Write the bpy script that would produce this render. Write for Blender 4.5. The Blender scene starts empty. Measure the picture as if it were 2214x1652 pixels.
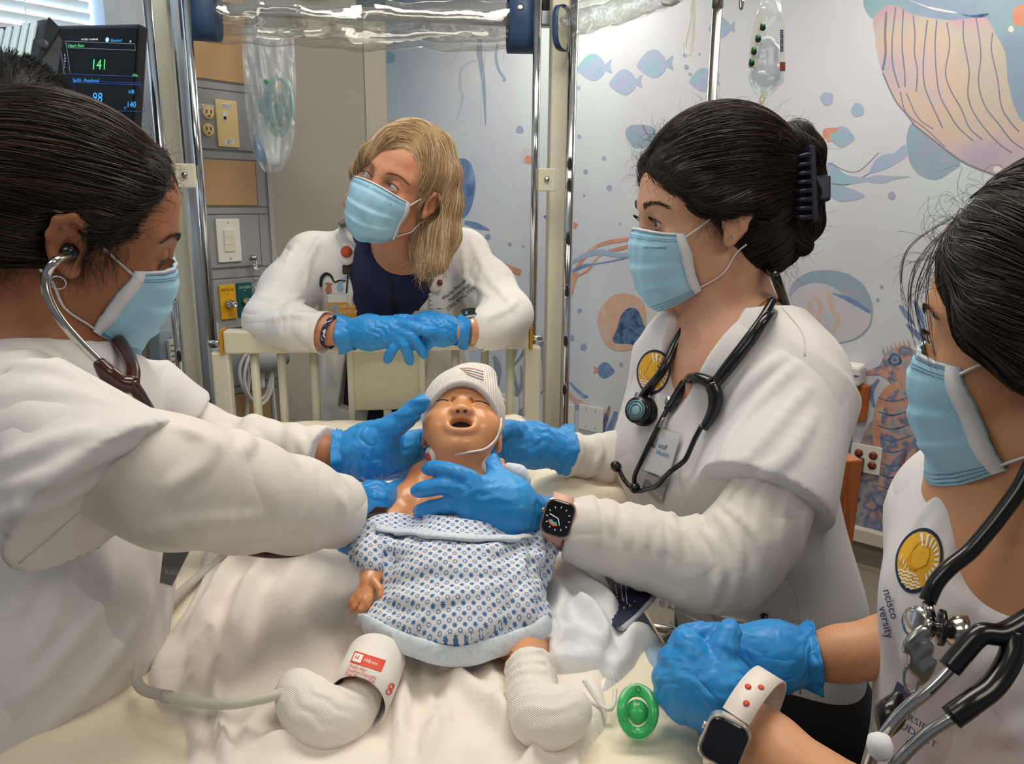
import bpy, bmesh, math, random
import numpy as np
from mathutils import Vector, Matrix
from mathutils.bvhtree import BVHTree

random.seed(7); RNG = np.random.default_rng(7)
S = bpy.context.scene
COL = S.collection

# ------------------------------------------------------------------ camera
F, CX, CY, EYE = 1660.0, 1107.0, 826.0, 1.5
_p, _r = math.radians(13.3), math.radians(-0.5)
_f = np.array([0, math.cos(_p), -math.sin(_p)])
_r0 = np.array([1.0, 0, 0]); _d0 = np.array([0, -math.sin(_p), -math.cos(_p)])
CR = math.cos(_r) * _r0 + math.sin(_r) * _d0          # camera right
CD = -math.sin(_r) * _r0 + math.cos(_r) * _d0         # camera down
CF = _f                                               # camera forward
C0 = np.array([0, 0, EYE])
cam = bpy.data.cameras.new('camera'); camo = bpy.data.objects.new('camera', cam); COL.objects.link(camo)
cam.sensor_width = 36.0; cam.lens = 36.0 * F / 2214.0; cam.clip_start = 0.05
camo.matrix_world = Matrix(((CR[0], -CD[0], -CF[0], 0), (CR[1], -CD[1], -CF[1], 0), (CR[2], -CD[2], -CF[2], EYE), (0, 0, 0, 1)))
S.camera = camo

# ------------------------------------------------------------------ world, lamps, exposure
w = bpy.data.worlds.new('world'); S.world = w; w.use_nodes = True
w.node_tree.nodes['Background'].inputs[0].default_value = (0.80, 0.88, 1.0, 1)
w.node_tree.nodes['Background'].inputs[1].default_value = 0.17
S.view_settings.view_transform = 'Standard'; S.view_settings.look = 'None'
S.view_settings.exposure = 0.16; S.view_settings.gamma = 1.0; S.view_settings.use_curve_mapping = False

def area(name, loc, target, sx, sy, power, col):
    l = bpy.data.lights.new(name, 'AREA'); l.shape = 'RECTANGLE'; l.size = sx; l.size_y = sy; l.energy = power; l.color = col
    o = bpy.data.objects.new(name, l); COL.objects.link(o); o.location = loc
    d = Vector(target) - Vector(loc); o.rotation_euler = d.to_track_quat('-Z', 'Y').to_euler()
    return o
LAMPS = [((0.05, 1.10, 2.56), 1.15, 0.55, 12.8), ((1.05, 2.45, 2.56), 1.15, 0.55, 12.5), ((-0.1, 3.55, 2.56), 1.15, 0.55, 12.0), ((-0.9, -0.2, 2.56), 1.15, 0.55, 4.0), ((1.1, -0.3, 2.56), 1.15, 0.55, 7.0)]  # mural wall and far corner panels are unseen, added to brighten those areas
for _l, _sx, _sy, _pw in LAMPS:
    area('ceiling_lamp_light', _l, (_l[0], _l[1], 0), _sx, _sy, _pw, (1.0, 0.94, 0.85))
# daylight entering through the blinds of the window on the left
area('window_daylight', (-1.55, 0.75, 1.75), (0.3, 1.75, 1.2), 1.1, 1.2, 60.0, (0.62, 0.82, 1.0))

# ------------------------------------------------------------------ pixel -> place helpers
def P(x, y, t):
    return C0 + t * (CF + (x - CX) / F * CR + (y - CY) / F * CD)
def dirpx(x, y):
    return CF + (x - CX) / F * CR + (y - CY) / F * CD
def proj(p):
    q = np.asarray(p, float) - C0; t = q @ CF
    return (CX + F * (q @ CR) / t, CY + F * (q @ CD) / t, t)
def onplane(x, y, o, n):
    d = dirpx(x, y); return C0 + d * (((np.asarray(o) - C0) @ n) / (d @ n))
def onz(x, y, z):
    return onplane(x, y, (0, 0, z), np.array([0, 0, 1.0]))
def nrm(v):
    v = np.asarray(v, float); return v / (np.linalg.norm(v) + 1e-12)
def cat(pts, n=8, closed=False):
    """Catmull-Rom resampling of any-dimension points."""
    a = np.asarray(pts, float)
    if len(a) < 3 and not closed:
        return np.array([a[0] + (a[-1] - a[0]) * i / n for i in range(n + 1)])
    b = np.vstack([a[-1:], a, a[:2]]) if closed else np.vstack([2 * a[0] - a[1], a, 2 * a[-1] - a[-2]])
    out = []
    for i in range(len(b) - 3):
        p0, p1, p2, p3 = b[i:i + 4]
        for j in range(n):
            t = j / n
            out.append(0.5 * (2 * p1 + (p2 - p0) * t + (2 * p0 - 5 * p1 + 4 * p2 - p3) * t * t + (3 * p1 - p0 - 3 * p2 + p3) * t ** 3))
    if not closed: out.append(a[-1])
    return np.array(out)

# ------------------------------------------------------------------ materials
def lin(c):
    if isinstance(c, str):
        c = c.lstrip('#'); c = [int(c[i:i + 2], 16) / 255 for i in (0, 2, 4)]
    return tuple(x / 12.92 if x <= 0.04045 else ((x + 0.055) / 1.055) ** 2.4 for x in c)
MATS = {}
def mat(name, col, rough=0.6, metal=0.0, spec=0.5, col2=None, scale=20.0, detail=3.0, bump=0.0, bscale=200.0, bdist=0.002, stretch=None, sss=0.0,
        trans=0.0, ior=1.45, alpha=1.0, coat=0.0, sheen=0.0, emit=None, estr=0.0, speck=None, wave=None, pos=(0.35, 0.65), crease=None):
    m = bpy.data.materials.new(name); m.use_nodes = True; nt = m.node_tree; N = nt.nodes; L = nt.links
    b = N['Principled BSDF']; I = b.inputs
    I['Base Color'].default_value = (*lin(col), 1); I['Roughness'].default_value = rough; I['Metallic'].default_value = metal
    I['Specular IOR Level'].default_value = spec; I['IOR'].default_value = ior; I['Alpha'].default_value = alpha
    I['Transmission Weight'].default_value = trans; I['Coat Weight'].default_value = coat; I['Sheen Weight'].default_value = sheen
    if sss:
        I['Subsurface Weight'].default_value = sss; I['Subsurface Radius'].default_value = (0.012, 0.004, 0.002); I['Subsurface Scale'].default_value = 0.6
    if emit:
        I['Emission Color'].default_value = (*lin(emit), 1); I['Emission Strength'].default_value = estr
    tc = N.new('ShaderNodeTexCoord'); src = tc.outputs['Object']
    if stretch:
        mp = N.new('ShaderNodeMapping'); mp.inputs['Scale'].default_value = stretch[:3]
        if len(stretch) > 3: mp.inputs['Rotation'].default_value = [math.radians(a) for a in stretch[3:6]]
        L.new(src, mp.inputs[0]); src = mp.outputs[0]
    base = None
    if col2:
        no = N.new('ShaderNodeTexNoise'); no.inputs['Scale'].default_value = scale; no.inputs['Detail'].default_value = detail
        L.new(src, no.inputs['Vector'])
        cr = N.new('ShaderNodeValToRGB'); cr.color_ramp.elements[0].position = pos[0]; cr.color_ramp.elements[1].position = pos[1]
        cols = [col] + (list(col2) if isinstance(col2, (list, tuple)) else [col2])
        cr.color_ramp.elements[0].color = (*lin(cols[0]), 1); cr.color_ramp.elements[1].color = (*lin(cols[-1]), 1)
        for i, c in enumerate(cols[1:-1]):
            e = cr.color_ramp.elements.new(pos[0] + (pos[1] - pos[0]) * (i + 1) / (len(cols) - 1)); e.color = (*lin(c), 1)
        L.new(no.outputs['Fac'], cr.inputs[0]); base = cr.outputs[0]
    if speck:
        vo = N.new('ShaderNodeTexVoronoi'); vo.inputs['Scale'].default_value = speck[1]; L.new(tc.outputs['Object'], vo.inputs['Vector'])
        th = N.new('ShaderNodeMath'); th.operation = 'LESS_THAN'; th.inputs[1].default_value = speck[2]; L.new(vo.outputs['Distance'], th.inputs[0])
        mx = N.new('ShaderNodeMix'); mx.data_type = 'RGBA'; L.new(th.outputs[0], mx.inputs[0])
        if base: L.new(base, mx.inputs[6])
        else: mx.inputs[6].default_value = (*lin(col), 1)
        mx.inputs[7].default_value = (*lin(speck[0]), 1); base = mx.outputs[2]
    if base: L.new(base, I['Base Color'])
    if bump or wave:
        bp = N.new('ShaderNodeBump'); bp.inputs['Strength'].default_value = bump or 0.5; bp.inputs['Distance'].default_value = bdist
        if wave:
            wv = N.new('ShaderNodeTexWave'); wv.inputs['Scale'].default_value = wave[0]; wv.inputs['Distortion'].default_value = wave[1]
            wv.bands_direction = wave[2]; L.new(src, wv.inputs['Vector']); L.new(wv.outputs['Fac'], bp.inputs['Height'])
        else:
            n2 = N.new('ShaderNodeTexNoise'); n2.inputs['Scale'].default_value = bscale; n2.inputs['Detail'].default_value = 4
            L.new(src, n2.inputs['Vector']); L.new(n2.outputs['Fac'], bp.inputs['Height'])
        L.new(bp.outputs[0], I['Normal'])
    if crease:
        # soft folds: ridged, warped noise (scale, distance, stretch)
        mp2 = N.new('ShaderNodeMapping'); mp2.inputs['Scale'].default_value = crease[2]; L.new(tc.outputs['Object'], mp2.inputs[0])
        n3 = N.new('ShaderNodeTexNoise'); n3.inputs['Scale'].default_value = crease[0]; n3.inputs['Detail'].default_value = 1.5; n3.inputs['Distortion'].default_value = crease[3] if len(crease) > 3 else 0.6; L.new(mp2.outputs[0], n3.inputs['Vector'])
        s1 = N.new('ShaderNodeMath'); s1.operation = 'SUBTRACT'; s1.inputs[1].default_value = .5; L.new(n3.outputs['Fac'], s1.inputs[0])
        s2 = N.new('ShaderNodeMath'); s2.operation = 'ABSOLUTE'; L.new(s1.outputs[0], s2.inputs[0]); s3 = N.new('ShaderNodeMath'); s3.operation = 'POWER'; s3.inputs[1].default_value = 1.0; L.new(s2.outputs[0], s3.inputs[0])
        b3 = N.new('ShaderNodeBump'); b3.inputs['Strength'].default_value = 1.0; b3.inputs['Distance'].default_value = crease[1]; L.new(s3.outputs[0], b3.inputs['Height'])
        if bump or wave: L.new(bp.outputs[0], b3.inputs['Normal'])
        L.new(b3.outputs[0], I['Normal'])
    MATS[name] = m
    return m

# ------------------------------------------------------------------ mesh helpers
def new_mesh(name, V, Fc, m, smooth=True, mi=None):
    me = bpy.data.meshes.new(name)
    if isinstance(Fc, np.ndarray):
        V = np.asarray(V, np.float32); n = Fc.shape[1]
        me.vertices.add(len(V)); me.vertices.foreach_set('co', V.ravel())
        me.loops.add(Fc.size); me.loops.foreach_set('vertex_index', Fc.ravel().astype(np.int32))
        me.polygons.add(len(Fc)); me.polygons.foreach_set('loop_start', (np.arange(len(Fc)) * n).astype(np.int32))
        me.polygons.foreach_set('loop_total', np.full(len(Fc), n, np.int32)); me.update(calc_edges=True)
    else:
        me.from_pydata([tuple(map(float, v)) for v in V], [], [tuple(int(i) for i in f) for f in Fc]); me.update()
    for x in (m if isinstance(m, (list, tuple)) else [m]): me.materials.append(x)
    if mi is not None: me.polygons.foreach_set('material_index', np.asarray(mi, np.int32))
    if smooth: me.polygons.foreach_set('use_smooth', np.ones(len(me.polygons), bool))
    return me
def put(name, me, parent=None, label=None):
    o = bpy.data.objects.new(name, me); COL.objects.link(o)
    if parent is not None:
        o.parent = parent
        if parent.get('_base'): o.matrix_parent_inverse = Matrix.Translation(-Vector(parent['_base']))
    if label: o['label'] = label
    return o
def obj(name, V, Fc, m, parent=None, smooth=True, mi=None, label=None):
    return put(name, new_mesh(name, V, Fc, m, smooth, mi), parent, label)
def tag(o, label, category, group=None, kind=None):
    o['label'] = label; o['category'] = category
    if group: o['group'] = group
    if kind: o['kind'] = kind
    return o
def struct(o, label=None):
    o['kind'] = 'structure'
    if label: o['label'] = label
    return o
BASES = []
def thing(name, label, category, base, group=None):
    o = bpy.data.objects.new(name, None); COL.objects.link(o); o.empty_display_size = 0.05
    o.location = [float(x) for x in base]; o['_base'] = [float(x) for x in base]; BASES.append(o)
    return tag(o, label, category, group)

class MB:
    """collects faces of simple solids into ONE mesh"""
    def __init__(s): s.v = []; s.f = []; s.m = []
    def add(s, V, Fc, mi=0):
        b = len(s.v); s.v += [tuple(map(float, x)) for x in V]; s.f += [tuple(i + b for i in f) for f in Fc]; s.m += [mi] * len(Fc); return s
    def box(s, c, sx, sy, sz, ax=None, mi=0, bev=0.0):
        c = np.asarray(c, float); A = np.eye(3) if ax is None else np.asarray(ax, float)
        if bev <= 0:
            V = [c + A[0] * x * sx / 2 + A[1] * y * sy / 2 + A[2] * z * sz / 2 for x in (-1, 1) for y in (-1, 1) for z in (-1, 1)]
            return s.add(V, [(0, 1, 3, 2), (4, 6, 7, 5), (0, 4, 5, 1), (2, 3, 7, 6), (0, 2, 6, 4), (1, 5, 7, 3)], mi)
        bm = bmesh.new(); bmesh.ops.create_cube(bm, size=1.0)
        for v in bm.verts: v.co = Vector((v.co.x * sx, v.co.y * sy, v.co.z * sz))
        bmesh.ops.bevel(bm, geom=bm.edges[:] + bm.verts[:], offset=bev, segments=2, affect='EDGES', profile=0.5)
        bm.verts.index_update()
        V = [c + A[0] * v.co.x + A[1] * v.co.y + A[2] * v.co.z for v in bm.verts]; Fc = [[v.index for v in f.verts] for f in bm.faces]; bm.free()
        return s.add(V, Fc, mi)
    def tube(s, pts, r, n=10, mi=0, caps=True, closed=False, flat=None):
        V, Fc = tube_geo(pts, r, n, caps, closed, flat); return s.add(V, Fc, mi)
    def build(s, name, m, parent=None, smooth=False, label=None):
        o = obj(name, s.v, s.f, m, parent, smooth, s.m, label)
        return o
def tube_geo(pts, r, n=10, caps=True, closed=False, flat=None, up=None):
    p = np.asarray(pts, float); k = len(p); r = np.full(k, r) if np.isscalar(r) else np.asarray(r, float)
    T = np.roll(p, -1, 0) - np.roll(p, 1, 0)
    if not closed: T[0] = p[1] - p[0]; T[-1] = p[-1] - p[-2]
    T /= (np.linalg.norm(T, axis=1, keepdims=True) + 1e-12)
    u = np.asarray(up, float) if up is not None else (np.array([0, 0, 1.0]) if abs(T[0][2]) < 0.9 else np.array([1.0, 0, 0]))
    V = []; a = np.arange(n) * 2 * math.pi / n; fl = 1.0 if flat is None else flat
    for i in range(k):
        if up is not None: u = np.asarray(up, float)
        u = u - T[i] * (u @ T[i]); u = nrm(u); v = np.cross(T[i], u)
        V.append(p[i] + r[i] * (np.cos(a)[:, None] * v + fl * np.sin(a)[:, None] * u))
    V = np.vstack(V); Fc = []
    for i in range(k if closed else k - 1):
        j = (i + 1) % k
        for q in range(n):
            q2 = (q + 1) % n; Fc.append((i * n + q, i * n + q2, j * n + q2, j * n + q))
    if caps and not closed:
        Fc.append(tuple(range(n))[::-1]); Fc.append(tuple((k - 1) * n + q for q in range(n)))
    return V, Fc
def tube(name, pts, r, m, parent=None, n=10, flat=None, closed=False, up=None, label=None):
    V, Fc = tube_geo(pts, r, n, True, closed, flat, up); return obj(name, V, Fc, m, parent, True, label=label)
def lathe_geo(prof, o, ax, n=24):
    """prof: (radius, height) pairs about axis ax at o"""
    ax = nrm(ax); u = nrm(np.cross(ax, [0.31, 0.77, 0.55])); v = np.cross(ax, u); o = np.asarray(o, float)
    V = []; Fc = []
    for r, h in prof:
        for q in range(n):
            a = 2 * math.pi * q / n; V.append(o + ax * h + r * (math.cos(a) * u + math.sin(a) * v))
    for i in range(len(prof) - 1):
        for q in range(n):
            q2 = (q + 1) % n; Fc.append((i * n + q, i * n + q2, (i + 1) * n + q2, (i + 1) * n + q))
    Fc.append(tuple(range(n))[::-1]); Fc.append(tuple((len(prof) - 1) * n + q for q in range(n)))
    return V, Fc
def lathe(name, prof, o, ax, m, parent=None, n=24, label=None):
    V, Fc = lathe_geo(prof, o, ax, n); return obj(name, V, Fc, m, parent, True, label=label)
def frame_from(n, up=(0, 0, 1)):
    """right, up, normal axes of a flat thing whose front looks along n"""
    n = nrm(n); r = nrm(np.cross(up, n)); u = np.cross(n, r); return np.array([r, u, n])
_fonts = {}
def text2d(s):
    """filled text as (verts2d, faces): baseline 0, cap height about 0.7, centred on x"""
    if s in _fonts: return _fonts[s]
    c = bpy.data.curves.new('t', 'FONT'); c.body = s; c.size = 1.0; c.resolution_u = 2; c.align_x = 'CENTER'
    o = bpy.data.objects.new('t', c); COL.objects.link(o)
    dg = bpy.context.evaluated_depsgraph_get(); dg.update(); e = o.evaluated_get(dg); me = e.to_mesh()
    V = [(v.co.x, v.co.y) for v in me.vertices]; Fc = [tuple(p.vertices) for p in me.polygons]
    e.to_mesh_clear(); bpy.data.objects.remove(o); bpy.data.curves.remove(c)
    _fonts[s] = (V, Fc); return V, Fc
def text_on(name, s, c, A, h, m, parent, label=None, fit=None):
    """text on a flat face: centre c, axes A (right, up, normal), letter size h"""
    V, Fc = text2d(s)
    if not V: return None
    xs = [v[0] for v in V]; k = 1.0
    if fit: k = min(1.0, fit / (h * (max(xs) - min(xs))))
    W = [np.asarray(c) + A[0] * (v[0] * h * k) + A[1] * ((v[1] - 0.35) * h) for v in V]
    return obj(name, W, Fc, m, parent, False, label=label)
def poly_fill(pts2):
    """triangulate a 2d outline; returns faces"""
    from mathutils.geometry import tessellate_polygon
    t = tessellate_polygon([[Vector((float(a[0]), float(a[1]), 0)) for a in pts2]])
    out = []
    for f in t:
        a, b, c = (np.asarray(pts2[i][:2], float) for i in f)
        z = (b[0] - a[0]) * (c[1] - a[1]) - (b[1] - a[1]) * (c[0] - a[0])
        out.append(tuple(f) if z < 0 else tuple(f)[::-1])
    return out

# ------------------------------------------------------------------ implicit surfaces (one continuous skin per body)
class SDF:
    def __init__(s): s.ops = []; s.lo = np.full(3, 1e9); s.hi = np.full(3, -1e9)
    def _add(s, lo, hi, fn, k, op):
        s.ops.append((lo - k, hi + k, fn, k, op))
        if op == 0: s.lo = np.minimum(s.lo, lo); s.hi = np.maximum(s.hi, hi)
        return s
    def ell(s, c, r, R=None, k=0.02, op=0):
        c = np.asarray(c, float); r = np.asarray(r, float); R = np.eye(3) if R is None else np.asarray(R, float)   # columns = axes
        ext = np.sqrt(((R * r) ** 2).sum(1))
        def fn(p):
            q = (p - c) @ R; a = np.sqrt(((q / r) ** 2).sum(-1)); b = np.sqrt(((q / r ** 2) ** 2).sum(-1)) + 1e-9
            return a * (a - 1) / b
        return s._add(c - ext, c + ext, fn, k, op)
    def cone(s, a, b, ra, rb, k=0.02, op=0, flat=None, cut=False):
        a = np.asarray(a, float); b = np.asarray(b, float); d = b - a; L2 = d @ d + 1e-12; L = math.sqrt(L2); m = max(ra, rb)
        if flat is not None: fn_, fs = nrm(flat[0]), flat[1]
        def fn(p):
            q = p - a
            if flat is not None: q = q + (q @ fn_)[..., None] * fn_ * (fs - 1)
            t = (q @ d) / L2; tc = np.clip(t, 0, 1)
            x = q - tc[..., None] * d; rr = ra + (rb - ra) * tc
            if cut:
                x = q - t[..., None] * d; rr = ra + (rb - ra) * np.clip(t, -.2, 1.2)
                return np.maximum(np.sqrt((x ** 2).sum(-1)) - rr, (np.abs(t - 0.5) - 0.5) * L)
            return np.sqrt((x ** 2).sum(-1)) - rr
        return s._add(np.minimum(a, b) - m, np.maximum(a, b) + m, fn, k, op)
    def chain(s, pr, k=0.02, op=0, flat=None):
        for (a, ra), (b, rb) in zip(pr[:-1], pr[1:]): s.cone(a, b, ra, rb, k, op, flat)
        return s
    def box(s, c, h, R=None, rad=0.0, k=0.01, op=0):
        c = np.asarray(c, float); h = np.asarray(h, float); R = np.eye(3) if R is None else np.asarray(R, float)
        ext = np.sqrt(((R * h) ** 2).sum(1)) + rad
        def fn(p):
            q = np.abs((p - c) @ R) - h; return np.sqrt((np.maximum(q, 0) ** 2).sum(-1)) + np.minimum(q.max(-1), 0) - rad
        return s._add(c - ext, c + ext, fn, k, op)
    def half(s, o, n, k=0.004, lo=None, hi=None):
        """cut away everything in front of the plane (o, n), inside lo..hi"""
        o = np.asarray(o, float); n = nrm(n)
        s.ops.append((s.lo - 1 if lo is None else np.asarray(lo, float), s.hi + 1 if hi is None else np.asarray(hi, float), lambda p: -((p - o) @ n), k, 1)); return s
    def disp(s, fn, lo=None, hi=None):
        s.ops.append((s.lo - 1 if lo is None else np.asarray(lo, float), s.hi + 1 if hi is None else np.asarray(hi, float), fn, 0, 2)); return s
    def ev(s, p):
        """value at loose points"""
        G = np.full(p.shape[:-1], 1.0)
        for lo, hi, fn, k, op in s.ops:
            d = fn(p)
            if op == 0:
                h = np.maximum(k - np.abs(G - d), 0) / max(k, 1e-6); G = np.minimum(G, d) - h * h * k * .25
            elif op == 1:
                d = -d; h = np.maximum(k - np.abs(G - d), 0) / max(k, 1e-6); G = np.maximum(G, d) + h * h * k * .25
            else: G = G + d
        return G
    def grad(s, p, e=0.002):
        g = np.stack([s.ev(p + np.eye(3)[i] * e) - s.ev(p - np.eye(3)[i] * e) for i in range(3)], -1)
        return g / (np.linalg.norm(g, axis=-1, keepdims=True) + 1e-9)
    def mesh(s, vox, smooth=1):
        lo = s.lo - 3 * vox; hi = s.hi + 3 * vox; n = np.ceil((hi - lo) / vox).astype(int) + 1
        ax = [(lo[i] + vox * np.arange(n[i])).astype(np.float32) for i in range(3)]
        G = np.full(n, 0.5, np.float32)
        for a, b, fn, k, op in s.ops:
            i0 = np.clip(np.floor((a - lo) / vox).astype(int) - 1, 0, n); i1 = np.clip(np.ceil((b - lo) / vox).astype(int) + 2, 0, n)
            if (i1 <= i0).any(): continue
            sl = tuple(slice(i0[i], i1[i]) for i in range(3))
            p = np.stack(np.meshgrid(*[ax[i][sl[i]] for i in range(3)], indexing='ij'), -1)
            g = G[sl]; d = fn(p).astype(np.float32)
            if op == 2: G[sl] = g + d; continue
            if op == 1: d = -d
            if k > 0:
                h = np.maximum(k - np.abs(g - d), 0) / k; h = h * h * (k * .25)
            else: h = 0
            G[sl] = np.minimum(g, d) - h if op == 0 else np.maximum(g, d) + h
        I = G < 0
        A = I[:-1, :-1, :-1]; o = np.zeros(A.shape, np.int8); corners = [(x, y, z) for x in (0, 1) for y in (0, 1) for z in (0, 1)]
        for x, y, z in corners: o += I[x:n[0] - 1 + x, y:n[1] - 1 + y, z:n[2] - 1 + z]
        act = (o > 0) & (o < 8); idx = np.argwhere(act); ids = np.full(A.shape, -1, np.int32); ids[act] = np.arange(len(idx))
        cv = np.stack([G[idx[:, 0] + x, idx[:, 1] + y, idx[:, 2] + z] for x, y, z in corners], 1)
        acc = np.zeros((len(idx), 3)); cnt = np.zeros(len(idx)); cn = np.array(corners, float)
        for i in range(8):
            for j in range(i + 1, 8):
                if np.abs(cn[i] - cn[j]).sum() != 1: continue
                m = (cv[:, i] < 0) != (cv[:, j] < 0); t = cv[m, i] / (cv[m, i] - cv[m, j])
                acc[m] += cn[i] + t[:, None] * (cn[j] - cn[i]); cnt[m] += 1
        V = lo + (idx + acc / cnt[:, None]) * vox
        Q = []
        for axn in range(3):
            sl0 = [slice(None)] * 3; sl1 = [slice(None)] * 3; sl0[axn] = slice(0, -1); sl1[axn] = slice(1, None)
            a0 = I[tuple(sl0)]; a1 = I[tuple(sl1)]; e = np.argwhere(a0 != a1)
            b, c = (axn + 1) % 3, (axn + 2) % 3
            e = e[(e[:, b] > 0) & (e[:, c] > 0) & (e[:, b] < n[b] - 1) & (e[:, c] < n[c] - 1)]
            q = []
            for db, dc in ((-1, -1), (0, -1), (0, 0), (-1, 0)):
                f = e.copy(); f[:, b] += db; f[:, c] += dc; q.append(ids[f[:, 0], f[:, 1], f[:, 2]])
            q = np.stack(q, 1); fl = ~a0[e[:, 0], e[:, 1], e[:, 2]]; q[fl] = q[fl][:, ::-1]; Q.append(q)
        Q = np.vstack(Q); Q = Q[(Q >= 0).all(1)]
        for _ in range(smooth):
            acc = np.zeros_like(V); cnt = np.zeros(len(V))
            for i, j in ((0, 1), (1, 2), (2, 3), (3, 0)):
                for a, b in ((i, j), (j, i)):
                    for c in range(3): acc[:, c] += np.bincount(Q[:, a], V[Q[:, b], c], len(V))
                    cnt += np.bincount(Q[:, a], minlength=len(V))
            V = V * 0.4 + 0.6 * acc / np.maximum(cnt, 1)[:, None]
        return V, Q
class Surf:
    """ray lookups on a finished surface"""
    def __init__(s, V, Fc): s.b = BVHTree.FromPolygons([tuple(map(float, v)) for v in V], [tuple(int(i) for i in f) for f in Fc])
    def hit(s, x, y, off=0.0):
        d = Vector(dirpx(x, y)); L = d.length; loc, n, i, dist = s.b.ray_cast(Vector(C0), d / L, 8.0)
        if loc is None:
            # next to the outline: nearest surface point to the ray at the depth of the surface
            loc, n, i, dist = s.b.find_nearest(Vector(s.last) if hasattr(s, 'last') else Vector(P(x, y, 1.0)))
            q = P(x, y, proj(loc)[2]); loc, n, i, dist = s.b.find_nearest(Vector(q))
        n = np.array(n); p = np.array(loc)
        if n @ dirpx(x, y) > 0: n = -n
        s.last = tuple(p)
        return p + n * off, n
    def path(s, pts, off, n=6):
        c = cat(pts, n); out = np.array([s.hit(a, b, off)[0] for a, b in c])
        for _ in range(2): out[1:-1] = 0.25 * out[:-2] + 0.5 * out[1:-1] + 0.25 * out[2:]
        return out
    def near(s, p, off=0.0):
        loc, n, i, d = s.b.find_nearest(Vector([float(x) for x in p])); return np.array(loc) + np.array(n) * off, np.array(n)
def pleat(dirv, wl, amp, seed=0, warp=0.35):
    """cloth folds running across dirv"""
    d = nrm(dirv); a = nrm(np.cross(d, [0.3, 0.5, 0.8])); b = np.cross(d, a)
    def fn(p):
        u = (p @ d) / wl; x = (p @ a) / wl; y = (p @ b) / wl
        u = u + warp * (np.sin(x * 1.3 + seed) + np.sin(y * 1.1 + seed * 2.1) + .5 * np.sin(x * 2.7 + y * 1.9 + seed))
        s = np.sin(u * 6.2832 + seed) + 0.5 * np.sin(u * 11.3 + seed * 3 + x)
        return amp * s * (0.6 + 0.4 * np.sin(x * .9 + y * .7 + seed))
    return fn
# ================================================================== materials of the room
M_mural = mat('mural_ground', '#d3d6da', 0.75, col2=['#d8d8da', '#cfd5db', '#cdcdd8', '#cad6d8'], scale=1.1, detail=4)
M_beige = mat('beige_paint', '#aaa69b', 0.8, bump=0.08, bscale=120)
M_guard = mat('corner_guard_vinyl', '#bab6a6', 0.55)
M_left = mat('pale_wall_paint', '#c3cad4', 0.8)
M_floor = mat('floor_vinyl', '#7d766c', 0.55, col2=['#8b8378', '#6f675d'], scale=160, detail=6)
M_ceil = mat('ceiling_white', '#e6e3dc', 0.9)
M_trim = mat('trim_white', '#c9c2b6', 0.6)
M_base = mat('wall_base_brown', '#867b70', 0.7)
M_grey = mat('headwall_grey', '#98989a', 0.55)
M_greyd = mat('headwall_seam', '#6e6c6c', 0.6)
M_tan = mat('tan_laminate', '#bf9a6e', 0.6, col2='#b8946c', scale=3)
M_ivory = mat('ivory_plastic', '#e6cc90', 0.45)
M_white = mat('white_plastic', '#e4e3dc', 0.4)
M_black = mat('black_plastic', '#15151a', 0.35)
M_dark = mat('dark_slot', '#2a2320', 0.8)
M_chrome = mat('chrome', '#d6d8da', 0.12, metal=1.0)
M_steel = mat('brushed_steel', '#a8a6a2', 0.28, metal=1.0)
M_alu = mat('satin_aluminium', '#b9c2cc', 0.32, metal=1.0)
M_cream = mat('speckled_cream_enamel', '#d9d5bf', 0.42, speck=('#6b675c', 230, 0.13))
M_creamp = mat('speckled_cream_panel', '#d3ceb2', 0.42, speck=('#5c594e', 250, 0.15))
def clear_film(name, tint=(1, 1, 1), gloss=0.35, rough=0.06, bump=0.0, bs=30, haze=0.0):
    m = bpy.data.materials.new(name); m.use_nodes = True; nt = m.node_tree; N = nt.nodes; L = nt.links; N.remove(N['Principled BSDF'])
    t = N.new('ShaderNodeBsdfTransparent'); t.inputs[0].default_value = (*tint, 1)
    g = N.new('ShaderNodeBsdfGlossy'); g.inputs['Roughness'].default_value = rough
    fr = N.new('ShaderNodeLayerWeight'); fr.inputs['Blend'].default_value = 0.5
    pw_ = N.new('ShaderNodeMath'); pw_.operation = 'POWER'; pw_.inputs[1].default_value = 3.0; L.new(fr.outputs['Facing'], pw_.inputs[0])
    ma = N.new('ShaderNodeMath'); ma.operation = 'MULTIPLY_ADD'; ma.inputs[1].default_value = 0.6; ma.inputs[2].default_value = 0.02 + gloss * 0.07
    mx = N.new('ShaderNodeMixShader'); L.new(pw_.outputs[0], ma.inputs[0]); L.new(ma.outputs[0], mx.inputs[0])
    L.new(t.outputs[0], mx.inputs[1]); L.new(g.outputs[0], mx.inputs[2]); L.new(mx.outputs[0], N['Material Output'].inputs[0])
    if haze:
        df = N.new('ShaderNodeBsdfDiffuse'); df.inputs[0].default_value = (.9, .93, .95, 1); m2 = N.new('ShaderNodeMixShader'); m2.inputs[0].default_value = haze; L.new(t.outputs[0], m2.inputs[1]); L.new(df.outputs[0], m2.inputs[2]); L.new(m2.outputs[0], mx.inputs[1])
    if bump:
        tc = N.new('ShaderNodeTexCoord'); no = N.new('ShaderNodeTexNoise'); no.inputs['Scale'].default_value = bs; no.inputs['Detail'].default_value = 1.5
        bp = N.new('ShaderNodeBump'); bp.inputs['Strength'].default_value = bump; bp.inputs['Distance'].default_value = 0.01
        L.new(tc.outputs['Object'], no.inputs['Vector']); L.new(no.outputs[0], bp.inputs['Height']); L.new(bp.outputs[0], g.inputs['Normal']); L.new(bp.outputs[0], fr.inputs['Normal'])
    return m
M_vinyl = clear_film('clear_vinyl', (0.97, 0.97, 0.95), 2.2, 0.05, 0.5, 24, 0.05)
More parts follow.
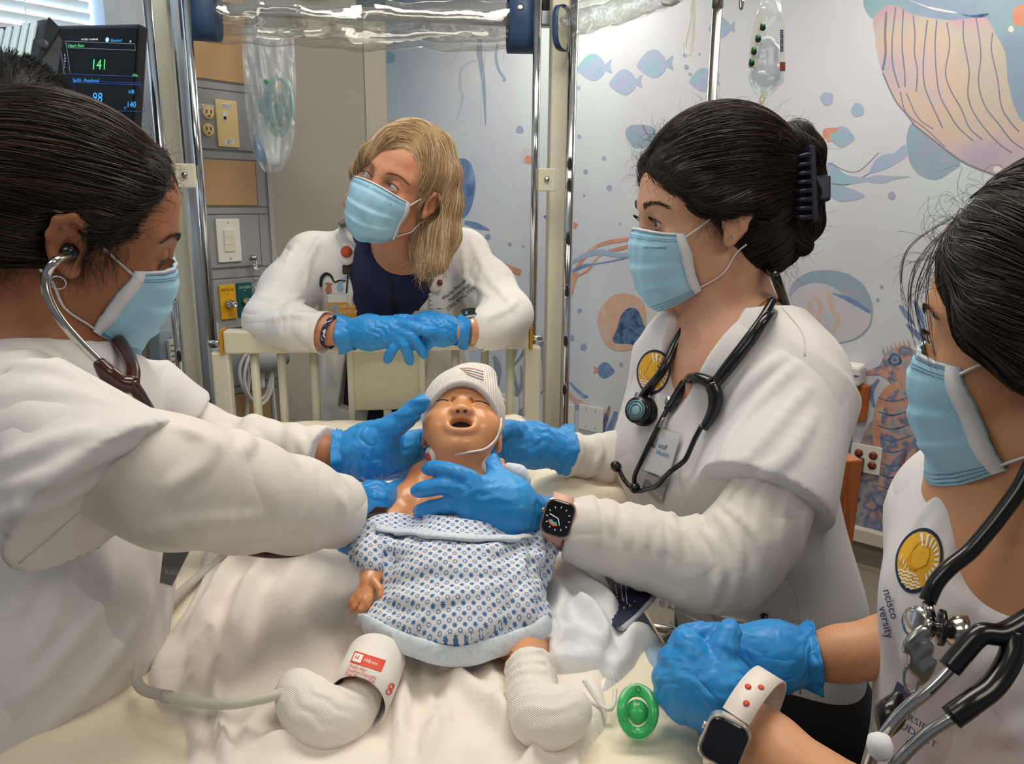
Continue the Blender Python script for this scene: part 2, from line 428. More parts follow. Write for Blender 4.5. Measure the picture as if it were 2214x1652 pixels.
M_bagfilm = clear_film('clear_bag_film', (0.93, 0.96, 0.98), 0.5, 0.25, 0.5, 34, 0.22)
M_glass = clear_film('window_glass', (1, 1, 1), 0.2, 0.02)

# ================================================================== the room
ZC = 2.6
MO = np.array([1.405, 3.05, 0]); MD = nrm([0.777, -0.629, 0]); MN = np.array([MD[1], -MD[0], 0]); MN = MN if MN[1] < 0 else -MN
KO = np.array([-0.85, 2.1, 0]); KD = nrm([0.625, 0.78, 0]); KN = np.array([KD[1], -KD[0], 0])
UP = np.array([0, 0, 1.0])
AM = np.array([MD, UP, MN]); AK = np.array([KD, UP, KN])
def sz(x, y, o, d, n):
    p = onplane(x, y, o, n); return (p - o) @ d, p[2]
def msz(x, y): return sz(x, y, MO, MD, MN)
def ksz(x, y): return sz(x, y, KO, KD, KN)
def mp(s, z, out=0.0): return MO + MD * s + UP * z + MN * out
def kp(s, z, out=0.0): return KO + KD * s + UP * z + KN * out
def wbox(mb, pf, A, s0, s1, z0, z1, d0, d1, mi=0, bev=0):
    c = (pf(s0, z0, d0) + pf(s1, z1, d1)) / 2; mb.box(c, abs(s1 - s0), abs(z1 - z0), abs(d1 - d0), A, mi, bev); return mb
fl = MB().box((0.2, 1.6, -0.05), 9, 9.5, 0.1).build('floor', M_floor); struct(fl, 'speckled brown grey vinyl floor')
ce = MB().box((0.2, 1.6, ZC + 0.05), 9, 9.5, 0.1).build('ceiling', M_ceil); struct(ce)
zt = msz(1814, 1126)[1]; zt2 = msz(1812, 1154)[1]
mw = wbox(MB(), mp, AM, -4.2, 3.2, zt, ZC, -0.1, 0).build('wall_right', M_mural); struct(mw, 'pale wall with a watercolour sea life mural')
m_ = wbox(MB(), mp, AM, -4.2, 3.2, 0, zt2, -0.1, 0); m_ = m_.build('wall_right_base', M_base); m_.parent = mw
tr = wbox(MB(), mp, AM, -4.2, 3.2, zt2, zt, -0.1, 0.035, bev=0.004).build('trim_1', M_trim); struct(tr)
bb = wbox(MB(), mp, AM, -4.2, 3.2, 0, 0.018, -0.1, 0.02).build('baseboard_right', mat('cove_base', '#9b9083', 0.6)); struct(bb)
# lamps in the ceiling
for i, (c, sx, sy, pw) in enumerate(LAMPS):
    t = thing('ceiling_light', ['recessed ceiling light panel above the crib', 'recessed ceiling light panel above the two nurses on the right',
              'recessed ceiling light panel in the far corner of the room', 'recessed ceiling light panel above the nurse on the left', 'recessed ceiling light panel behind the viewpoint'][i], 'ceiling light', (c[0], c[1], ZC), 'ceiling light panels')
    f = MB()
    for a in (-1, 1):
        f.box((c[0] + a * (sx / 2 + .02), c[1], ZC - .01), .04, sy + .08, .02); f.box((c[0], c[1] + a * (sy / 2 + .02), ZC - .01), sx, .04, .02)
    f.build('frame', M_white, t)
    MB().box((c[0], c[1], ZC - .004), sx, sy, .006).build('diffuser', mat('lamp_diffuser', '#fff2dc', 0.6, emit='#ffeed2', estr=1.2), t)

# ---- left wall: plain stretch with the window, headwall unit and corner guard
s_c = ksz(835, 250)[0]; s_g = ksz(790, 250)[0]; s_w = ksz(247, 20)[0]
wz0, wz1 = 1.25, 2.25
kw = MB(); wbox(kw, kp, AK, s_w, s_c, 0, ZC, -0.16, 0); wbox(kw, kp, AK, s_w - 1.5, s_w, 0, wz0, -0.16, 0); wbox(kw, kp, AK, s_w - 1.5, s_w, wz1, ZC, -0.16, 0)
wbox(kw, kp, AK, s_w - 3.2, s_w - 1.5, 0, ZC, -0.16, 0)
kw = kw.build('wall_left', [M_beige]); struct(kw, 'beige painted wall behind the crib')
g = MB(); wbox(g, kp, AK, s_g, s_c + .003, 0.1, ZC, 0, 0.004); wbox(g, kp, AK, s_c, s_c + .004, 0.1, ZC, -0.07, 0.004)
g = g.build('corner_guard', M_guard, kw); g['label'] = 'pale vinyl corner guard strip'
wl = wbox(MB(), kp, AK, s_w, ksz(440, 300)[0], 0.0, ZC, 0, 0.006).build('wall_left_pale', M_left); wl.parent = kw
# window: frame, glass, blind
win = MB()
wbox(win, kp, AK, s_w - .03, s_w + .012, wz0, wz1, -.12, .012); wbox(win, kp, AK, s_w - 1.5, s_w - 1.46, wz0, wz1, -.12, .012)
wbox(win, kp, AK, s_w - 1.5, s_w, wz0 - .02, wz0 + .03, -.12, .03); wbox(win, kp, AK, s_w - 1.5, s_w, wz1 - .03, wz1 + .02, -.12, .012)
win = win.build('window_1', mat('window_frame_paint', '#b9c6d2', 0.5)); struct(win, 'window with a white slatted blind')
wbox(MB(), kp, AK, s_w - 1.46, s_w - .03, wz0 + .03, wz1 - .03, -.105, -.1).build('pane', M_glass, win)
M_slat = mat('blind_slat_white', '#e8eef0', 0.5)
def slat_mesh():
    A = np.array([KD, nrm(UP * .92 + KN * .38), nrm(np.cross(KD, UP * .92 + KN * .38))])
    m = MB().box((0, 0, 0), 1.42, 0.026, 0.0022, A); return new_mesh('slat', m.v, m.f, M_slat, False)
sm_ = slat_mesh(); z = wz0 + .05; zs = []
while z < wz1 - .04: zs.append(z); z += 0.0255
for z in zs:
    o = put('slat', sm_, win); o.location = [float(x) for x in kp(s_w - .745, z, -.055)]
for ds in (.18, .55, .95, 1.3): tube('ladder_cord', [kp(s_w - ds, wz0 + .04, -.038), kp(s_w - ds, wz1 - .04, -.038)], .0012, M_slat, win, 5)
# daylight source outside the window
for o in list(bpy.data.objects):
    if o.name == 'window_daylight':
        c = kp(s_w - .75, 1.75, -.3); o.location = c; o.rotation_euler = Vector(nrm(KN * 1.0 - UP * .12)).to_track_quat('-Z', 'Y').to_euler()
        o.data.size = 1.45; o.data.size_y = 1.0

# ---- headwall service unit
hw = thing('headwall_panel', 'grey hospital headwall panel with tan laminate inserts and outlets', 'wall panel', kp(ksz(490, 300)[0], 0))
sl, sr = ksz(418, 300)[0], ksz(548, 300)[0]
b = MB(); wbox(b, kp, AK, sl - .06, sr, .1, ZC, .006, .05); b.build('body', M_grey, hw)
e = MB(); wbox(e, kp, AK, sr, sr + .014, .1, ZC, .006, .055); wbox(e, kp, AK, sr + .02, sr + .03, .1, ZC, 0, .03); e.build('edge_trim', mat('edge_trim_grey', '#adadaa', .4), hw)
rows = [(82, 182, 'tan'), (203, 326, 'gry'), (348, 444, 'tan'), (464, 575, 'gry'), (600, 705, 'gry'), (722, 830, 'gry'), (850, 960, 'tan')]
for y0, y1, kind in rows:
    z1 = ksz(480, y0)[1]; z0 = ksz(480, y1)[1]
    if y0 == 82: z1 += .35
    m = MB(); wbox(m, kp, AK, sl - .03, sr - .035, z0, z1, .05, .053, bev=.0015).build('insert_panel', M_tan if kind == 'tan' else M_grey, hw)
    s = MB(); wbox(s, kp, AK, sl - .06, sr - .001, z0 - .004, z0 - .0015, .05, .0515); wbox(s, kp, AK, sl - .06, sr - .001, z1 + .0015, z1 + .004, .05, .0515)
    wbox(s, kp, AK, sr - .034, sr - .032, z0, z1, .05, .0515); s.build('seam', M_greyd, hw)
def kc(x, y, out=.053): p = onplane(x, y, KO + KN * out, KN); return p
for yy in (244, 281):
    c = kc(449, yy); V, Fc = lathe_geo([(.0, 0), (.0165, 0), (.0165, .004), (.015, .006), (0, .006)], c, KN, 20)
    V = [c + (v - c) * 1 for v in np.array(V)]; o = obj('receptacle', V, Fc, M_ivory, hw)
    s = MB()
    for a in (-1, 1): s.box(c + KD * a * .006 + UP * .003 + KN * .0062, .0028, .009, .001, AK)
    s.box(c - UP * .008 + KN * .0062, .004, .005, .001, AK); s.build('slot', M_dark, o)
MB().box(kc(448, 231, .0535), .05, .011, .001, AK).build('label_strip', M_white, hw); text_on('lettering', 'PNL 3CA CT 36', kc(448, 231, .0543), AK, .011, M_dark, hw, fit=.045)
c = kc(490, 268); pl = MB().box(c + KN * .003, .062, .118, .006, AK, bev=.002).build('wall_plate', M_ivory, hw, label='ivory data outlet plate')
MB().box(c + UP * .044 + KN * .0065, .034, .012, .001, AK).build('label_strip', M_white, pl); text_on('lettering', '503.D17', c + UP * .044 + KN * .0072, AK, .012, M_dark, pl, fit=.03)
MB().box(c - UP * .046 + KN * .0065, .03, .01, .001, AK).build('label_strip', M_white, pl); text_on('lettering', 'SET', c - UP * .046 + KN * .0072, AK, .01, M_dark, pl)
MB().box(c + UP * .018 - KD * .008 + KN * .0065, .011, .022, .002, AK).build('jack', M_white, pl); MB().box(c + UP * .014 - KD * .008 + KN * .008, .007, .008, .001, AK).build('jack_socket', M_dark, pl)
c = kc(493, 520); pl = MB().box(c + KN * .003, .07, .115, .006, AK, bev=.002).build('switch_plate', M_white, hw, label='white three-rocker switch plate')
for a in (-1, 0, 1): MB().box(c + UP * a * .0195 + KN * .0075, .031, .0185, .005, np.array([KD, nrm(UP + KN * .12), nrm(KN - UP * .12)])).build('rocker', M_ivory if False else mat('rocker_almond', '#e9e4d0', .4), pl)
for a in (-1, 1): lathe('screw', [(0, 0), (.0025, 0), (.0025, .001), (0, .001)], c + UP * a * .048 + KN * .006, KN, M_steel, pl, 10)
for x, y, cc, txt, tc_ in ((491, 653, '#e0a712', 'MEDICAL AIR', '#5a3c08'), (528, 647, '#15555a', 'OXYGEN', '#d6e6e4')):
    c = kc(x, y); A2 = AK
    pl = MB().box(c + KN * .003, .047, .094, .006, A2, bev=.002).build('gas_outlet_plate', mat('gas_plate_' + txt[:3].lower(), cc, .45), hw, label=('yellow' if txt[0] == 'M' else 'teal') + ' gas outlet plate')
    text_on('lettering', txt, c + UP * .034 + KN * .0066, A2, .011, mat('gas_ink_' + txt[:3].lower(), tc_, .5), pl, fit=.036)
    V, Fc = lathe_geo([(0, 0), (.012, 0), (.012, .008), (.0105, .01), (.0105, .018), (.008, .02), (.008, .034), (.0045, .034), (.0045, .03), (0, .03)], c - UP * .004 + KN * .006, KN, 16); obj('connector', V, Fc, M_chrome, pl)
    for a in (-1, 1): lathe('screw', [(0, 0), (.0025, 0), (.0025, .001), (0, .001)], c + UP * a * (.024 if a > 0 else .032) + KN * .006, KN, M_steel, pl, 10)
# cabinet face of the same headwall further left, blue window light put into its colour, with a phone-like outlet block
c0 = ksz(338, 712)[0]; c1 = ksz(400, 712)[0]
hb = thing('wall_cabinet', 'pale blue-lit wall cabinet left of the crib post', 'cabinet', kp((c0 + c1) / 2, 0))
m = MB(); wbox(m, kp, AK, c0 - .03, c1 + .06, .35, ksz(350, 704)[1], .006, .07, bev=.004); m.build('body', mat('cabinet_blue_grey', '#a9bccb', .5), hb)
m = MB(); wbox(m, kp, AK, c0, c1 + .04, ksz(350, 830)[1], ksz(350, 718)[1], .07, .076, bev=.002); m.build('door_panel', mat('cabinet_panel', '#a4c3d6', .5), hb)
m = MB(); wbox(m, kp, AK, c0, c1 + .04, ksz(350, 900)[1], ksz(350, 842)[1], .07, .076, bev=.002); m.build('door_panel', MATS['cabinet_panel'], hb)
cc = kc(380, 778, .08); pl = MB().box(cc, .035, .11, .012, AK, bev=.002).build('outlet_block', M_white, hb)
for i in range(6): MB().box(cc + UP * (.04 - i * .014) + KN * .0065, .028, .003, .001, AK).build('vent_slot', M_greyd, pl)
# suction canister with coiled hose, flow meter tube, little labels
cz = kc(572, 778, .1)
sc_ = thing('suction_canister', 'grey wall suction canister with coiled white hose behind the headboard bars', 'canister', cz - UP * .06)
V, Fc = lathe_geo([(0, -.045), (.03, -.045), (.036, -.03), (.038, 0), (.038, .035), (.03, .045), (0, .045)], cz, KD, 24); obj('body', V, Fc, mat('canister_grey', '#a9adb0', .35), sc_)
V, Fc = lathe_geo([(0, 0), (.02, 0), (.02, .03), (0, .03)], cz + KD * .04 - UP * .004, KD, 18); obj('cap', V, Fc, mat('canister_cap', '#6d7480', .4), sc_)
MB().box(cz - KN * .05, .05, .06, .08, AK).build('bracket', M_grey, sc_)
th_ = np.linspace(-1.2, 2 * math.pi * 1.9, 64); cc = kc(556, 815, .11)
tube('hose', [cc + KD * math.cos(a) * (.044 + .004 * math.sin(2.3 * a)) + UP * (math.sin(a) * .078 + .006 * math.sin(a * .7)) + KN * (.012 * math.sin(a * .5)) for a in th_], .0048, M_white, sc_, 8)
tube('drain_tube', cat([kc(586, 800, .1), kc(590, 850, .1), kc(600, 960, .1), kc(602, 1040, .1)], 6), .005, M_white, sc_, 8)
tube('drain_tube', cat([kc(566, 800, .1), kc(567, 840, .1)], 6), .008, M_white, sc_, 8)
tube('drain_tube', cat([kc(541, 790, .09), kc(536, 850, .09), kc(532, 960, .09)], 6), .0055, M_white, sc_, 8)
fm = thing('flow_meter', 'clear upright flow meter tube beside the teal gas outlet', 'flow meter', kc(556, 640, .08))
tube('tube', [kc(548, 562, .085), kc(559, 637, .085)], .0095, clear_film('meter_plastic', (.9, .93, .93), 1.5, .1), fm, 12)
for y in (572, 582, 592, 602, 612, 622, 632): MB().box(kc(548 + (y - 562) * .147, y, .0955), .008, .0012, .001, AK).build('graduation', M_white, fm)
tube('cap', [kc(546, 553, .085), kc(547.5, 562, .085)], .011, M_steel, fm, 12); lathe('base', [(0, 0), (.014, 0), (.014, .02), (.008, .03), (0, .03)], kc(560, 650, .085), UP, M_chrome, fm, 14)
tube('elbow', [kc(560, 648, .085), kc(545, 652, .05)], .006, M_chrome, fm, 10)
pk = MB().box(kc(588, 563, .004), .05, .016, .006, AK, bev=.002).build('wall_label', M_white); tag(pk, 'small cream label stuck to the beige wall above the coat sleeve', 'label'); 
pb = MB().box(kc(576, 594, .006), .03, .022, .012, AK, bev=.002).build('wall_hook', M_steel); tag(pb, 'small metal bracket on the beige wall beside the coat sleeve', 'bracket')

# ================================================================== mural, printed flat on the wall
MUR = {}
def wc(name, *cols, scale=9):
    k = (name,)
    if k not in MUR: MUR[k] = mat('watercolour_' + name, cols[0], 0.75, col2=list(cols[1:]), scale=scale, detail=3, pos=(.3, .7))
    return MUR[k]
wc_teal = wc('teal', '#8fbcc6', '#9ab6cc', '#a9b0cf', '#86b4c0'); wc_whale = wc('whale', '#7fa6b0', '#8fb2b9', '#8e9fb9', '#7b9fae', scale=4)
wc_throat = wc('throat', '#b5a8bc', '#c7b4b8', '#cdb8a8', '#bfb8ad', '#c5a2b0', '#b3a8b8', scale=2.6); wc_lilac = wc('lilac', '#9aa0bd', '#8fa9ba', '#aca7b8')
wc_line = wc('line', '#7d86a0', '#857f88', '#6f7f98'); wc_or = wc('orange', '#d7a48c', '#cf8d74', '#d9b59b'); wc_navy = wc('navy', '#37476b', '#5f82a8', '#324468', scale=22)
wc_peach = wc('peach', '#d8bfa6', '#d9ab94', '#cfc0ae', scale=14); wc_blue = wc('blue', '#7f9cc0', '#6d86b5', '#93aed0', scale=12); wc_dot = wc('dot', '#98a3bf', '#a4a6c4')
wc_pale = wc('pale', '#c4c6d2', '#cdc3cc', '#bcc6d0', '#c6b7c6'); wc_grey = wc('grey', '#7c8698', '#98a0ac', '#6a7488', scale=14); wc_white = wc('white', '#e3e1dc', '#dcdad6')
wc_sea = wc('seahorse', '#7f8ca8', '#a9a9b2', '#d0a08c', '#68789a', '#9aa2b0', scale=16); wc_coral = wc('coral', '#c47a58', '#a8684e', '#4b5f94', '#b98a74', '#3e4f80', scale=13)
wc_fan = wc('fan', '#c3a68e', '#cfae94', '#b8927c', scale=20); wc_rock = wc('reef', '#7d8aa8', '#b99c8c', '#5f7196', '#a7a0a0', '#48598a', scale=12)
_lay = [0.0]
def deco(name, pts, m, smooth=True, n=5):
    _lay[0] += 0.000012
    q = cat(pts, n, True) if smooth else np.asarray(pts, float)
    V = [onplane(x, y, MO + MN * (.0004 + _lay[0]), MN) for x, y in q]
    return obj(name, V, poly_fill(q), m, mw, False)
def dline(name, pts, wpx, m):
    _lay[0] += 0.000012
    q = cat(pts, 6); wd = np.interp(np.linspace(0, 1, len(q)), np.linspace(0, 1, len(np.atleast_1d(wpx))), np.atleast_1d(wpx))
    T = np.gradient(q, axis=0); T /= np.linalg.norm(T, axis=1, keepdims=True) + 1e-9; Nn = np.stack([-T[:, 1], T[:, 0]], 1)
    a = q + Nn * wd[:, None] / 2; b_ = q - Nn * wd[:, None] / 2
    V = [onplane(x, y, MO + MN * (.0004 + _lay[0]), MN) for x, y in np.vstack([a, b_])]; k = len(q)
    return obj(name, V, [(i, i + 1, k + i + 1, k + i) for i in range(k - 1)], m, mw, False)
def blob(name, cx, cy, rx, ry, m, rot=0, wob=.06, n=14):
    a = np.linspace(0, 2 * math.pi, n, endpoint=False); w_ = 1 + wob * np.sin(a * 3 + cx) + wob * np.sin(a * 5 + cy)
    x = rx * np.cos(a) * w_; y = ry * np.sin(a) * w_; c, s = math.cos(math.radians(rot)), math.sin(math.radians(rot))
    return deco(name, np.stack([cx + x * c - y * s, cy + x * s + y * c], 1), m, n=3)
def fish(cx, cy, L, m, face=-1, rot=0, tailm=None, eye=True):
    f = face; pts = [(-.5, .02), (-.38, -.16), (-.16, -.36), (.06, -.38), (.22, -.24), (.3, -.09), (.3, .1), (.2, .26), (0, .38), (-.2, .32), (-.4, .16)]
    tl = [(.27, -.03), (.5, -.19), (.46, 0), (.48, .2), (.27, .06)]
    c, s = math.cos(math.radians(rot)), math.sin(math.radians(rot))
    tr_ = lambda P_: [(cx + L * (x * -f * c - y * s), cy + L * (x * -f * s + y * c)) for x, y in P_]
    deco('painted_fish', tr_(pts), m); deco('painted_fish_tail', tr_(tl), tailm or m)
    if eye: x, y = tr_([(-.33, -.06)])[0]; blob('painted_fish_eye', x, y, L * .03, L * .03, wc_line, n=8)
c5 = lambda P_: [(1850 + x / 3.934, y / 3.934) for x, y in P_]
deco('painted_whale_back', [(1867, -60), (1867, -5), (1869, 18), (1888, 41), (1913, 15), (1939, 13), (1972, 31), (2048, 43), (2084, 41), (2130, 38), (2150, 69), (2173, 114), (2178, 165), (2188, 216), (2203, 254), (2225, 275), (2290, 330), (2330, 200), (2330, -60)], wc_whale, n=4)
deco('painted_whale_throat', c5([(150, 160), (165, 300), (175, 420), (230, 620), (330, 840), (420, 960), (480, 1050), (560, 1120), (700, 1240), (880, 1360), (1060, 1440), (1250, 1510), (1450, 1590), (1640, 1600), (1640, 1250), (1432, 1060), (1390, 1000), (1330, 850), (1290, 650), (1270, 450), (1180, 270), (1100, 150), (920, 160), (780, 170), (480, 120), (350, 50), (250, 60)]), wc_throat, n=4)
deco('painted_whale_fin', c5([(480, 1050), (440, 1130), (435, 1250), (470, 1400), (560, 1500), (690, 1530), (800, 1470), (890, 1380), (700, 1240), (560, 1120)]), wc_lilac, n=4)
deco('painted_highlight', c5([(440, -10), (600, 50), (845, 100), (840, 112), (650, 80), (480, 10)]), wc_white, n=2)
deco('painted_whale_eye', c5([(905, 118), (1000, 128), (1138, 112), (1090, 146), (1000, 150), (940, 140)]), wc_navy, n=3)
for q, wd in (([(340, 60), (320, 250), (310, 350), (315, 550), (370, 750)], 3), ([(405, 80), (395, 380), (415, 600), (420, 740)], 3), ([(490, 130), (505, 300), (500, 450), (525, 600), (515, 780)], 3),
          ([(610, 170), (590, 350), (575, 550), (585, 720), (630, 850), (690, 980), (740, 1090)], 3), ([(690, 170), (675, 400), (690, 650), (720, 820), (800, 970), (870, 1080), (1000, 1200)], 3),
          ([(775, 190), (800, 380), (765, 600), (800, 750), (900, 930), (970, 1090), (1080, 1190)], 3), ([(915, 170), (920, 350), (965, 600), (955, 800), (1000, 950), (1120, 1120), (1240, 1240), (1330, 1300)], 3),
          ([(1025, 150), (1065, 450), (1045, 700), (1100, 900), (1220, 1060), (1330, 1200), (1430, 1270)], 3), ([(1165, 280), (1155, 430), (1205, 660), (1240, 900), (1310, 1030), (1390, 1120)], 3),
          ([(480, 1050), (620, 1160), (720, 1240), (900, 1370), (1050, 1440), (1250, 1510)], 4), ([(260, 100), (250, 300), (255, 450), (230, 600)], 5), ([(230, 620), (330, 840), (430, 970), (500, 1060)], 3), ([(380, 780), (430, 960), (600, 1100), (760, 1250)], 2.5), ([(430, 790), (530, 1000), (660, 1100)], 2.5)):
    dline('painted_groove', c5(q), wd, wc_line)
blob('painted_sun', 2213, 34, 26, 24, wc_or); blob('painted_bubble', 2186, 63, 6, 7, wc_white); blob('painted_bubble', 2156, 366, 9, 7, wc_white)
deco('painted_leaf', c5([(120, 1450), (180, 1350), (260, 1310), (330, 1300), (400, 1240), (440, 1240), (430, 1330), (330, 1400), (250, 1440), (150, 1470)]), wc_teal); deco('painted_leaf', c5([(80, 1520), (180, 1490), (320, 1500), (470, 1500), (320, 1530), (230, 1560), (120, 1550)]), wc_teal)
dline('painted_stem', [(1770, 392), (1830, 400), (1870, 380), (1884, 372)], (2, 2), wc_line); deco('painted_leaf', [(1772, 360), (1800, 352), (1830, 378), (1890, 386), (1840, 398), (1790, 392)], wc_teal)
deco('painted_leaf', [(1770, 400), (1820, 402), (1870, 424), (1820, 436), (1790, 420)], wc_teal); dline('painted_stem', [(1790, 352), (1850, 372), (1900, 330)], (1.5, 1.5), wc_line)
for a in ((1285, 146, 76), (1416, 138, 80), (1353, 178, 72), (1523, 173, 66), (1560, 60, 58), (1240, 190, 30)): fish(*a, wc_teal, -1, rot=-4, eye=False)
fish(1306, 801, 46, wc_blue, 1, rot=4, tailm=wc_or); fish(1818, 296, 60, wc_teal, 1, rot=2, tailm=wc_or); blob('painted_fish_fin', 1800, 290, 22, 15, wc_or); fish(1820, 296, 52, wc_teal, 1, rot=2)
deco('painted_shell', [(1352, 290), (1362, 272), (1390, 270), (1412, 276), (1418, 296), (1400, 316), (1370, 318)], wc_lilac); dline('painted_line', [(1390, 270), (1400, 290), (1415, 300)], (3, 2), wc_line)
for x, y, r in ((1788, 213, 14), (1854, 238, 14), (1252, 295, 4), (1306, 342, 4.5), (1266, 371, 5), (1317, 406, 6), (1263, 422, 3), (1340, 484, 2.5), (1484, 145, 5), (1480, 120, 4), (1512, 117, 2.5), (1492, 160, 3), (1253, 672, 5), (1343, 788, 4), (1252, 876, 11), (1906, 620, 4), (1898, 648, 4), (1928, 423, 8), (842, 125, 12), (852, 91, 3), (1124, 280, 8), (1055, 512, 6), (1102, 528, 4), (1131, 533, 3), (1236, 731, 6), (1262, 750, 7)):
    blob('painted_bubble', x, y, r, r * 1.05, wc_dot if r < 12 else wc_teal, n=10)
blob('painted_bubble', 1138, 336, 14, 17, wc_pale); blob('painted_bubble', 1143, 345, 9, 9, wc_or)
# hanging jellyfish arms behind the clear curtain
for q, wd in (([(1038, 85), (1036, 110), (1042, 150), (1046, 190), (1048, 230), (1050, 272)], (14, 12, 9, 6, 2)), ([(1076, 95), (1072, 120), (1078, 150), (1092, 172), (1086, 174)], (5, 6, 5, 2)), ([(1030, 130), (1000, 145), (994, 185), (1000, 215), (984, 268)], (2, 5, 7, 4, 1)), ([(1000, 90), (985, 120), (966, 146)], (2, 1)), ([(1050, 120), (1040, 200), (1040, 310)], (1.5, 1)), ([(1092, 100), (1088, 140)], (2, 1))):
    dline('painted_tentacle', q, wd, wc_lilac if wd[0] > 4 else wc_pale)
# blue octopus behind the fair haired woman
deco('painted_octopus', [(972, 360), (985, 345), (1005, 343), (1020, 358), (1028, 395), (1024, 430), (1012, 462), (990, 476), (970, 470), (960, 440)], wc_blue); blob('painted_octopus_eye', 1014, 412, 9, 14, wc_navy); blob('painted_octopus_eye', 988, 408, 7, 11, wc_navy)
dline('painted_ribbon', [(1005, 480), (1030, 488), (1058, 497)], (8, 14, 3), wc_blue); dline('painted_ribbon', [(1062, 560), (1090, 575), (1126, 590)], (6, 12, 14), wc_or); dline('painted_ribbon', [(1180, 465), (1188, 480)], (12, 3), wc_navy)
dline('painted_ribbon', [(1232, 478), (1246, 490)], (4, 14), wc_or)
# ribbon tentacles and the orange jellyfish
for q, wd, m in (([(1232, 620), (1250, 575), (1285, 535), (1335, 520), (1385, 516)], (12, 8, 7, 9, 6), wc_or), ([(1240, 600), (1270, 585), (1300, 550), (1350, 535), (1390, 528)], (3, 5, 4, 8, 5), wc_or), ([(1232, 570), (1265, 552), (1300, 545), (1345, 552), (1390, 540)], (6, 10, 12, 9, 8), wc_teal), ([(1232, 590), (1262, 575), (1290, 570), (1335, 562), (1385, 548)], (6, 8, 2, 3, 4), wc_blue), ([(1230, 640), (1240, 610), (1252, 590)], (14, 10, 2), wc_or)): dline('painted_ribbon', q, wd, m)
deco('painted_jellyfish', [(1292, 700), (1298, 668), (1320, 642), (1350, 634), (1380, 644), (1396, 668), (1394, 720), (1372, 752), (1335, 758), (1306, 740)], wc_peach)
deco('painted_jellyfish_mouth', [(1326, 740), (1334, 710), (1344, 680), (1360, 666), (1380, 672), (1396, 710), (1420, 740), (1430, 790), (1400, 755), (1365, 745)], wc_navy)
dline('painted_ribbon', [(1232, 826), (1246, 842), (1262, 856), (1272, 858)], (3, 6, 8, 2), wc_blue); dline('painted_ribbon', [(1228, 850), (1250, 870), (1290, 884), (1312, 896)], (10, 8, 6, 2), wc_peach)
dline('painted_coral', [(1300, 936), (1310, 905), (1318, 878)], (12, 10, 4), wc_coral); dline('painted_coral', [(1312, 936), (1326, 910), (1332, 890)], (12, 12, 8), wc_blue); blob('painted_fish', 1232, 945, 14, 6, wc_grey)
# round jellyfish right of the nurse
deco('painted_jellyfish', [(1708, 640), (1716, 612), (1745, 592), (1785, 586), (1830, 594), (1868, 620), (1884, 660), (1880, 700), (1850, 730), (1800, 742), (1760, 720), (1730, 690)], wc_pale)
deco('painted_jellyfish_cap', [(1706, 642), (1714, 612), (1745, 590), (1785, 584), (1832, 592), (1870, 620), (1886, 660), (1882, 678), (1850, 660), (1820, 634), (1790, 616), (1756, 612), (1726, 624)], wc_lilac)
dline('painted_line', [(1800, 634), (1840, 650), (1882, 676)], (3, 12, 6), wc_blue); dline('painted_line', [(1886, 665), (1880, 705), (1850, 732), (1800, 744)], (3, 2), wc_lilac)
for q in ([(1760, 640), (1775, 665), (1768, 700), (1790, 720)], [(1790, 630), (1800, 670), (1812, 690), (1800, 720)], [(1750, 650), (1756, 690)]): dline('painted_frill', q, (12, 10, 12, 8), wc_throat)
# sea horse, corals and reef in the lower right corner
deco('painted_reef', [(1700, 1128), (1704, 1040), (1740, 1000), (1800, 960), (1838, 900), (1846, 1000), (1858, 1060), (1860, 960), (1890, 905), (1935, 870), (2000, 850), (2080, 800), (2160, 830), (2260, 800), (2330, 860), (2330, 1240), (1960, 1160)], wc_rock, n=3)
deco('painted_seahorse', [(1866, 806), (1890, 796), (1903, 788), (1912, 768), (1934, 752), (1960, 748), (1986, 770), (1990, 820), (1975, 850), (1990, 900), (1990, 960), (1965, 1010), (1940, 1060), (1915, 1090), (1890, 1080), (1900, 1030), (1890, 980), (1886, 930), (1892, 880), (1905, 850), (1925, 830), (1905, 812), (1880, 812)], wc_sea)
for k in range(7): dline('painted_spine', [(1912 + k * 9, 766 - k * 3), (1908 + k * 9, 750 - k * 3)], (7, 1), wc_sea)
blob('painted_eye', 1935, 778, 15, 14, wc_navy); blob('painted_eye', 1935, 778, 9, 8.5, wc_grey); blob('painted_eye', 1935, 778, 4, 4, wc_navy)
dline('painted_stripe', [(1945, 830), (1915, 850), (1900, 900), (1896, 960), (1908, 1010)], (16, 18, 12, 16, 10), wc_or)
for y in (860, 890, 920, 945, 970, 1000, 1025, 1050): dline('painted_ring', [(1898, y), (1930, y + 8), (1975, y - 4)], (2, 4, 2), wc_navy)
for q in ([(1960, 700), (1985, 725), (2010, 745)], [(1975, 650), (1990, 680), (2000, 720)], [(1945, 660), (1975, 700)], [(1890, 880), (1884, 845), (1900, 820)], [(1930, 1000), (1975, 960), (2005, 900)], [(1960, 1030), (1990, 985), (2030, 960)]): dline('painted_weed', q, (5, 12, 5), wc_blue)
for q in ([(1930, 1075), (1955, 1040), (1950, 1000), (1970, 960)], [(1955, 1050), (1990, 1040), (2010, 1000)], [(1925, 1120), (1905, 1100), (1890, 1104)]): dline('painted_coral', q, (20, 16, 12, 6), wc_coral)
deco('painted_coral_fan', [(1915, 1140), (1918, 1100), (1935, 1070), (1958, 1062), (1985, 1050), (2010, 1070), (2030, 1100), (2040, 1170)], wc_fan)
for k in range(6): dline('painted_rib', [(1965 + k * 9, 1150), (1932 + k * 17, 1072)], (2, 2), wc_or)
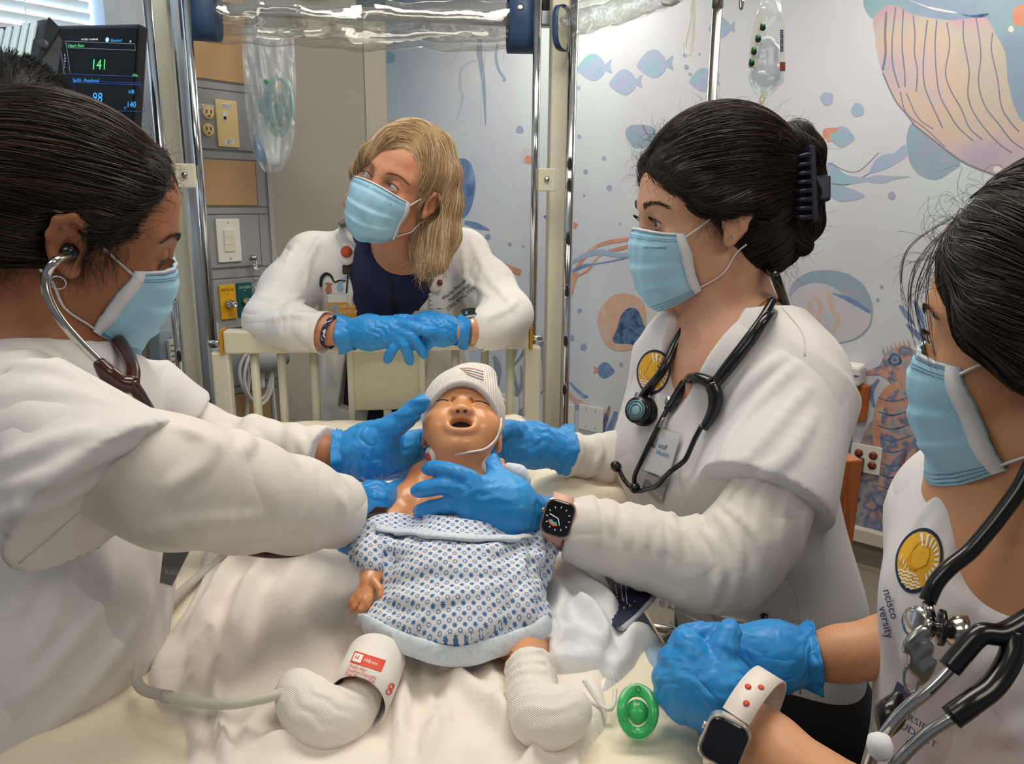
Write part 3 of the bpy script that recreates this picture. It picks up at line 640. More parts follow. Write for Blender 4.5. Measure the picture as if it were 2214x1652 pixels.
# grey corals seen between the headboard bars
for q, wd in (([(1112, 930), (1118, 850), (1108, 790), (1118, 750)], (10, 7, 6, 8)), ([(1114, 860), (1128, 830), (1126, 790)], (8, 9, 3)), ([(1110, 790), (1130, 765), (1138, 740)], (4, 6, 10)), ([(1062, 850), (1076, 800), (1068, 770)], (26, 16, 8)), ([(1040, 930), (1056, 880), (1046, 800)], (16, 18, 10)), ([(1135, 880), (1128, 895), (1124, 930)], (6, 18, 20)), ([(1166, 850), (1176, 840), (1176, 770), (1168, 740)], (5, 6, 12, 16))): dline('painted_coral', q, wd, wc_grey)
# outlets on the mural wall
def mc(x, y, out=.0): return onplane(x, y, MO + MN * out, MN)
def plate(x, y, wd, h, label, mt=None):
    c = mc(x, y, .006); t = thing('wall_plate', label, 'wall plate', c - MN * .004, 'plates on the mural wall')
    MB().box(c + MN * .002, wd, h, .007, AM, bev=.002).build('cover', mt or M_white, t); return t, c
t, c = plate(1278, 905, .15, .135, 'blank double cover plate on the mural wall above the nurse\'s far sleeve')
for a in (-1, 1):
    for b_ in (-1, 1): lathe('screw', [(0, 0), (.0035, 0), (.0035, .0012), (0, .0012)], c + MD * a * .03 + UP * b_ * .046 + MN * .0055, MN, M_steel, t, 10)
t, c = plate(1227, 898, .09, .125, 'blank cover plate half hidden behind the crib rod')
t, c = plate(1100, 876, .14, .115, 'white double outlet plate seen between the headboard bars')
for a in (-1, 1):
    for b_ in (-1, 1):
        q = c + MD * (a * .032) + UP * b_ * .02 + MN * .006
        lathe('receptacle', [(0, 0), (.015, 0), (.015, .002), (0, .002)], q, MN, M_white, t, 16)
        for e_ in (-1, 1): MB().box(q + MD * e_ * .005 + UP * .002 + MN * .0025, .003, .009, .001, AM).build('slot', M_dark, t)
t, c = plate(1872, 992, .118, .118, 'white outlet plate with red hospital receptacles below the mural seahorse')
M_red = mat('red_receptacle', '#7d2f22', .45)
for a in (-1, 1):
    for b_ in (-1, 1):
        q = c + MD * a * .028 + UP * b_ * .021 + MN * .006
        o = lathe('receptacle', [(0, 0), (.0165, 0), (.0165, .003), (0, .003)], q, MN, M_red, t, 18)
        for e_ in (-1, 1): MB().box(q + MD * e_ * .005 + UP * .003 + MN * .0035, .003, .009, .001, AM).build('slot', M_dark, o)
pg = thing('power_plug', 'black power plug and cord in the red outlet on the mural wall', 'plug', mc(1852, 1018, .02))
MB().box(mc(1852, 1010, .035), .045, .075, .05, AM, bev=.006).build('plug_body', M_black, pg)
tube('cord', cat([mc(1853, 1030, .035), mc(1852, 1060, .04), mc(1840, 1090, .05), mc(1830, 1100, .06), mc(1815, 1080, .08)], 8), .006, M_black, pg)
# ================================================================== crib
BA = math.radians(8.0)                                   # crib turned a little in the room
BX = np.array([math.cos(BA), math.sin(BA), 0]); BY = np.array([math.sin(BA), -math.cos(BA), 0])   # across, and head -> foot
HB = (P(480, 760, 1.66) + P(1152, 760, 1.76)) / 2; HB[2] = 0
ZM = EYE - 0.47                                          # mattress top
def bp_(u, v, z=0.0): return HB + BX * u + BY * v + UP * z
AB = np.array([BX, UP, -BY])
crib = thing('hospital_crib', 'cream speckled hospital crib with tall corner posts and barred headboard', 'crib', HB)
uL = (P(480, 850, 1.66) - HB) @ BX; uR = (P(1152, 850, 1.76) - HB) @ BX
def vert(name, x, y, t, rpx, m, z0, z1, parent, n=16):
    p = P(x, y, t); r = rpx * t / F
    return tube(name, [(p[0], p[1], z0), (p[0], p[1], z1)], r, m, parent, n)
def vpost(name, x, y, t, wpx, dpx, m, z0, z1, parent):
    p = P(x, y, t); return MB().box((p[0], p[1], (z0 + z1) / 2), wpx * t / F, dpx * t / F, z1 - z0, np.array([BX, -BY, UP]), bev=.006).build(name, m, parent)
zr = P(480, 741, 1.66)[2]
# headboard: end posts, top rail, bars, centre panel
for u in (uL, uR): MB().box(bp_(u, 0, (zr - .018 + .35) / 2), .036, .036, zr - .018 - .35, np.array([BX, -BY, UP]), bev=.004).build('headboard_post', M_cream, crib)
rl = MB().box(bp_((uL + uR) / 2, 0, zr + .003), uR - uL - .02, .042, .05, np.array([BX, -BY, UP]), bev=.004).build('top_rail', M_cream, crib)
for u, s in ((uL + .006, -1), (uR - .006, 1)):
    MB().box(bp_(u, 0, zr + .004), .007, .044, .052, np.array([BX, -BY, UP])).build('rail_end_cap', mat('amber_end_cap', '#c48a1e', .4), rl)
    tube('rail_pin', [bp_(u, 0, zr), bp_(u + s * .03, 0, zr)], .006, M_chrome, rl, 10)
MB().box(bp_((uL + uR) / 2, 0, ZM - .17), uR - uL, .03, .05, np.array([BX, -BY, UP]), bev=.004).build('bottom_rail', M_cream, crib)
def ub(x): return ((onplane(x, 800, HB, -BY)) - HB) @ BX
for x in (552, 610, 680, 1048, 1103, 985):
    tube('bar', [bp_(ub(x), 0, ZM - .15), bp_(ub(x), 0, zr - .02)], .0095, M_cream, crib, 14)
u0, u1 = ub(758), ub(912)
zp = onplane(830, 885, HB, -BY)[2]
MB().box(bp_((u0 + u1) / 2, 0, (zr - .02 + zp) / 2), u1 - u0, .012, zr - .02 - zp, np.array([BX, -BY, UP]), bev=.002).build('centre_panel', M_creamp, crib)
for u in (u0, u1): MB().box(bp_(u, 0, (zr + ZM - .17) / 2), .014, .02, zr - ZM + .13, np.array([BX, -BY, UP]), bev=.003).build('panel_stile', M_cream, crib)
tube('bar', [bp_((u0 + u1) / 2, 0, ZM - .15), bp_((u0 + u1) / 2, 0, zp)], .0095, M_cream, crib, 14)
# tall corner assemblies: enamel post, aluminium channel, chrome tracks with keyhole slots
ZT = 1.95
def holes(xs, y0, t, ys, r, n):
    p = P(xs, y0, t)
    for y in ys:
        q = P(xs, y, t); z = onplane(xs, y, p, nrm(np.array([CF[0], CF[1], 0])))[2]
        c = np.array([p[0], p[1], z]); d = nrm(C0 - c); d[2] = 0; d = nrm(d); A = np.array([nrm(np.cross(UP, d)), UP, d])
        V = []; a = np.linspace(0, 2 * math.pi, 20, endpoint=False)
        q2 = [(math.cos(b_) * r * .62, math.sin(b_) * r * (1.25 if math.sin(b_) < 0 else 1.9)) for b_ in a]
        V = [c + d * (r * 1.02) + A[0] * x * 1.1 + A[1] * y_ * 1.05 for x, y_ in q2] + [c + d * (r * 1.10) + A[0] * x * .78 + A[1] * y_ * .8 for x, y_ in q2]
        k = len(q2); o = obj('slot_rim', V, [(i, (i + 1) % k, k + (i + 1) % k, k + i) for i in range(k)], M_chrome, n)
        V = [c + d * (r * 1.09) + A[0] * x * .8 + A[1] * y_ * .82 for x, y_ in q2]
        obj('slot', V, [tuple(range(k))], M_dark, n, False)
vpost('corner_post', 362, 200, 1.72, 40, 40, M_cream, .3, ZT + .05, crib)
k = vpost('track_channel', 399, 200, 1.70, 24, 30, M_alu, .3, ZT, crib)
r1 = vert('chrome_track', 336, 200, 1.62, 10.5, M_chrome, .3, ZT, crib); r2 = vert('chrome_track', 417, 200, 1.64, 9.5, M_chrome, zr - .03, ZT, crib)
holes(334, 200, 1.62, (640, 770, 885), .0105, r1); 
vpost('corner_post', 1205, 300, 1.80, 38, 40, M_cream, .3, ZT + .05, crib)
r3 = vert('chrome_track', 1158, 300, 1.74, 8.5, M_chrome, zr - .03, ZT, crib); r4 = vert('chrome_track', 1234, 300, 1.74, 10.5, M_chrome, .3, ZT, crib)
holes(1234, 300, 1.74, (358, 404, 519, 631, 738, 843), .0105, r4)
for x, y, t in ((1182, 389, 1.74), (402, 380, 1.64)):
    c = P(x, y, t); MB().box(c, .04, .05, .012, AB, bev=.002).build('post_bracket', M_cream, crib)
    lathe('screw', [(0, 0), (.006, 0), (.006, .002), (.003, .004), (0, .004)], c - CF * .008, -CF, M_steel, crib, 12)
# canopy bar and rolled clear vinyl curtains with blue straps
pa, pb_ = P(372, 14, 1.70), P(1195, 48, 1.78)
ba = nrm(pb_ - pa); MB().box((pa + pb_) / 2, np.linalg.norm(pb_ - pa), .022, .022, frame_from(-np.cross(ba, UP)) if False else np.array([ba, nrm(np.cross(UP, ba)), nrm(np.cross(ba, np.cross(UP, ba)))])).build('canopy_bar', M_steel, crib)
MB().box(P(1186, 42, 1.775), .04, .03, .032, AB, bev=.002).build('bar_clamp', M_alu, crib); MB().box(P(1178, 12, 1.77), .02, .04, .03, AB, bev=.004).build('clamp_strap', M_black, crib)
MB().box(P(372, 10, 1.70), .05, .03, .03, AB, bev=.002).build('bar_clamp', M_alu, crib)
M_strap = mat('navy_vinyl_strap', '#2b4364', .45, bump=.5, bscale=420, bdist=.0006, col2='#304a6c', scale=6)
cu = thing('rolled_vinyl_curtain', 'rolled clear vinyl curtain with blue end bands above the headboard', 'curtain', P(790, 60, 1.70))
def roll(name, ends, rpx, t0, t1, layers, parent, seed):
    rng = np.random.default_rng(seed); (x0, y0), (x1, y1) = ends; n = 90; V = []; ns = 120
    for i in range(n + 1):
        u = i / n; c = P(x0 + (x1 - x0) * u, y0 + (y1 - y0) * u, t0 + (t1 - t0) * u); rr = rpx * (t0 + (t1 - t0) * u) / F
        ax = nrm(P(x1, y1, t1) - P(x0, y0, t0)); e1 = nrm(np.cross(ax, UP)); e2 = np.cross(e1, ax)
        for j in range(ns + 1):
            a = j / ns * layers * 2 * math.pi; q = rr * (0.42 + .58 * j / ns) * (1 + .10 * math.sin(3 * a + 9 * u + seed) * math.sin(7 * u + a) + .05 * math.sin(23 * u + 2 * a) + .04 * math.sin(47 * u + a))
            V.append(c + e1 * math.cos(a) * q * .9 + e2 * (math.sin(a) * q * 1.05 - .12 * rr * math.sin(math.pi * u)))
    Fc = np.array([(i * (ns + 1) + j, i * (ns + 1) + j + 1, (i + 1) * (ns + 1) + j + 1, (i + 1) * (ns + 1) + j) for i in range(n) for j in range(ns)])
    return obj(name, np.array(V), Fc, M_vinyl, parent)
roll('vinyl_roll', ((440, 34), (1150, 52)), 50, 1.68, 1.76, 1.8, cu, 3)
def band(name, x0, x1, y0, y1, t0, t1, rpx, m, parent, hole=False, squash=1.0):
    """a wide strap wrapped once around the roll"""
    c0_, c1_ = P(x0, y0, t0), P(x1, y1, t1); ax = nrm(c1_ - c0_); e1 = nrm(np.cross(ax, UP)); e2 = np.cross(e1, ax); V = []; ns = 40
    for i, (c, r) in enumerate(((c0_, rpx), (c0_, rpx + 2), (c1_, rpx + 2), (c1_, rpx))):
        for j in range(ns):
            a = 2 * math.pi * j / ns; r_ = r * t0 / F; q = (abs(math.cos(a)) ** 3.0 + abs(math.sin(a)) ** 3.0) ** (-1 / 3.0)
            V.append(c + e1 * math.cos(a) * r_ * q * .75 + e2 * math.sin(a) * r_ * q * squash)
    Fc = [(i * ns + j, i * ns + (j + 1) % ns, ((i + 1) % 4) * ns + (j + 1) % ns, ((i + 1) % 4) * ns + j) for i in range(4) for j in range(ns)]
    return obj(name, V, Fc, m, parent)
band('end_band', 404, 472, 26, 30, 1.66, 1.668, 54, M_strap, cu)
bnd = band('end_band', 1098, 1164, 52, 54, 1.735, 1.742, 56, M_strap, cu)
lathe('eyelet', [(.003, 0), (.008, 0), (.008, .002), (.003, .002)], P(1125, 16, 1.665), -CF, M_steel, bnd, 16)
band('tie_strap', 768, 832, -30, -28, 1.72, 1.73, 36, M_strap, cu, squash=1.05)
cu2 = thing('rolled_vinyl_curtain', 'rolled clear vinyl curtain hanging off the right side post with a blue lip', 'curtain', P(1300, 40, 1.72))
roll('vinyl_roll', ((1222, 52), (1470, -30)), 40, 1.70, 1.45, 1.6, cu2, 8)
band('end_band', 1212, 1224, 62, 60, 1.70, 1.692, 44, M_strap, cu2)
# crib deck and frame under the mattress
MB().box(bp_((uL + uR) / 2, .62, ZM - .17), .70, .05, 1.28, AB[[0, 1, 2]], bev=.01).build('deck', M_cream, crib)
for u in (uL + .03, uR - .03):
    MB().box(bp_(u, .62, ZM - .24), .04, .09, 1.3, AB).build('side_frame', M_cream, crib)
    for v in (.05, 1.2):
        MB().box(bp_(u, v, (ZM - .24) / 2 + .05), .05, ZM - .34, .05, AB).build('leg', M_cream, crib)
        lathe('caster', [(0, -.02), (.05, -.02), (.055, 0), (.05, .02), (0, .02)], bp_(u, v, .06), BX, M_black, crib, 20)
# ================================================================== bedding
M_pad = mat('cream_quilted_pad', '#efe4cb', .92, bump=.5, bscale=240, bdist=.0015, sheen=.1, col2='#f1e8d4', scale=8)
M_sheet = mat('white_cotton_sheet', '#efe6dc', .9, bump=.25, bscale=700, bdist=.0008, sheen=.1, crease=(7, .024, (1, 1, 1), 1.0))
M_ones = mat('white_jersey_garment', '#dfe0e2', .9, bump=.25, bscale=900, bdist=.0006, crease=(14, .014, (1, 1, 1), .8))
mt_ = thing('mattress', 'crib mattress under a cream quilted pad', 'mattress', bp_((uL + uR) / 2, .64, ZM - .145))
MB().box(bp_((uL + uR) / 2, .66, ZM - .075), .685, .14, 1.27, AB, bev=.03).build('core', mat('mattress_blue', '#8fa6b8', .6), mt_)
def seg_d(x, y, pts):
    """distance (px) to a polyline and the relative position along it"""
    c = cat(np.array(pts, float), 5); best = np.full(x.shape, 1e9); pos = np.zeros(x.shape)
    for i in range(len(c) - 1):
        a, b = c[i], c[i + 1]; d = b - a; t = np.clip(((x - a[0]) * d[0] + (y - a[1]) * d[1]) / (d @ d + 1e-9), 0, 1)
        q = np.hypot(x - a[0] - t * d[0], y - a[1] - t * d[1]); m = q < best; best[m] = q[m]; pos[m] = (i + t[m]) / (len(c) - 1)
    return best, pos
def ridge_h(x, y, ridges):
    h = np.zeros(x.shape)
    for pts, w_, a in ridges:
        d, s = seg_d(x, y, pts); h += 1.35 * a * np.exp(-(d / w_) ** 2) * np.clip(np.minimum(s, 1 - s) * 6 + .15, 0, 1)
    return h
def poly_d(x, y, poly):
    """signed px distance, positive inside"""
    q = cat(np.array(poly, float), 4, True); n = len(q); ins = np.zeros(x.shape, bool); best = np.full(x.shape, 1e9)
    for i in range(n):
        a, b = q[i], q[(i + 1) % n]; d = b - a; t = np.clip(((x - a[0]) * d[0] + (y - a[1]) * d[1]) / (d @ d + 1e-9), 0, 1)
        best = np.minimum(best, np.hypot(x - a[0] - t * d[0], y - a[1] - t * d[1]))
        c = (a[1] > y) != (b[1] > y); xi = a[0] + (y - a[1]) / (b[1] - a[1] + 1e-12) * d[0]; ins ^= c & (x < xi)
    return np.where(ins, best, -best)
def bedgrid(u0, u1, v0, v1, st):
    us = np.arange(u0, u1 + st, st); vs = np.arange(v0, v1 + st, st); U, Vv = np.meshgrid(us, vs, indexing='ij')
    W = HB + U[..., None] * BX + Vv[..., None] * BY; W[..., 2] = ZM
    q = W - C0; t = q @ CF; return U, Vv, W, CX + F * (q @ CR) / t, CY + F * (q @ CD) / t
def noise2(x, y, s, seed): return (np.sin(x / s + seed) * np.cos(y / s * 1.3 + 2 * seed) + .5 * np.sin(x / s * 2.1 + y / s * 1.7 + seed * 3) + .35 * np.sin(x / s * 3.7 - y / s * 2.9 + seed)) / 1.6
def base_h(U, Vv, X, Y):
    h = .004 * noise2(U, Vv, .07, 1.0) + .0016 * noise2(U, Vv, .021, 2.0)
    e = np.minimum(np.minimum(U - (uL + .01), (uR - .01) - U), np.minimum(Vv - .02, 1.29 - Vv)); h -= np.where(e < .05, (.05 - e) ** 2 * 9, 0)
    return h
u_a, u_b = uL - .035, uR + .035
U, Vv, W, X, Y = bedgrid(u_a, u_b, .0, 1.33, .008); H0 = np.maximum(base_h(U, Vv, X, Y), -.15); W[..., 2] += H0
# the pad wraps over the edges
q = np.arange(U.size).reshape(U.shape); Fc = np.stack([q[:-1, :-1], q[1:, :-1], q[1:, 1:], q[:-1, 1:]], -1).reshape(-1, 4)
obj('quilted_pad', W.reshape(-1, 3), Fc, M_pad, mt_)
for pts in ([(1540, 1330), (1600, 1420), (1700, 1560), (1770, 1652)], [(1450, 1345), (1520, 1440), (1560, 1500)]):
    tube('quilt_stitch', [onz(x, y, ZM + .004) for x, y in cat(pts, 8)], .0012, mat('quilt_thread', '#d9ccae', .9) if 'quilt_thread' not in MATS else MATS['quilt_thread'], mt_, 5)
def layer(name, poly, thick, ridges, m, under, st=.006, soft=14, nz=(.003, .05, 5.0), label=None, parent=None):
    p = np.array([onz(x, y, ZM) for x, y in poly]); uu = (p - HB) @ BX; vv = (p - HB) @ BY
    U, Vv, W, X, Y = bedgrid(uu.min() - .02, uu.max() + .02, vv.min() - .02, vv.max() + .02, st)
    d = poly_d(X, Y, poly); hu = under(U, Vv, X, Y); s = np.clip((d + 3) / soft, 0, 1); s = s * s * (3 - 2 * s)
    hh = thick * s - .0015 - .010 * np.clip((-3 - d) / 5, 0, 1) + (ridge_h(X, Y, ridges) + nz[0] * noise2(U, Vv, nz[1], nz[2])) * s * np.clip((d + 3) / 30, 0.15, 1)
    W[..., 2] = ZM + hu + hh
    q = np.arange(U.size).reshape(U.shape); Fc = np.stack([q[:-1, :-1], q[1:, :-1], q[1:, 1:], q[:-1, 1:]], -1).reshape(-1, 4); keep = (d.reshape(-1)[Fc] > -34).all(1); Fc = Fc[keep]
    used, inv = np.unique(Fc, return_inverse=True)
    o = obj(name, W.reshape(-1, 3)[used], inv.reshape(-1, 4), m, parent)
    top = lambda U_, V_, X_, Y_: under(U_, V_, X_, Y_) + np.maximum((thick * (lambda k: k * k * (3 - 2 * k))(np.clip((poly_d(X_, Y_, poly) + 3) / soft, 0, 1)) - .0015 + (ridge_h(X_, Y_, ridges) + nz[0] * noise2(U_, V_, nz[1], nz[2])) * np.clip((poly_d(X_, Y_, poly) + 3) / 30, 0, 1)), 0)
    return o, top, Surf(W.reshape(-1, 3)[used], inv.reshape(-1, 4))
RW = [([(880, 1405), (875, 1480), (870, 1560), (865, 1700)], 13, .012), ([(950, 1420), (1000, 1500), (1060, 1560), (1120, 1600)], 22, .010), ([(640, 1180), (560, 1260), (520, 1340), (500, 1430)], 20, .014), ([(560, 1190), (500, 1250), (440, 1340), (400, 1420)], 15, .013),
      ([(700, 1200), (640, 1270), (600, 1350), (580, 1450)], 30, .011), ([(480, 1410), (470, 1500), (480, 1600), (500, 1700)], 12, .013), ([(430, 1400), (418, 1480), (410, 1540)], 10, .011), ([(900, 1700), (960, 1570), (985, 1480)], 22, .008), ([(560, 1640), (700, 1610), (800, 1560)], 18, .008),
      ([(1275, 1570), (1210, 1610), (1120, 1680)], 12, .012), ([(620, 1560), (560, 1580), (520, 1640)], 14, .008), ([(455, 1360), (452, 1420), (440, 1470)], 8, .009), ([(1030, 1440), (1075, 1520), (1080, 1600)], 18, .007), ([(920, 1430), (925, 1500), (940, 1560)], 10, .006), ([(720, 1240), (690, 1300), (660, 1360)], 20, .005)]
PW = [(470, 1170), (430, 1270), (372, 1360), (333, 1420), (322, 1490), (360, 1556), (398, 1570), (408, 1650), (390, 1760), (1180, 1790), (1260, 1640), (1312, 1560), (1300, 1480), (1330, 1400), (1340, 1300), (1250, 1200), (1000, 1130), (700, 1120)]
bl, top1, SW = layer('white_blanket', PW, .012, RW, M_sheet, base_h, .006, 12, (.004, .045, 4.0)); tag(bl, 'crumpled white blanket spread under the baby doll', 'blanket')
PG = [(1185, 1215), (1240, 1212), (1290, 1240), (1320, 1300), (1350, 1345), (1420, 1352), (1428, 1372), (1390, 1400), (1368, 1440), (1332, 1480), (1300, 1500), (1318, 1470), (1250, 1475), (1195, 1478), (1178, 1440), (1160, 1380)]
RG = [([(1200, 1230), (1240, 1290), (1300, 1340), (1340, 1360)], 18, .012), ([(1185, 1300), (1215, 1350), (1200, 1420)], 18, .012), ([(1235, 1350), (1290, 1390), (1320, 1450)], 16, .014), ([(1415, 1362), (1370, 1390), (1340, 1440)], 10, .008), ([(1200, 1440), (1250, 1425), (1300, 1450)], 14, .008)]
gm, top2, SG = layer('white_bodysuit', PG, .018, RG, M_ones, top1, .004, 10, (.0015, .04, 2.0)); tag(gm, 'white cotton bodysuit bunched beside the doll\'s left leg', 'garment')
MB().box(SG.hit(1156, 1413, .012)[0], .030, .012, .0012, np.array([nrm(CR - CD * .06), nrm(-CD), -CF])).build('care_tag', M_white, gm)
A_ = np.array([nrm(CR - CD * .06), nrm(-CD), -CF]); MB().box(SG.hit(1160, 1411, .0135)[0], .010, .005, .0004, A_).build('tag_print', mat('tag_green', '#4f8a58', .6), gm)
# navy pad with clouds and stars, showing from under the nurse's forearm
PNv = [(1262, 1236), (1330, 1240), (1402, 1268), (1408, 1290), (1376, 1325), (1338, 1356), (1300, 1345), (1275, 1300)]
def navy_quad(x, y, off=0.0): return onz(x, y, ZM + .026 + off)
V = [navy_quad(x, y) for x, y in PNv] + [navy_quad(x, y, -.012) for x, y in PNv]; n_ = len(PNv)
nv = obj('navy_board_book', V, [tuple(range(n_))[::-1], tuple(range(n_, 2 * n_))] + [(i, (i + 1) % n_, n_ + (i + 1) % n_, n_ + i) for i in range(n_)], mat('navy_print', '#1b2140', .6), None, False)
for p in nv.data.polygons: pass
tag(nv, 'navy cloth book with stars and clouds under the nurse\'s forearm', 'book')
mgold = mat('gold_star_print', '#c9a25a', .6); mline = mat('pale_line_print', '#cfd2dc', .6)
for x, y, r in ((1348, 1297, 4), (1362, 1309, 4), (1349, 1314, 3.5), (1334, 1290, 3), (1372, 1300, 3)):
    a = np.linspace(0, 2 * math.pi, 10, endpoint=False); q = [(x + r * (1 if i % 2 == 0 else .42) * math.sin(b), y - r * (1 if i % 2 == 0 else .42) * math.cos(b)) for i, b in enumerate(a)]; obj('printed_star', [navy_quad(i, j, .0006) for i, j in q], poly_fill(q), mgold, nv, False)
for x in (1330, 1342, 1352): tube('printed_line', [navy_quad(x, 1262, .0004), navy_quad(x + 4, 1284 + (x - 1330), .0004)], .0005, mline, nv, 4)
tube('printed_cloud', [navy_quad(x, y, .0004) for x, y in cat([(1318, 1270), (1324, 1260), (1334, 1264), (1342, 1256), (1352, 1264), (1356, 1274)], 6)], .0007, mline, nv, 4)
V2, F2 = text2d('BA'); obj('lettering', [navy_quad(1377 + v[0] * 13 + (v[1]) * 5, 1272 + v[0] * 4.5 - (v[1] - .35) * 15, .0006) for v in V2], F2, mline, nv, False)
tube('bound_edge', [navy_quad(x, y, -.004) for x, y in cat([(1340, 1358), (1376, 1326), (1410, 1288), (1404, 1266)], 6)], .006, mat('grey_binding', '#b9bcc4', .8), nv, 8, flat=.6)
# folded cream towels at the head end
def soft_slab(name, corners, z0, h, m, label, seed=0):
    f = SDF(); c = [np.array([*onz(x, y, z0)[:2], z0 + h / 2]) for x, y in corners]; n = len(c)
    for i in range(n): f.cone(c[i], c[(i + 1) % n], h / 2, h / 2, .02)
    cc = sum(c) / n
    for i in range(n): f.cone(c[i], cc, h / 2, h / 2 * 1.1, .03)
    for i in range(n): f.cone((c[i] + c[(i + 1) % n]) / 2, cc, h / 2, h / 2, .03)
    f.disp(pleat((.6, .8, 0), .06, .003, seed, .5)); V, Q = f.mesh(.006, 1); o = obj(name, V, Q, m); return tag(o, label, 'towel', 'folded towels at the head of the crib')
soft_slab('folded_towel', [(1140, 1010), (1290, 1030), (1300, 1062), (1150, 1048)], ZM + .004, .035, M_pad, 'upper folded cream towel below the nurse\'s far forearm', 1.0)
soft_slab('folded_towel', [(1165, 1075), (1300, 1082), (1330, 1120), (1200, 1130)], ZM + .004, .045, M_pad, 'lower folded cream towel behind the watch and forearm', 2.0)
# ================================================================== people: shared builders
M_scrub = mat('white_scrub_cloth', '#dcd8d8', .85, bump=.25, bscale=900, bdist=.0006, sheen=.1, crease=(5.5, .024, (1, 1, .6), 1.0))
M_under = mat('white_jersey', '#e2dcd4', .9, bump=.3, bscale=1100, bdist=.0006, sheen=.15, crease=(8, .015, (1.2, 1, 1), .9))
M_coat = mat('lab_coat_white', '#e6e4e2', .85, bump=.2, bscale=800, bdist=.0006, sheen=.1, crease=(8, .026, (1, 1, .7), 1.0))
M_navy = mat('navy_knit', '#20244e', .75, bump=.3, bscale=900, bdist=.0006)
M_pants = mat('black_trousers', '#17171c', .8)
M_glove = mat('blue_nitrile', '#2a92dc', .40, col2=['#258ad4', '#3a9fe6'], scale=14, bump=.25, bscale=90, bdist=.003, crease=(24, .0065, (1, 1, 1), 1.3))
M_mask = mat('mask_blue', '#a0d2ea', .85, bump=.25, bscale=500, bdist=.0006, col2='#abdaf0', scale=30)
M_maskw = mat('mask_white', '#e6e8ea', .85)
M_print = mat('print_navy', '#39506e', .7)
M_eye = mat('eye_white', '#d9d2cc', .15, coat=.6); M_iris = mat('iris_brown', '#3b2415', .12, coat=.8); M_irisb = mat('iris_blue_grey', '#6f8590', .12, coat=.8); M_pupil = mat('pupil_black', '#050505', .08, coat=1.0)
M_lash = mat('lash_black', '#140e0c', .6)
def skin(name, c1, c2, rough=.48): return mat(name, c1, rough, col2=[c1, c2], scale=22, detail=4, bump=.12, bscale=420, bdist=.0006, sss=.12, pos=(.38, .72))
SK_N = skin('skin_light_tan', '#d6a283', '#c88f70'); SK_L = skin('skin_brown', '#a96e4c', '#9a6243'); SK_B = skin('skin_fair_tan', '#d09271', '#c07b5c'); SK_R = skin('skin_tan', '#d29a72', '#be835d')
def hairmat(name, a, b, c, rough=.38):
    m = bpy.data.materials.new(name); m.use_nodes = True; nt = m.node_tree; N = nt.nodes; L = nt.links; bs = N['Principled BSDF']
    at = N.new('ShaderNodeAttribute'); at.attribute_name = 'rnd'; cr = N.new('ShaderNodeValToRGB'); L.new(at.outputs['Fac'], cr.inputs[0])
    cr.color_ramp.elements[0].color = (*lin(a), 1); cr.color_ramp.elements[1].color = (*lin(c), 1); e = cr.color_ramp.elements.new(.5); e.color = (*lin(b), 1)
    L.new(cr.outputs[0], bs.inputs['Base Color']); bs.inputs['Roughness'].default_value = rough; bs.inputs['Specular IOR Level'].default_value = .45
    return m

def Rm(yaw, pitch, roll):
    yaw, pitch, roll = (math.radians(a) for a in (yaw, pitch, roll)); cy, sy = math.cos(yaw), math.sin(yaw)
    f = np.array([-sy, -cy, 0]); r = np.array([-cy, sy, 0]); u = np.array([0, 0, 1.0])
    f2 = f * math.cos(pitch) - u * math.sin(pitch); u2 = u * math.cos(pitch) + f * math.sin(pitch)
    return np.stack([r * math.cos(roll) + u2 * math.sin(roll), f2, u2 * math.cos(roll) - r * math.sin(roll)], 1)     # columns: right, forward, up
class Head:
    def __init__(s, x, y, t, yaw, pitch, roll, sc=1.0):
        s.c = P(x, y, t); s.R = Rm(yaw, pitch, roll); s.s = sc
    def __call__(s, *p): return s.c + s.R @ (s.s * np.asarray(p if len(p) == 3 else p[0], float))
    def many(s, q): return s.c + (np.asarray(q) * s.s) @ s.R.T
    def loc(s, w): return ((np.asarray(w) - s.c) @ s.R) / s.s
    def ell(s, f, c, r, k=.02, op=0): f.ell(s(*c), np.asarray(r) * s.s, s.R, k * s.s, op)
    def cone(s, f, a, b, ra, rb, k=.02, op=0): f.cone(s(*a), s(*b), ra * s.s, rb * s.s, k * s.s, op)
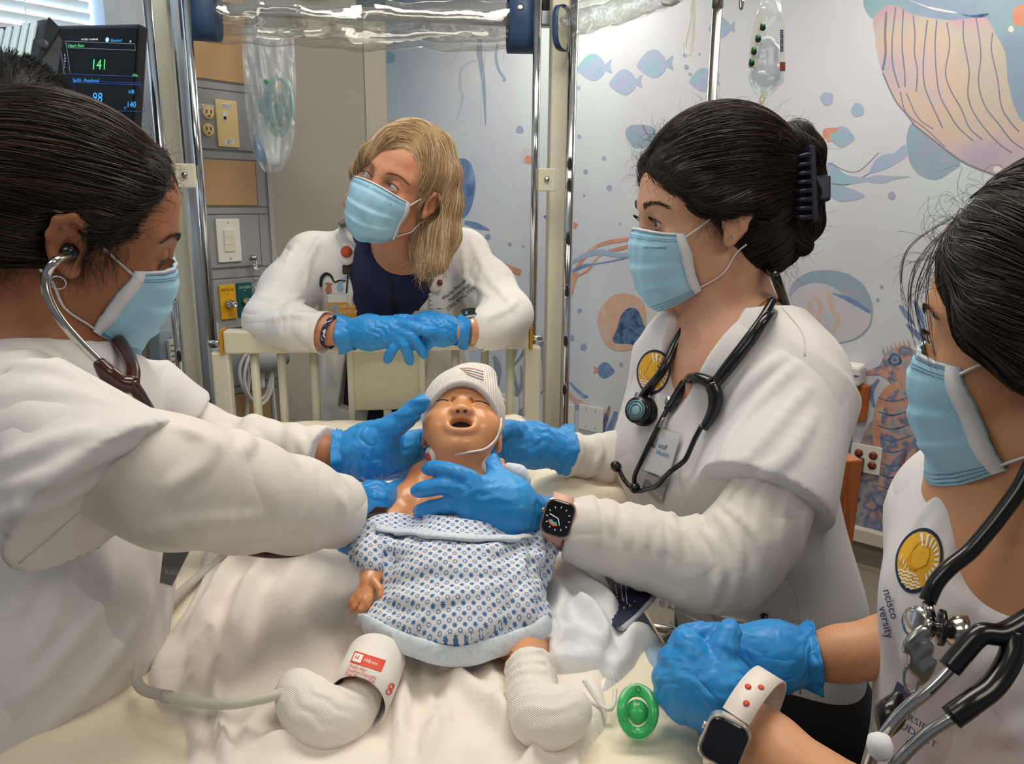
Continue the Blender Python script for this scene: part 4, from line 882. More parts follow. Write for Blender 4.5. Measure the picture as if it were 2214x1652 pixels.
def head_prims(f, H, eye_open=.0050, both=True):
    E, K = H.ell, H.cone
    E(f, (0, -.016, .036), (.073, .094, .082)); E(f, (0, .036, -.018), (.060, .058, .086), .03); E(f, (0, .045, .045), (.060, .043, .050), .03)
    for a in (-1, 1):
        K(f, (a * .046, .008, -.062), (0, .066, -.100), .021, .018, .03); E(f, (a * .036, .062, -.030), (.026, .026, .026), .03)
        K(f, (a * .048, .070, .020), (a * .014, .084, .019), .009, .010, .02)
        E(f, (a * .031, .098, -.001), (.021, .016, .014), .016, 1)
        f.ell(H(a * .031, .0775, .0), np.array([.0150] * 3) * H.s, None, .006 * H.s)
        if eye_open: E(f, (a * .031, .0945, -.0008), (.0150, .010, eye_open), .0022, 1)
        # ear: plate, rim, hollow, lobe
        e = lambda y, z: (.004 + (y + .004) * .88, -.003 + (z + .002) * .88)
        E(f, (a * .0765, *e(-.011, -.002)), (.0055, .0185, .0290), .008)
        rim = [(a * .080, *e(.006, .010)), (a * .084, *e(.003, .023)), (a * .0865, *e(-.011, .030)), (a * .0875, *e(-.025, .022)), (a * .0875, *e(-.028, .004)), (a * .085, *e(-.020, -.016)), (a * .081, *e(-.006, -.030))]
        for p, q in zip(rim[:-1], rim[1:]): K(f, p, q, .0040, .0040, .006)
        E(f, (a * .080, *e(.000, -.031)), (.0048, .008, .009), .007); E(f, (a * .0865, *e(-.003, -.005)), (.0062, .009, .013), .005, 1); K(f, (a * .0845, *e(-.015, .016)), (a * .0845, *e(-.017, -.008)), .0026, .0026, .006)
    K(f, (0, .088, .006), (0, .096, -.030), .008, .0095, .014)
    for a in (-1, 1): E(f, (a * .009, .087, -.034), (.0085, .009, .008), .008)
    K(f, (-.020, .086, -.062), (.020, .086, -.062), .009, .009, .012); E(f, (0, .080, -.100), (.020, .016, .017), .02)
def eyeball(H, side, gaze, parent, iris=None):
    c = H(side * .031, .0775, 0); g = nrm(H.R @ np.asarray(gaze, float)); r = .0128 * H.s
    prof = [(0.0, r * 1.02)]; V = []; Fc = []; mi = []; n = 24; angs = [0, .10, .20, .24, .36, .50, .56, .75, 1.0, 1.4, 1.8, 2.3, 2.8, math.pi]
    u = nrm(np.cross(g, [.3, .2, .9])); v = np.cross(g, u)
    for a in angs:
        rr = r * (1.03 if a < .5 else 1.0)
        for q in range(n): b = 2 * math.pi * q / n; V.append(c + g * rr * math.cos(a) + rr * math.sin(a) * (u * math.cos(b) + v * math.sin(b)))
    for i in range(len(angs) - 1):
        for q in range(n): Fc.append((i * n + q, (i + 1) * n + q, (i + 1) * n + (q + 1) % n, i * n + (q + 1) % n)); mi.append(2 if angs[i] < .2 else (1 if angs[i] < .5 else 0))
    return obj('eye', V, np.array(Fc), [M_eye, iris or M_iris, M_pupil], parent, True, mi)
def strand_mesh(name, lines, rad, m, parent, n=3, taper=True):
    """lines: (M, K, 3) hair strands -> one mesh with a random value per strand"""
    Lx = np.asarray(lines, float); M, K, _ = Lx.shape
    T = np.gradient(Lx, axis=1); T /= np.linalg.norm(T, axis=2, keepdims=True) + 1e-9
    ref = RNG.normal(size=(M, 1, 3)); a = np.cross(T, ref); a /= np.linalg.norm(a, axis=2, keepdims=True) + 1e-9; b = np.cross(T, a)
    rad = np.broadcast_to(np.asarray(rad, float).reshape(-1, 1) if not np.isscalar(rad) else np.full((M, 1), rad), (M, 1))
    pr = np.sin(np.linspace(.12, 1, K) * math.pi * .96) ** .5 if taper else np.ones(K)
    R_ = (rad * pr[None])[..., None]
    rings = [Lx + R_ * (math.cos(2 * math.pi * q / n) * a + math.sin(2 * math.pi * q / n) * b) for q in range(n)]
    V = np.stack(rings, 2).reshape(-1, 3)
    base = (np.arange(M)[:, None, None] * K + np.arange(K - 1)[None, :, None]) * n; q = np.arange(n)[None, None]; q2 = (q + 1) % n
    Fc = np.stack([base + q, base + q2, base + n + q2, base + n + q], -1).reshape(-1, 4)
    me = new_mesh(name, V, Fc, m, True)
    at = me.attributes.new('rnd', 'FLOAT', 'POINT'); at.data.foreach_set('value', np.repeat(RNG.random(M), K * n).astype(np.float32))
    return put(name, me, parent)
def grow(f, seeds, dirfn, length, K=9, lift=(.0005, .004), wob=.0, lenvar=.5):
    """strands that run over the surface of f along dirfn(p)"""
    p = seeds.copy(); M = len(p); st = length * (1 - lenvar + lenvar * RNG.random(M))[:, None] / (K - 1); off = (lift[0] + (lift[1] - lift[0]) * RNG.random(M))[:, None]
    out = []; jit = RNG.normal(size=(M, 3)) * wob
    for i in range(K):
        g = f.grad(p); d = f.ev(p)[:, None]; p = p - g * np.clip(d, -.02, .02) ; out.append(p + g * off)
        v = dirfn(p) + jit; v = v - g * (v * g).sum(1, keepdims=True); v /= np.linalg.norm(v, axis=1, keepdims=True) + 1e-9; p = p + v * st
    return np.stack(out, 1)
def fly(seeds, dirs, length, m, parent, rad=.00022, curl=.5, K=12, name='flyaway_hairs', grav=.05):
    """loose single hairs"""
    M = len(seeds); st = np.asarray(length) * (.4 + .6 * RNG.random(M))[:, None] / K; d = dirs + RNG.normal(size=(M, 3)) * .35; d /= np.linalg.norm(d, axis=1, keepdims=True)
    ax = RNG.normal(size=(M, 3)); p = seeds.copy(); out = []
    for i in range(K):
        out.append(p.copy()); p = p + d * st; d = d + np.cross(d, ax) * curl / K + RNG.normal(size=(M, 3)) * .04 - np.array([0, 0, grav]); d /= np.linalg.norm(d, axis=1, keepdims=True)
    return strand_mesh(name, np.stack(out, 1), rad, m, parent)
def brow(H, side, m, parent, thick=.0036, lift=0.0, skinS=None):
    q = cat([(side * .014, .0995, .0195 + lift), (side * .026, .0985, .0245 + lift), (side * .040, .090, .0265 + lift), (side * .053, .076, .0200 + lift)], 24)
    L_ = []; tot = len(q)
    for i in range(230):
        k = RNG.integers(0, tot - 2); u = k / tot; w_ = thick * (1.0 - .65 * u) * (RNG.random() - .5) * 2
        a = q[k] + np.array([0, 0, w_]); d = nrm(np.array([side * (.5 + u), -.15 - .5 * u, .75 - 1.0 * u])); pts = [a + d * s_ * .0065 for s_ in (0, .35, .7, 1.0)]
        w3 = H.many(np.array(pts))
        if skinS: w3 = np.array([skinS.near(p, .0006 + .0006 * j)[0] for j, p in enumerate(w3)])
        L_.append(w3)
    return strand_mesh('eyebrow', np.array(L_), .00022, m, parent)
def lashes(H, side, m, parent, droop=0.0, width=.014, up=1):
    c = np.array([side * .031, .0775, 0]); L_ = []; line = []
    for a in np.linspace(-1, 1, 30):
        x = a * width; z = up * (.0052 * (1 - a * a) - .0008) - droop * (1 - .4 * a * a); y = math.sqrt(max(.0150 ** 2 - x * x * .8 - z * z, 1e-6)) + .0005
        b = c + np.array([x, y, z]); line.append(H(*b)); d = nrm(np.array([x * 14, 1.0, (.45 if not droop else -.55) * up]))
        L_.append(H.many(np.array([b + d * s_ + np.array([0, 0, up * (60 if not droop else 15) * s_ * s_]) for s_ in (0, .002, .0042, .0062)])))
    o = strand_mesh('eyelashes', np.array(L_), .00020, m, parent); tube('lash_line', np.array(line), .0006, m, o, 6); return o
def face_mask(H, parent, side=(-1, 1), text=None, droop=0.0, ear=(.080, -.014), deep=.0, skinS=None):
    """pleated surgical mask in head space, with white binding and ear loops"""
    rows = 41; cols = 41
    vv = np.array([0, .12, .3, .5, .7, .86, 1.0]); cy = np.array([.1020, .1095, .1125, .1110, .1060, .0970, .075]) + deep; cz = np.array([-.007, -.020, -.042, -.066, -.088, -.106, -.124]); ex = np.array([.0570, .0585, .0595, .0590, .0575, .0555, .0520]); ey = np.array([.060, .058, .052, .048, .045, .040, .034]); ez = np.array([-.017, -.027, -.041, -.056, -.070, -.083, -.094])
    V = np.zeros((rows, cols, 3))
    for i in range(rows):
        v = i / (rows - 1); c_y, c_z, e_x, e_y, e_z = (np.interp(v, vv, a) for a in (cy, cz, ex, ey, ez))
        ph = v * 3.6 - .55; pl = 0.0
        if .14 < v < .80: pl = .0042 * (1 - ((ph * 1.0) % 1.0)) - .0018
        for j in range(cols):
            u = j / (cols - 1) * 2 - 1; a = abs(u); w_ = 1 - a ** 2.2
            x = e_x * math.sin(u * math.pi / 2 * .98); y = e_y + (c_y - e_y) * (1 - a ** 2.3) - .0; z = e_z + (c_z - e_z) * (1 - a ** 1.7)
            n2 = nrm([x * 7, .9, 0]); wr = .0012 * math.sin(u * 9 + v * 17) * w_ * v + .0010 * math.sin(u * 23 - v * 9) * w_
            V[i, j] = (x, y, z) + n2 * (pl * w_ + wr) + n2 * .0015
    if droop: V[..., 2] -= droop
    W = H.many(V.reshape(-1, 3))
    if skinS is not None:
        for i in range(len(W)):
            p_, n_2 = skinS.near(W[i], 0.0); dd = (W[i] - p_) @ n_2
            if dd < .0016: W[i] = p_ + n_2 * .0016
    W = W.reshape(rows, cols, 3)
    for _ in range(2): W[1:-1, 1:-1] = .5 * W[1:-1, 1:-1] + .125 * (W[:-2, 1:-1] + W[2:, 1:-1] + W[1:-1, :-2] + W[1:-1, 2:])
    q = np.arange(rows * cols).reshape(rows, cols); Fc = np.stack([q[:-1, :-1], q[:-1, 1:], q[1:, 1:], q[1:, :-1]], -1).reshape(-1, 4)
    back = W - (H.R @ np.array([0, 1, 0])) * .0012; VV = np.vstack([W.reshape(-1, 3), back.reshape(-1, 3)]); n_ = rows * cols
    rim = [(0, j, 0, j + 1) for j in range(cols - 1)] + [(i, cols - 1, i + 1, cols - 1) for i in range(rows - 1)] + [(rows - 1, j + 1, rows - 1, j) for j in range(cols - 1)] + [(i + 1, 0, i, 0) for i in range(rows - 1)]
    rf = np.array([(q[a, b], q[a, b] + n_, q[c, d] + n_, q[c, d]) for a, b, c, d in rim])
    o = obj('face_mask', VV, np.vstack([Fc, Fc[:, ::-1] + n_, rf]), M_mask, parent, True, label='pale blue pleated surgical mask with white ear loops')
    def strip(name, idx, width, off=.0006):
        a = np.array([W[i, j] for i, j in idx]); b = np.array([W[k, l] for k, l in width]); fw = H.R @ np.array([0, 1, 0]); V_ = np.vstack([a + fw * off, b + fw * off, b + fw * (off + .0008), a + fw * (off + .0008)]); k = len(a)
        f_ = [(r * k + i, r * k + i + 1, ((r + 1) % 4) * k + i + 1, ((r + 1) % 4) * k + i) for r in range(4) for i in range(k - 1)]; return obj(name, V_, f_, M_maskw, o)
    strip('top_binding', [(0, j) for j in range(cols)], [(1, j) for j in range(cols)])
    for sd in side:
        j0, j1 = (0, 2) if sd < 0 else (cols - 1, cols - 3); outw = H.R @ np.array([sd * .0012, 0, 0])
        a = np.array([W[i, j0] for i in range(rows)]); b = np.array([W[i, j1] for i in range(rows)]); k = rows; V_ = np.vstack([a + outw * .4, b + outw * .9, b + outw * 1.6, a + outw * 1.6]); f_ = [(r * k + i, r * k + i + 1, ((r + 1) % 4) * k + i + 1, ((r + 1) % 4) * k + i) for r in range(4) for i in range(k - 1)]
        obj('side_binding', V_, f_, M_maskw, o)
        # pleat ends folded outwards below the binding
        for pts in ([W[2, j0] + outw, H(sd * .070, .030, .000), H(sd * (ear[0] - .001), .008, .021), H(sd * (ear[0] + .004), ear[1] - .008, .026)], [W[rows - 3, j0] + outw, H(sd * .066, .012, -.072), H(sd * .074, -.006, -.046), H(sd * (ear[0] - .002), ear[1] - .004, -.036)]):
            q_ = cat(pts, 8)
            if skinS is not None:
                for i in range(1, len(q_)):
                    p_, n_2 = skinS.near(q_[i], 0.0); dd = (q_[i] - p_) @ n_2
                    if dd < .0022: q_[i] = p_ + n_2 * .0022
            tube('ear_loop', q_, .0019, M_maskw, o, 8, flat=.6)
        # stitched dots along the top and bottom bands
        V_, f_ = [], []
        for rowv in (1.8, 3.6, 4.6, 37.2, 38.2, 39.2):
            i = int(rowv); fr = rowv - i
            for jj in np.arange(2.0, 19.6, .42):
                j = (cols - 1 - jj) if sd > 0 else jj; k = int(j); g_ = j - k
                p = W[i, k] * (1 - fr) * (1 - g_) + W[i + 1, k] * fr * (1 - g_) + W[i, k + 1] * (1 - fr) * g_ + W[i + 1, k + 1] * fr * g_
                ta = nrm(W[i, k + 1] - W[i, k]); td = nrm(W[i + 1, k] - W[i, k]); nn = nrm(np.cross(td, ta)); nn = nn * (1 if nn @ H.R[:, 1] + sd * .6 * (nn @ H.R[:, 0]) > 0 else -1); p = p + nn * .0009; b0 = len(V_)
                V_ += [p - ta * .0006 - td * .00045, p + ta * .0006 - td * .00045, p + ta * .0006 + td * .00045, p - ta * .0006 + td * .00045]; f_.append((b0, b0 + 1, b0 + 2, b0 + 3))
        so = obj('stitch_marks', V_, f_, M_print, o, False); so['kind'] = 'stuff'
        if text:
            V2, F2 = text2d(text); V_ = []
            for x, y in V2:
                jj = 8.5 - x * 1.5; j = np.clip((cols - 1 - jj) if sd > 0 else 8.5 + x * 1.5 * 1.0, 0, cols - 1.01); i = 8.6 - y * 1.55; i = np.clip(i, 0, rows - 2); k, l = int(i), int(j); fr, g_ = i - k, j - l
                p = W[k, l] * (1 - fr) * (1 - g_) + W[k + 1, l] * fr * (1 - g_) + W[k, l + 1] * (1 - fr) * g_ + W[k + 1, l + 1] * fr * g_
                nn = nrm(np.cross(W[k + 1, l] - W[k, l], W[k, l + 1] - W[k, l])); nn = nn * (1 if nn @ H.R[:, 1] + sd * .6 * (nn @ H.R[:, 0]) > 0 else -1); V_.append(p + nn * .0010)
            obj('lettering', V_, F2, M_print, o, False)
    return o
def hand_glove(parent, palm, fingers, cuff=None, vox=.0022, k=.010, name='glove', wr=.0012, m=None):
    """palm: list of ((px,py,t,r_px),(px,py,t,r_px)); fingers: list of [(px,py,t,r_px)...]; cuff: (centre px, centre px, r0_px, r1_px)"""
    f = SDF(); pr = lambda q: (P(*q[:3]), q[3] * q[2] / F)
    for a, b in palm: (pa_, ra), (pb2, rb) = pr(a), pr(b); f.cone(pa_, pb2, ra, rb, k * 1.6)
    for fg in fingers:
        c = cat(np.array(fg, float), 4); f.chain([pr(q) for q in c], k * .28)
    if wr: f.disp(pleat((.3, .8, .5), .016, wr, 1.3, .6)); f.disp(pleat((.8, -.2, .5), .011, wr * .5, 4.1, .7))
    V, Q = f.mesh(vox, 2); o = obj(name, V, Q, m or M_glove, parent)
    if cuff:
        (a, b, r0, r1) = cuff[:4]; flat = cuff[4] if len(cuff) > 4 else 1.0
        pa_, pb2 = P(*a), P(*b); ax = nrm(pb2 - pa_); e1 = nrm(np.cross(ax, CF)); e2 = np.cross(ax, e1); V_ = []; ns = 48; prof = [(0, r0 * .95), (.35, r0 * 1.0), (.7, r0 + (r1 - r0) * .6), (.95, r1), (1.0, r1 * 1.035), (1.02, r1 * 1.0), (.95, r1 * .94), (.6, r0 * .9)]
        for h, r in prof:
            for j in range(ns):
                a_ = 2 * math.pi * j / ns; rr = r * a[2] / F * (1 + (.05 * math.sin(5 * a_ + 1) + .035 * math.sin(11 * a_ + 2 + h * 3) + .02 * math.sin(19 * a_)) * (.3 + h)); hh = h + .04 * math.sin(3 * a_ + 1) * h + .02 * math.sin(8 * a_) * h
                V_.append(pa_ + (pb2 - pa_) * hh + rr * (math.cos(a_) * e1 + flat * math.sin(a_) * e2))
        Fc = [(i * ns + j, i * ns + (j + 1) % ns, (i + 1) * ns + (j + 1) % ns, (i + 1) * ns + j) for i in range(len(prof) - 1) for j in range(ns)]
        obj('glove_cuff', V_, np.array(Fc), m or M_glove, o)
    return o, V, Q
def sleeve_edge(name, c0_, c1_, r, m, parent, bulge=.0012): pass
def px_chain(f, pts, k=.02, flat=None): f.chain([(P(*q[:3]), q[3] * q[2] / F) for q in pts], k, flat=flat)
def decal(name, V2, Fc, fxy, surf, off, m, parent, label=None, smooth=False):
    """project a flat drawing (2d verts) through fxy -> pixel onto a surface"""
    V = []
    for v in V2: x, y = fxy(v); V.append(surf.hit(x, y, off)[0])
    return obj(name, V, Fc, m, parent, smooth, label=label)

def wrinkles(f, lines, r=.004, k=.012, vox=.007, sink=.6):
    k = min(k, .010)
    """soft ridges of cloth lying on the surface of f along pixel polylines (x, y, strength)"""
    V, Q = f.mesh(vox, 1); sf = Surf(V, Q)
    for ln in lines:
        rr = r
        if np.isscalar(ln[0]): rr = ln[0]; ln = ln[1:]
        c = cat(np.array(ln, float), 4); n = len(c)
        pts = [(sf.hit(x, y, -rr * sink)[0], rr * (.35 + .65 * math.sin(math.pi * (i + .5) / n))) for i, (x, y) in enumerate(c)]
        f.chain(pts, k)
    return sf
# ================================================================== nurse holding the baby's chest (right of the crib)
pn = thing('person', 'nurse in white scrubs with hair in a claw clip holding the doll\'s chest', 'person', (P(1660, 1300, 1.05)[0], P(1660, 1300, 1.05)[1], 0))
HN = Head(1532, 466, 1.055, 80, 5.5, 1.0, .985)
NF = np.array([-.88, -.47, 0]); NS = np.array([.47, -.88, 0]); S0 = P(1590, 762, 1.06)
def nb(u, v, z): return S0 + NS * u + NF * v + UP * z
f = SDF(); head_prims(f, HN, .0050)
f.cone(HN(0, -.022, -.06), nb(0, -.005, .02), .052, .056, .03)
f.cone(nb(-.11, 0, -.02), nb(.11, 0, -.02), .045, .045, .04); f.cone(nb(0, .0, -.05), nb(0, -.01, -.30), .125, .11, .04, flat=(NF, 1.35)); f.cone(nb(0, -.01, -.30), P(1660, 1400, 1.05), .10, .085, .04, flat=(NF, 1.5))
px_chain(f, [(1755, 820, .95, 52), (1572, 1222, .885, 62), (1250, 1150, .915, 46), (1168, 1122, .93, 42)], .02); px_chain(f, [(1446, 790, 1.18, 44), (1430, 1000, 1.2, 46), (1225, 975, 1.15, 34), (1160, 968, 1.13, 30)], .02)
V, Q = f.mesh(.0026, 1); obj('body', V, Q, SK_N, pn); SN = Surf(V, Q)
eyeball(HN, -1, (.05, 1, -.10), pn); eyeball(HN, 1, (.05, 1, -.10), pn)
HM_N = hairmat('hair_dark_brown', '#120d0b', '#241812', '#4a3526'); HB_N = mat('hair_base_dark', '#0d0908', .55)
for sd in (-1, 1): brow(HN, sd, HM_N, pn, .0040, -.001, SN); lashes(HN, sd, M_lash, pn)
# hair swept back into a twist
h = SDF(); E = HN.ell
E(h, (0, -.020, .046), (.086, .112, .103)); E(h, (0, .127, -.036), (.084, .072, .112), .008, 1); E(h, (0, .062, -.062), (.16, .070, .078), .01, 1)
E(h, (0, -.060, -.030), (.074, .066, .070), .03)
for a in (-1, 1): E(h, (a * .088, -.006, -.008), (.022, .024, .036), .006, 1)
E(h, (0, -.03, -.135), (.12, .11, .05), .02, 1)
for a in (-1, 1): h.chain([(HN(*q[:3]), q[3] * HN.s) for q in ((a * .030, .074, .074, .016), (a * .054, .058, .054, .017), (a * .070, .034, .030, .016), (a * .079, .008, .018, .013), (a * .085, -.014, .018, .011), (a * .082, -.04, .010, .012))], .014)
bun = SDF()
px_chain(bun, [(1720, 300, 1.06, 40), (1744, 330, 1.06, 34), (1742, 400, 1.06, 38), (1735, 480, 1.06, 40), (1690, 540, 1.06, 36)], .012)
for i_, (a, b) in enumerate((((1700, 300), (1760, 330)), ((1716, 360), (1752, 420)), ((1712, 420), (1750, 480)), ((1700, 470), (1735, 530)))): bun.cone(P(*a, 1.03), P(*b, 1.03), .017, .013, .008)
V, Q = h.mesh(.003, 2); hb_ = obj('hair', V, Q, HB_N, pn, label='dark brown hair swept back into a twisted bun')
Vb, Qb = bun.mesh(.003, 1); obj('hair_bun', Vb, Qb, HB_N, hb_)
tgt = P(1712, 400, 1.06)
def dn(p):
    d = tgt - p; d /= np.linalg.norm(d, axis=1, keepdims=True); L_ = HN.loc(p); d = d + (HN.R @ np.array([0, -.7, .15]))[None] * 1.0; return d
sd_ = V[RNG.integers(0, len(V), 6500)]; strand_mesh('hair_strands', grow(h, sd_, dn, .11, 10, (.0002, .0032), .10), .00042, HM_N, hb_)
def dbn(p): d = np.tile(CD * .8 + CR * .5, (len(p), 1)); return d + .5 * np.cross(np.tile(CF, (len(p), 1)), d) * np.sin(p[:, 2:3] * 60)
sb = Vb[RNG.integers(0, len(Vb), 1800)]; strand_mesh('bun_strands', grow(bun, sb, dbn, .06, 8, (.0002, .0022), .15), .00042, HM_N, hb_)
# fine hairs along the hairline, crown and nape
loc = HN.loc(V); fr = V[(loc[:, 1] > .05) & (loc[:, 2] > .02)]; s_ = fr[RNG.integers(0, len(fr), 260)]; fly(s_, np.tile(HN.R @ np.array([0, .55, .8]), (len(s_), 1)), .045, HM_N, hb_, .00016, 3.0)
tp = V[(loc[:, 2] > .07)]; s_ = tp[RNG.integers(0, len(tp), 120)]; fly(s_, np.tile(HN.R @ np.array([0, -.7, .8]), (len(s_), 1)), .05, HM_N, hb_, .00015, 2.0)
np_ = V[(loc[:, 2] < -.03) & (loc[:, 1] < .0)]; s_ = np_[RNG.integers(0, len(np_), 220)]; fly(s_, np.tile(HN.R @ np.array([-.2, -.6, -.8]), (len(s_), 1)), .05, HM_N, hb_, .00016, 1.6)
s_ = Vb[RNG.integers(0, len(Vb), 110)]; fly(s_, np.tile(CR * .8 + UP * .3, (len(s_), 1)), .04, HM_N, hb_, .00015, 2.0)
sbn = V[(loc[:, 0] < -.06) & (loc[:, 1] > .005) & (loc[:, 2] < .01)]
if len(sbn): s_ = sbn[RNG.integers(0, len(sbn), 70)]; fly(s_, np.tile(HN.R @ np.array([-.05, .25, -.9]), (len(s_), 1)), .05, HM_N, hb_, .00016, 1.0)
# claw clip
cl = thing('hair_claw_clip', 'dark navy claw clip gripping the nurse\'s twisted bun', 'hair clip', P(1755, 500, 1.03)); M_clip = mat('clip_navy', '#1c2236', .35)
MB().box(P(1752, 400, 1.01), .010, .10, .02, np.array([nrm(CR + CF * .2), nrm(-CD - CR * .04), np.cross(nrm(CR + CF * .2), nrm(-CD - CR * .04))]), bev=.003).build('spine', M_clip, cl)
for i in range(8):
    y = 336 + i * 19; tube('tooth', cat([P(1752, y, .995), P(1735, y + 1, .99), P(1716, y + 4 - (i - 4) * 1.5, 1.0)], 4), [.0035, .0035, .0034, .0032, .003, .003, .0026, .0022, .0015][:9], M_clip, cl, 8)
MB().box(P(1776, 408, 1.03), .022, .034, .012, np.array([CR, -CD, -CF]), bev=.003).build('finger_tab', M_clip, cl)
# white jersey sleeves under the scrub top
j = SDF()
j.chain([(P(x, y, t), r * t / F) for x, y, t, r in ((1720, 960, .92, 84), (1640, 1140, .89, 88), (1572, 1222, .88, 90), (1500, 1220, .885, 82), (1380, 1180, .895, 76), (1270, 1150, .905, 64), (1218, 1138, .91, 54))], .03)
j.disp(pleat(P(1572, 1222, .88) - P(1218, 1138, .91), .024, .0016, 2.0, .25))
wrinkles(j, [[(1540, 1105), (1580, 1150), (1600, 1210), (1590, 1280)], [(1505, 1135), (1545, 1180), (1558, 1240), (1540, 1300)], [(1480, 1140), (1510, 1190), (1520, 1250)], [(1560, 1085), (1630, 1150), (1650, 1220)], [.0032, (1452, 1128), (1462, 1160), (1466, 1210)], [.0032, (1420, 1124), (1428, 1160), (1430, 1200)], [.0032, (1386, 1122), (1392, 1150), (1394, 1190)], [.0032, (1350, 1118), (1356, 1150), (1356, 1180)], [.003, (1318, 1108), (1326, 1150)], [.003, (1280, 1095), (1290, 1130), (1288, 1180)],
    [.0035, (1238, 1088), (1250, 1120), (1246, 1190)], [.0035, (1252, 1090), (1266, 1130), (1262, 1200)], [.0035, (1268, 1095), (1284, 1140), (1280, 1210)], [.003, (1228, 1092), (1236, 1130), (1230, 1180)]], .0034, .007)
j.half(P(1226, 1140, .91), P(1205, 1135, .911) - P(1240, 1143, .909), .003)
V, Q = j.mesh(.0026, 1); obj('undershirt_sleeve', V, Q, M_under, pn, label='white jersey sleeve')
j = SDF(); px_chain(j, [(1440, 900, 1.19, 66), (1425, 1005, 1.2, 62), (1330, 992, 1.18, 54), (1230, 982, 1.15, 40), (1212, 980, 1.145, 38)], .02); j.disp(pleat(P(1425, 1005, 1.2) - P(1212, 980, 1.14), .03, .0022, 5.0, .3)); j.half(P(1216, 980, 1.148), P(1200, 978, 1.14) - P(1235, 985, 1.15), .003)
V, Q = j.mesh(.003, 1); obj('undershirt_sleeve', V, Q, M_under, pn, label='white jersey sleeve')
# scrub top
g = SDF()
g.cone(nb(-.115, 0, -.018), nb(.115, 0, -.018), .056, .058, .05)
g.cone(nb(0, .0, -.05), nb(0, .01, -.17), .150, .148, .05, flat=(NF, 1.36)); g.cone(nb(0, .01, -.17), P(1600, 1130, 1.06), .148, .132, .05, flat=(NF, 1.30)); g.cone(P(1600, 1130, 1.06), P(1655, 1310, 1.05), .130, .138, .06, flat=(NF, 1.62)); g.cone(P(1655, 1310, 1.05), P(1648, 1580, 1.05), .138, .136, .05, flat=(NF, 1.62))
for a in (-1, 1): g.ell(nb(a * .062, .072, -.155), (.058, .05, .062), None, .05)
g.cone(nb(.128, -.002, -.03), P(1655, 1078, .905), .056, .080, .04, cut=True)
g.cone(nb(-.128, 0, -.03), P(1425, 960, 1.2), .054, .072, .04, cut=True)
wrinkles(g, [[(1720, 790), (1650, 860), (1590, 930), (1560, 980)], [(1745, 840), (1670, 930), (1600, 1010)], [.007, (1690, 770), (1620, 830), (1570, 900)], [.006, (1760, 900), (1700, 990), (1640, 1030)], [.006, (1470, 700), (1440, 800), (1420, 880)], [.006, (1500, 930), (1480, 1010), (1500, 1090)], [.007, (1600, 1150), (1620, 1260)], [.006, (1440, 960), (1430, 1060)]], .0042, .018)
# V neck
g.cone(nb(0, -.012, .10), nb(0, -.008, -.01), .085, .062, .006, 1); g.cone(nb(0, .07, .06), nb(.003, .145, -.10), .060, .010, .006, 1)
g.half(P(1700, 1545, 1.05), nrm(-UP - CR * .25), .004)
V, Q = g.mesh(.0034, 1); sc_n = obj('scrub_top', V, Q, M_scrub, pn, label='white short-sleeved V-neck scrub top'); GN = Surf(V, Q)
def seam(name, pts, surf, parent, r=.0011, m=None, off=.0002, n=6): return tube(name, surf.path(pts, off, n), r, m or mat('seam_thread', '#cfc9c8', .9) if 'seam_thread' not in MATS else (m or MATS['seam_thread']), parent, 6)
seam('sleeve_hem', [(1531, 1034), (1600, 1042), (1680, 1060), (1778, 1086)], GN, sc_n); seam('shoulder_seam', [(1690, 665), (1735, 720), (1740, 770)], GN, sc_n); seam('side_seam', [(1665, 1180), (1700, 1240), (1728, 1320), (1730, 1500)], GN, sc_n)
seam('pocket_edge', [(1530, 1322), (1590, 1340), (1660, 1350), (1728, 1335)], GN, sc_n, .0022, M_scrub, .0012)
pe = thing('pen', 'black pen clipped in the scrub pocket of the nurse with the claw clip', 'pen', GN.hit(1654, 1345, .004)[0]); q0, q1 = GN.hit(1654, 1368, .003)[0], GN.hit(1656, 1326, .006)[0]; tube('barrel', [q0, q1], .0042, M_black, pe, 10); tube('clip', [q1 - CF * .005, (q0 + q1) / 2 - CF * .006], .0012, M_steel, pe, 6)
# trousers
tz = SDF()
for a in (-1, 1):
    c0_ = P(1665, 1540, 1.05) + NS * a * .085; c1_ = np.array([c0_[0], c0_[1], .06]); tz.cone(c0_, (c0_ + c1_) / 2 + NF * .01, .080, .065, .03); tz.cone((c0_ + c1_) / 2 + NF * .01, c1_, .07, .055, .03)
tz.cone(P(1660, 1450, 1.05) - NS * .05, P(1660, 1450, 1.05) + NS * .05, .085, .085, .05)
V, Q = tz.mesh(.008, 1); obj('trousers', V, Q, M_pants, pn, label='black trousers')
for a in (-1, 1):
    c0_ = P(1665, 1540, 1.05) + NS * a * .085; s_ = SDF(); s_.cone((c0_[0], c0_[1], .035), np.array([c0_[0], c0_[1], .03]) + NF * .15, .042, .034, .02); s_.half((0, 0, 0), -UP, .002); V, Q = s_.mesh(.006, 1); obj('shoe', V, Q, M_black, pn)
mk = face_mask(HN, pn, (-1, 1), text='3|Electronics', skinS=SN)
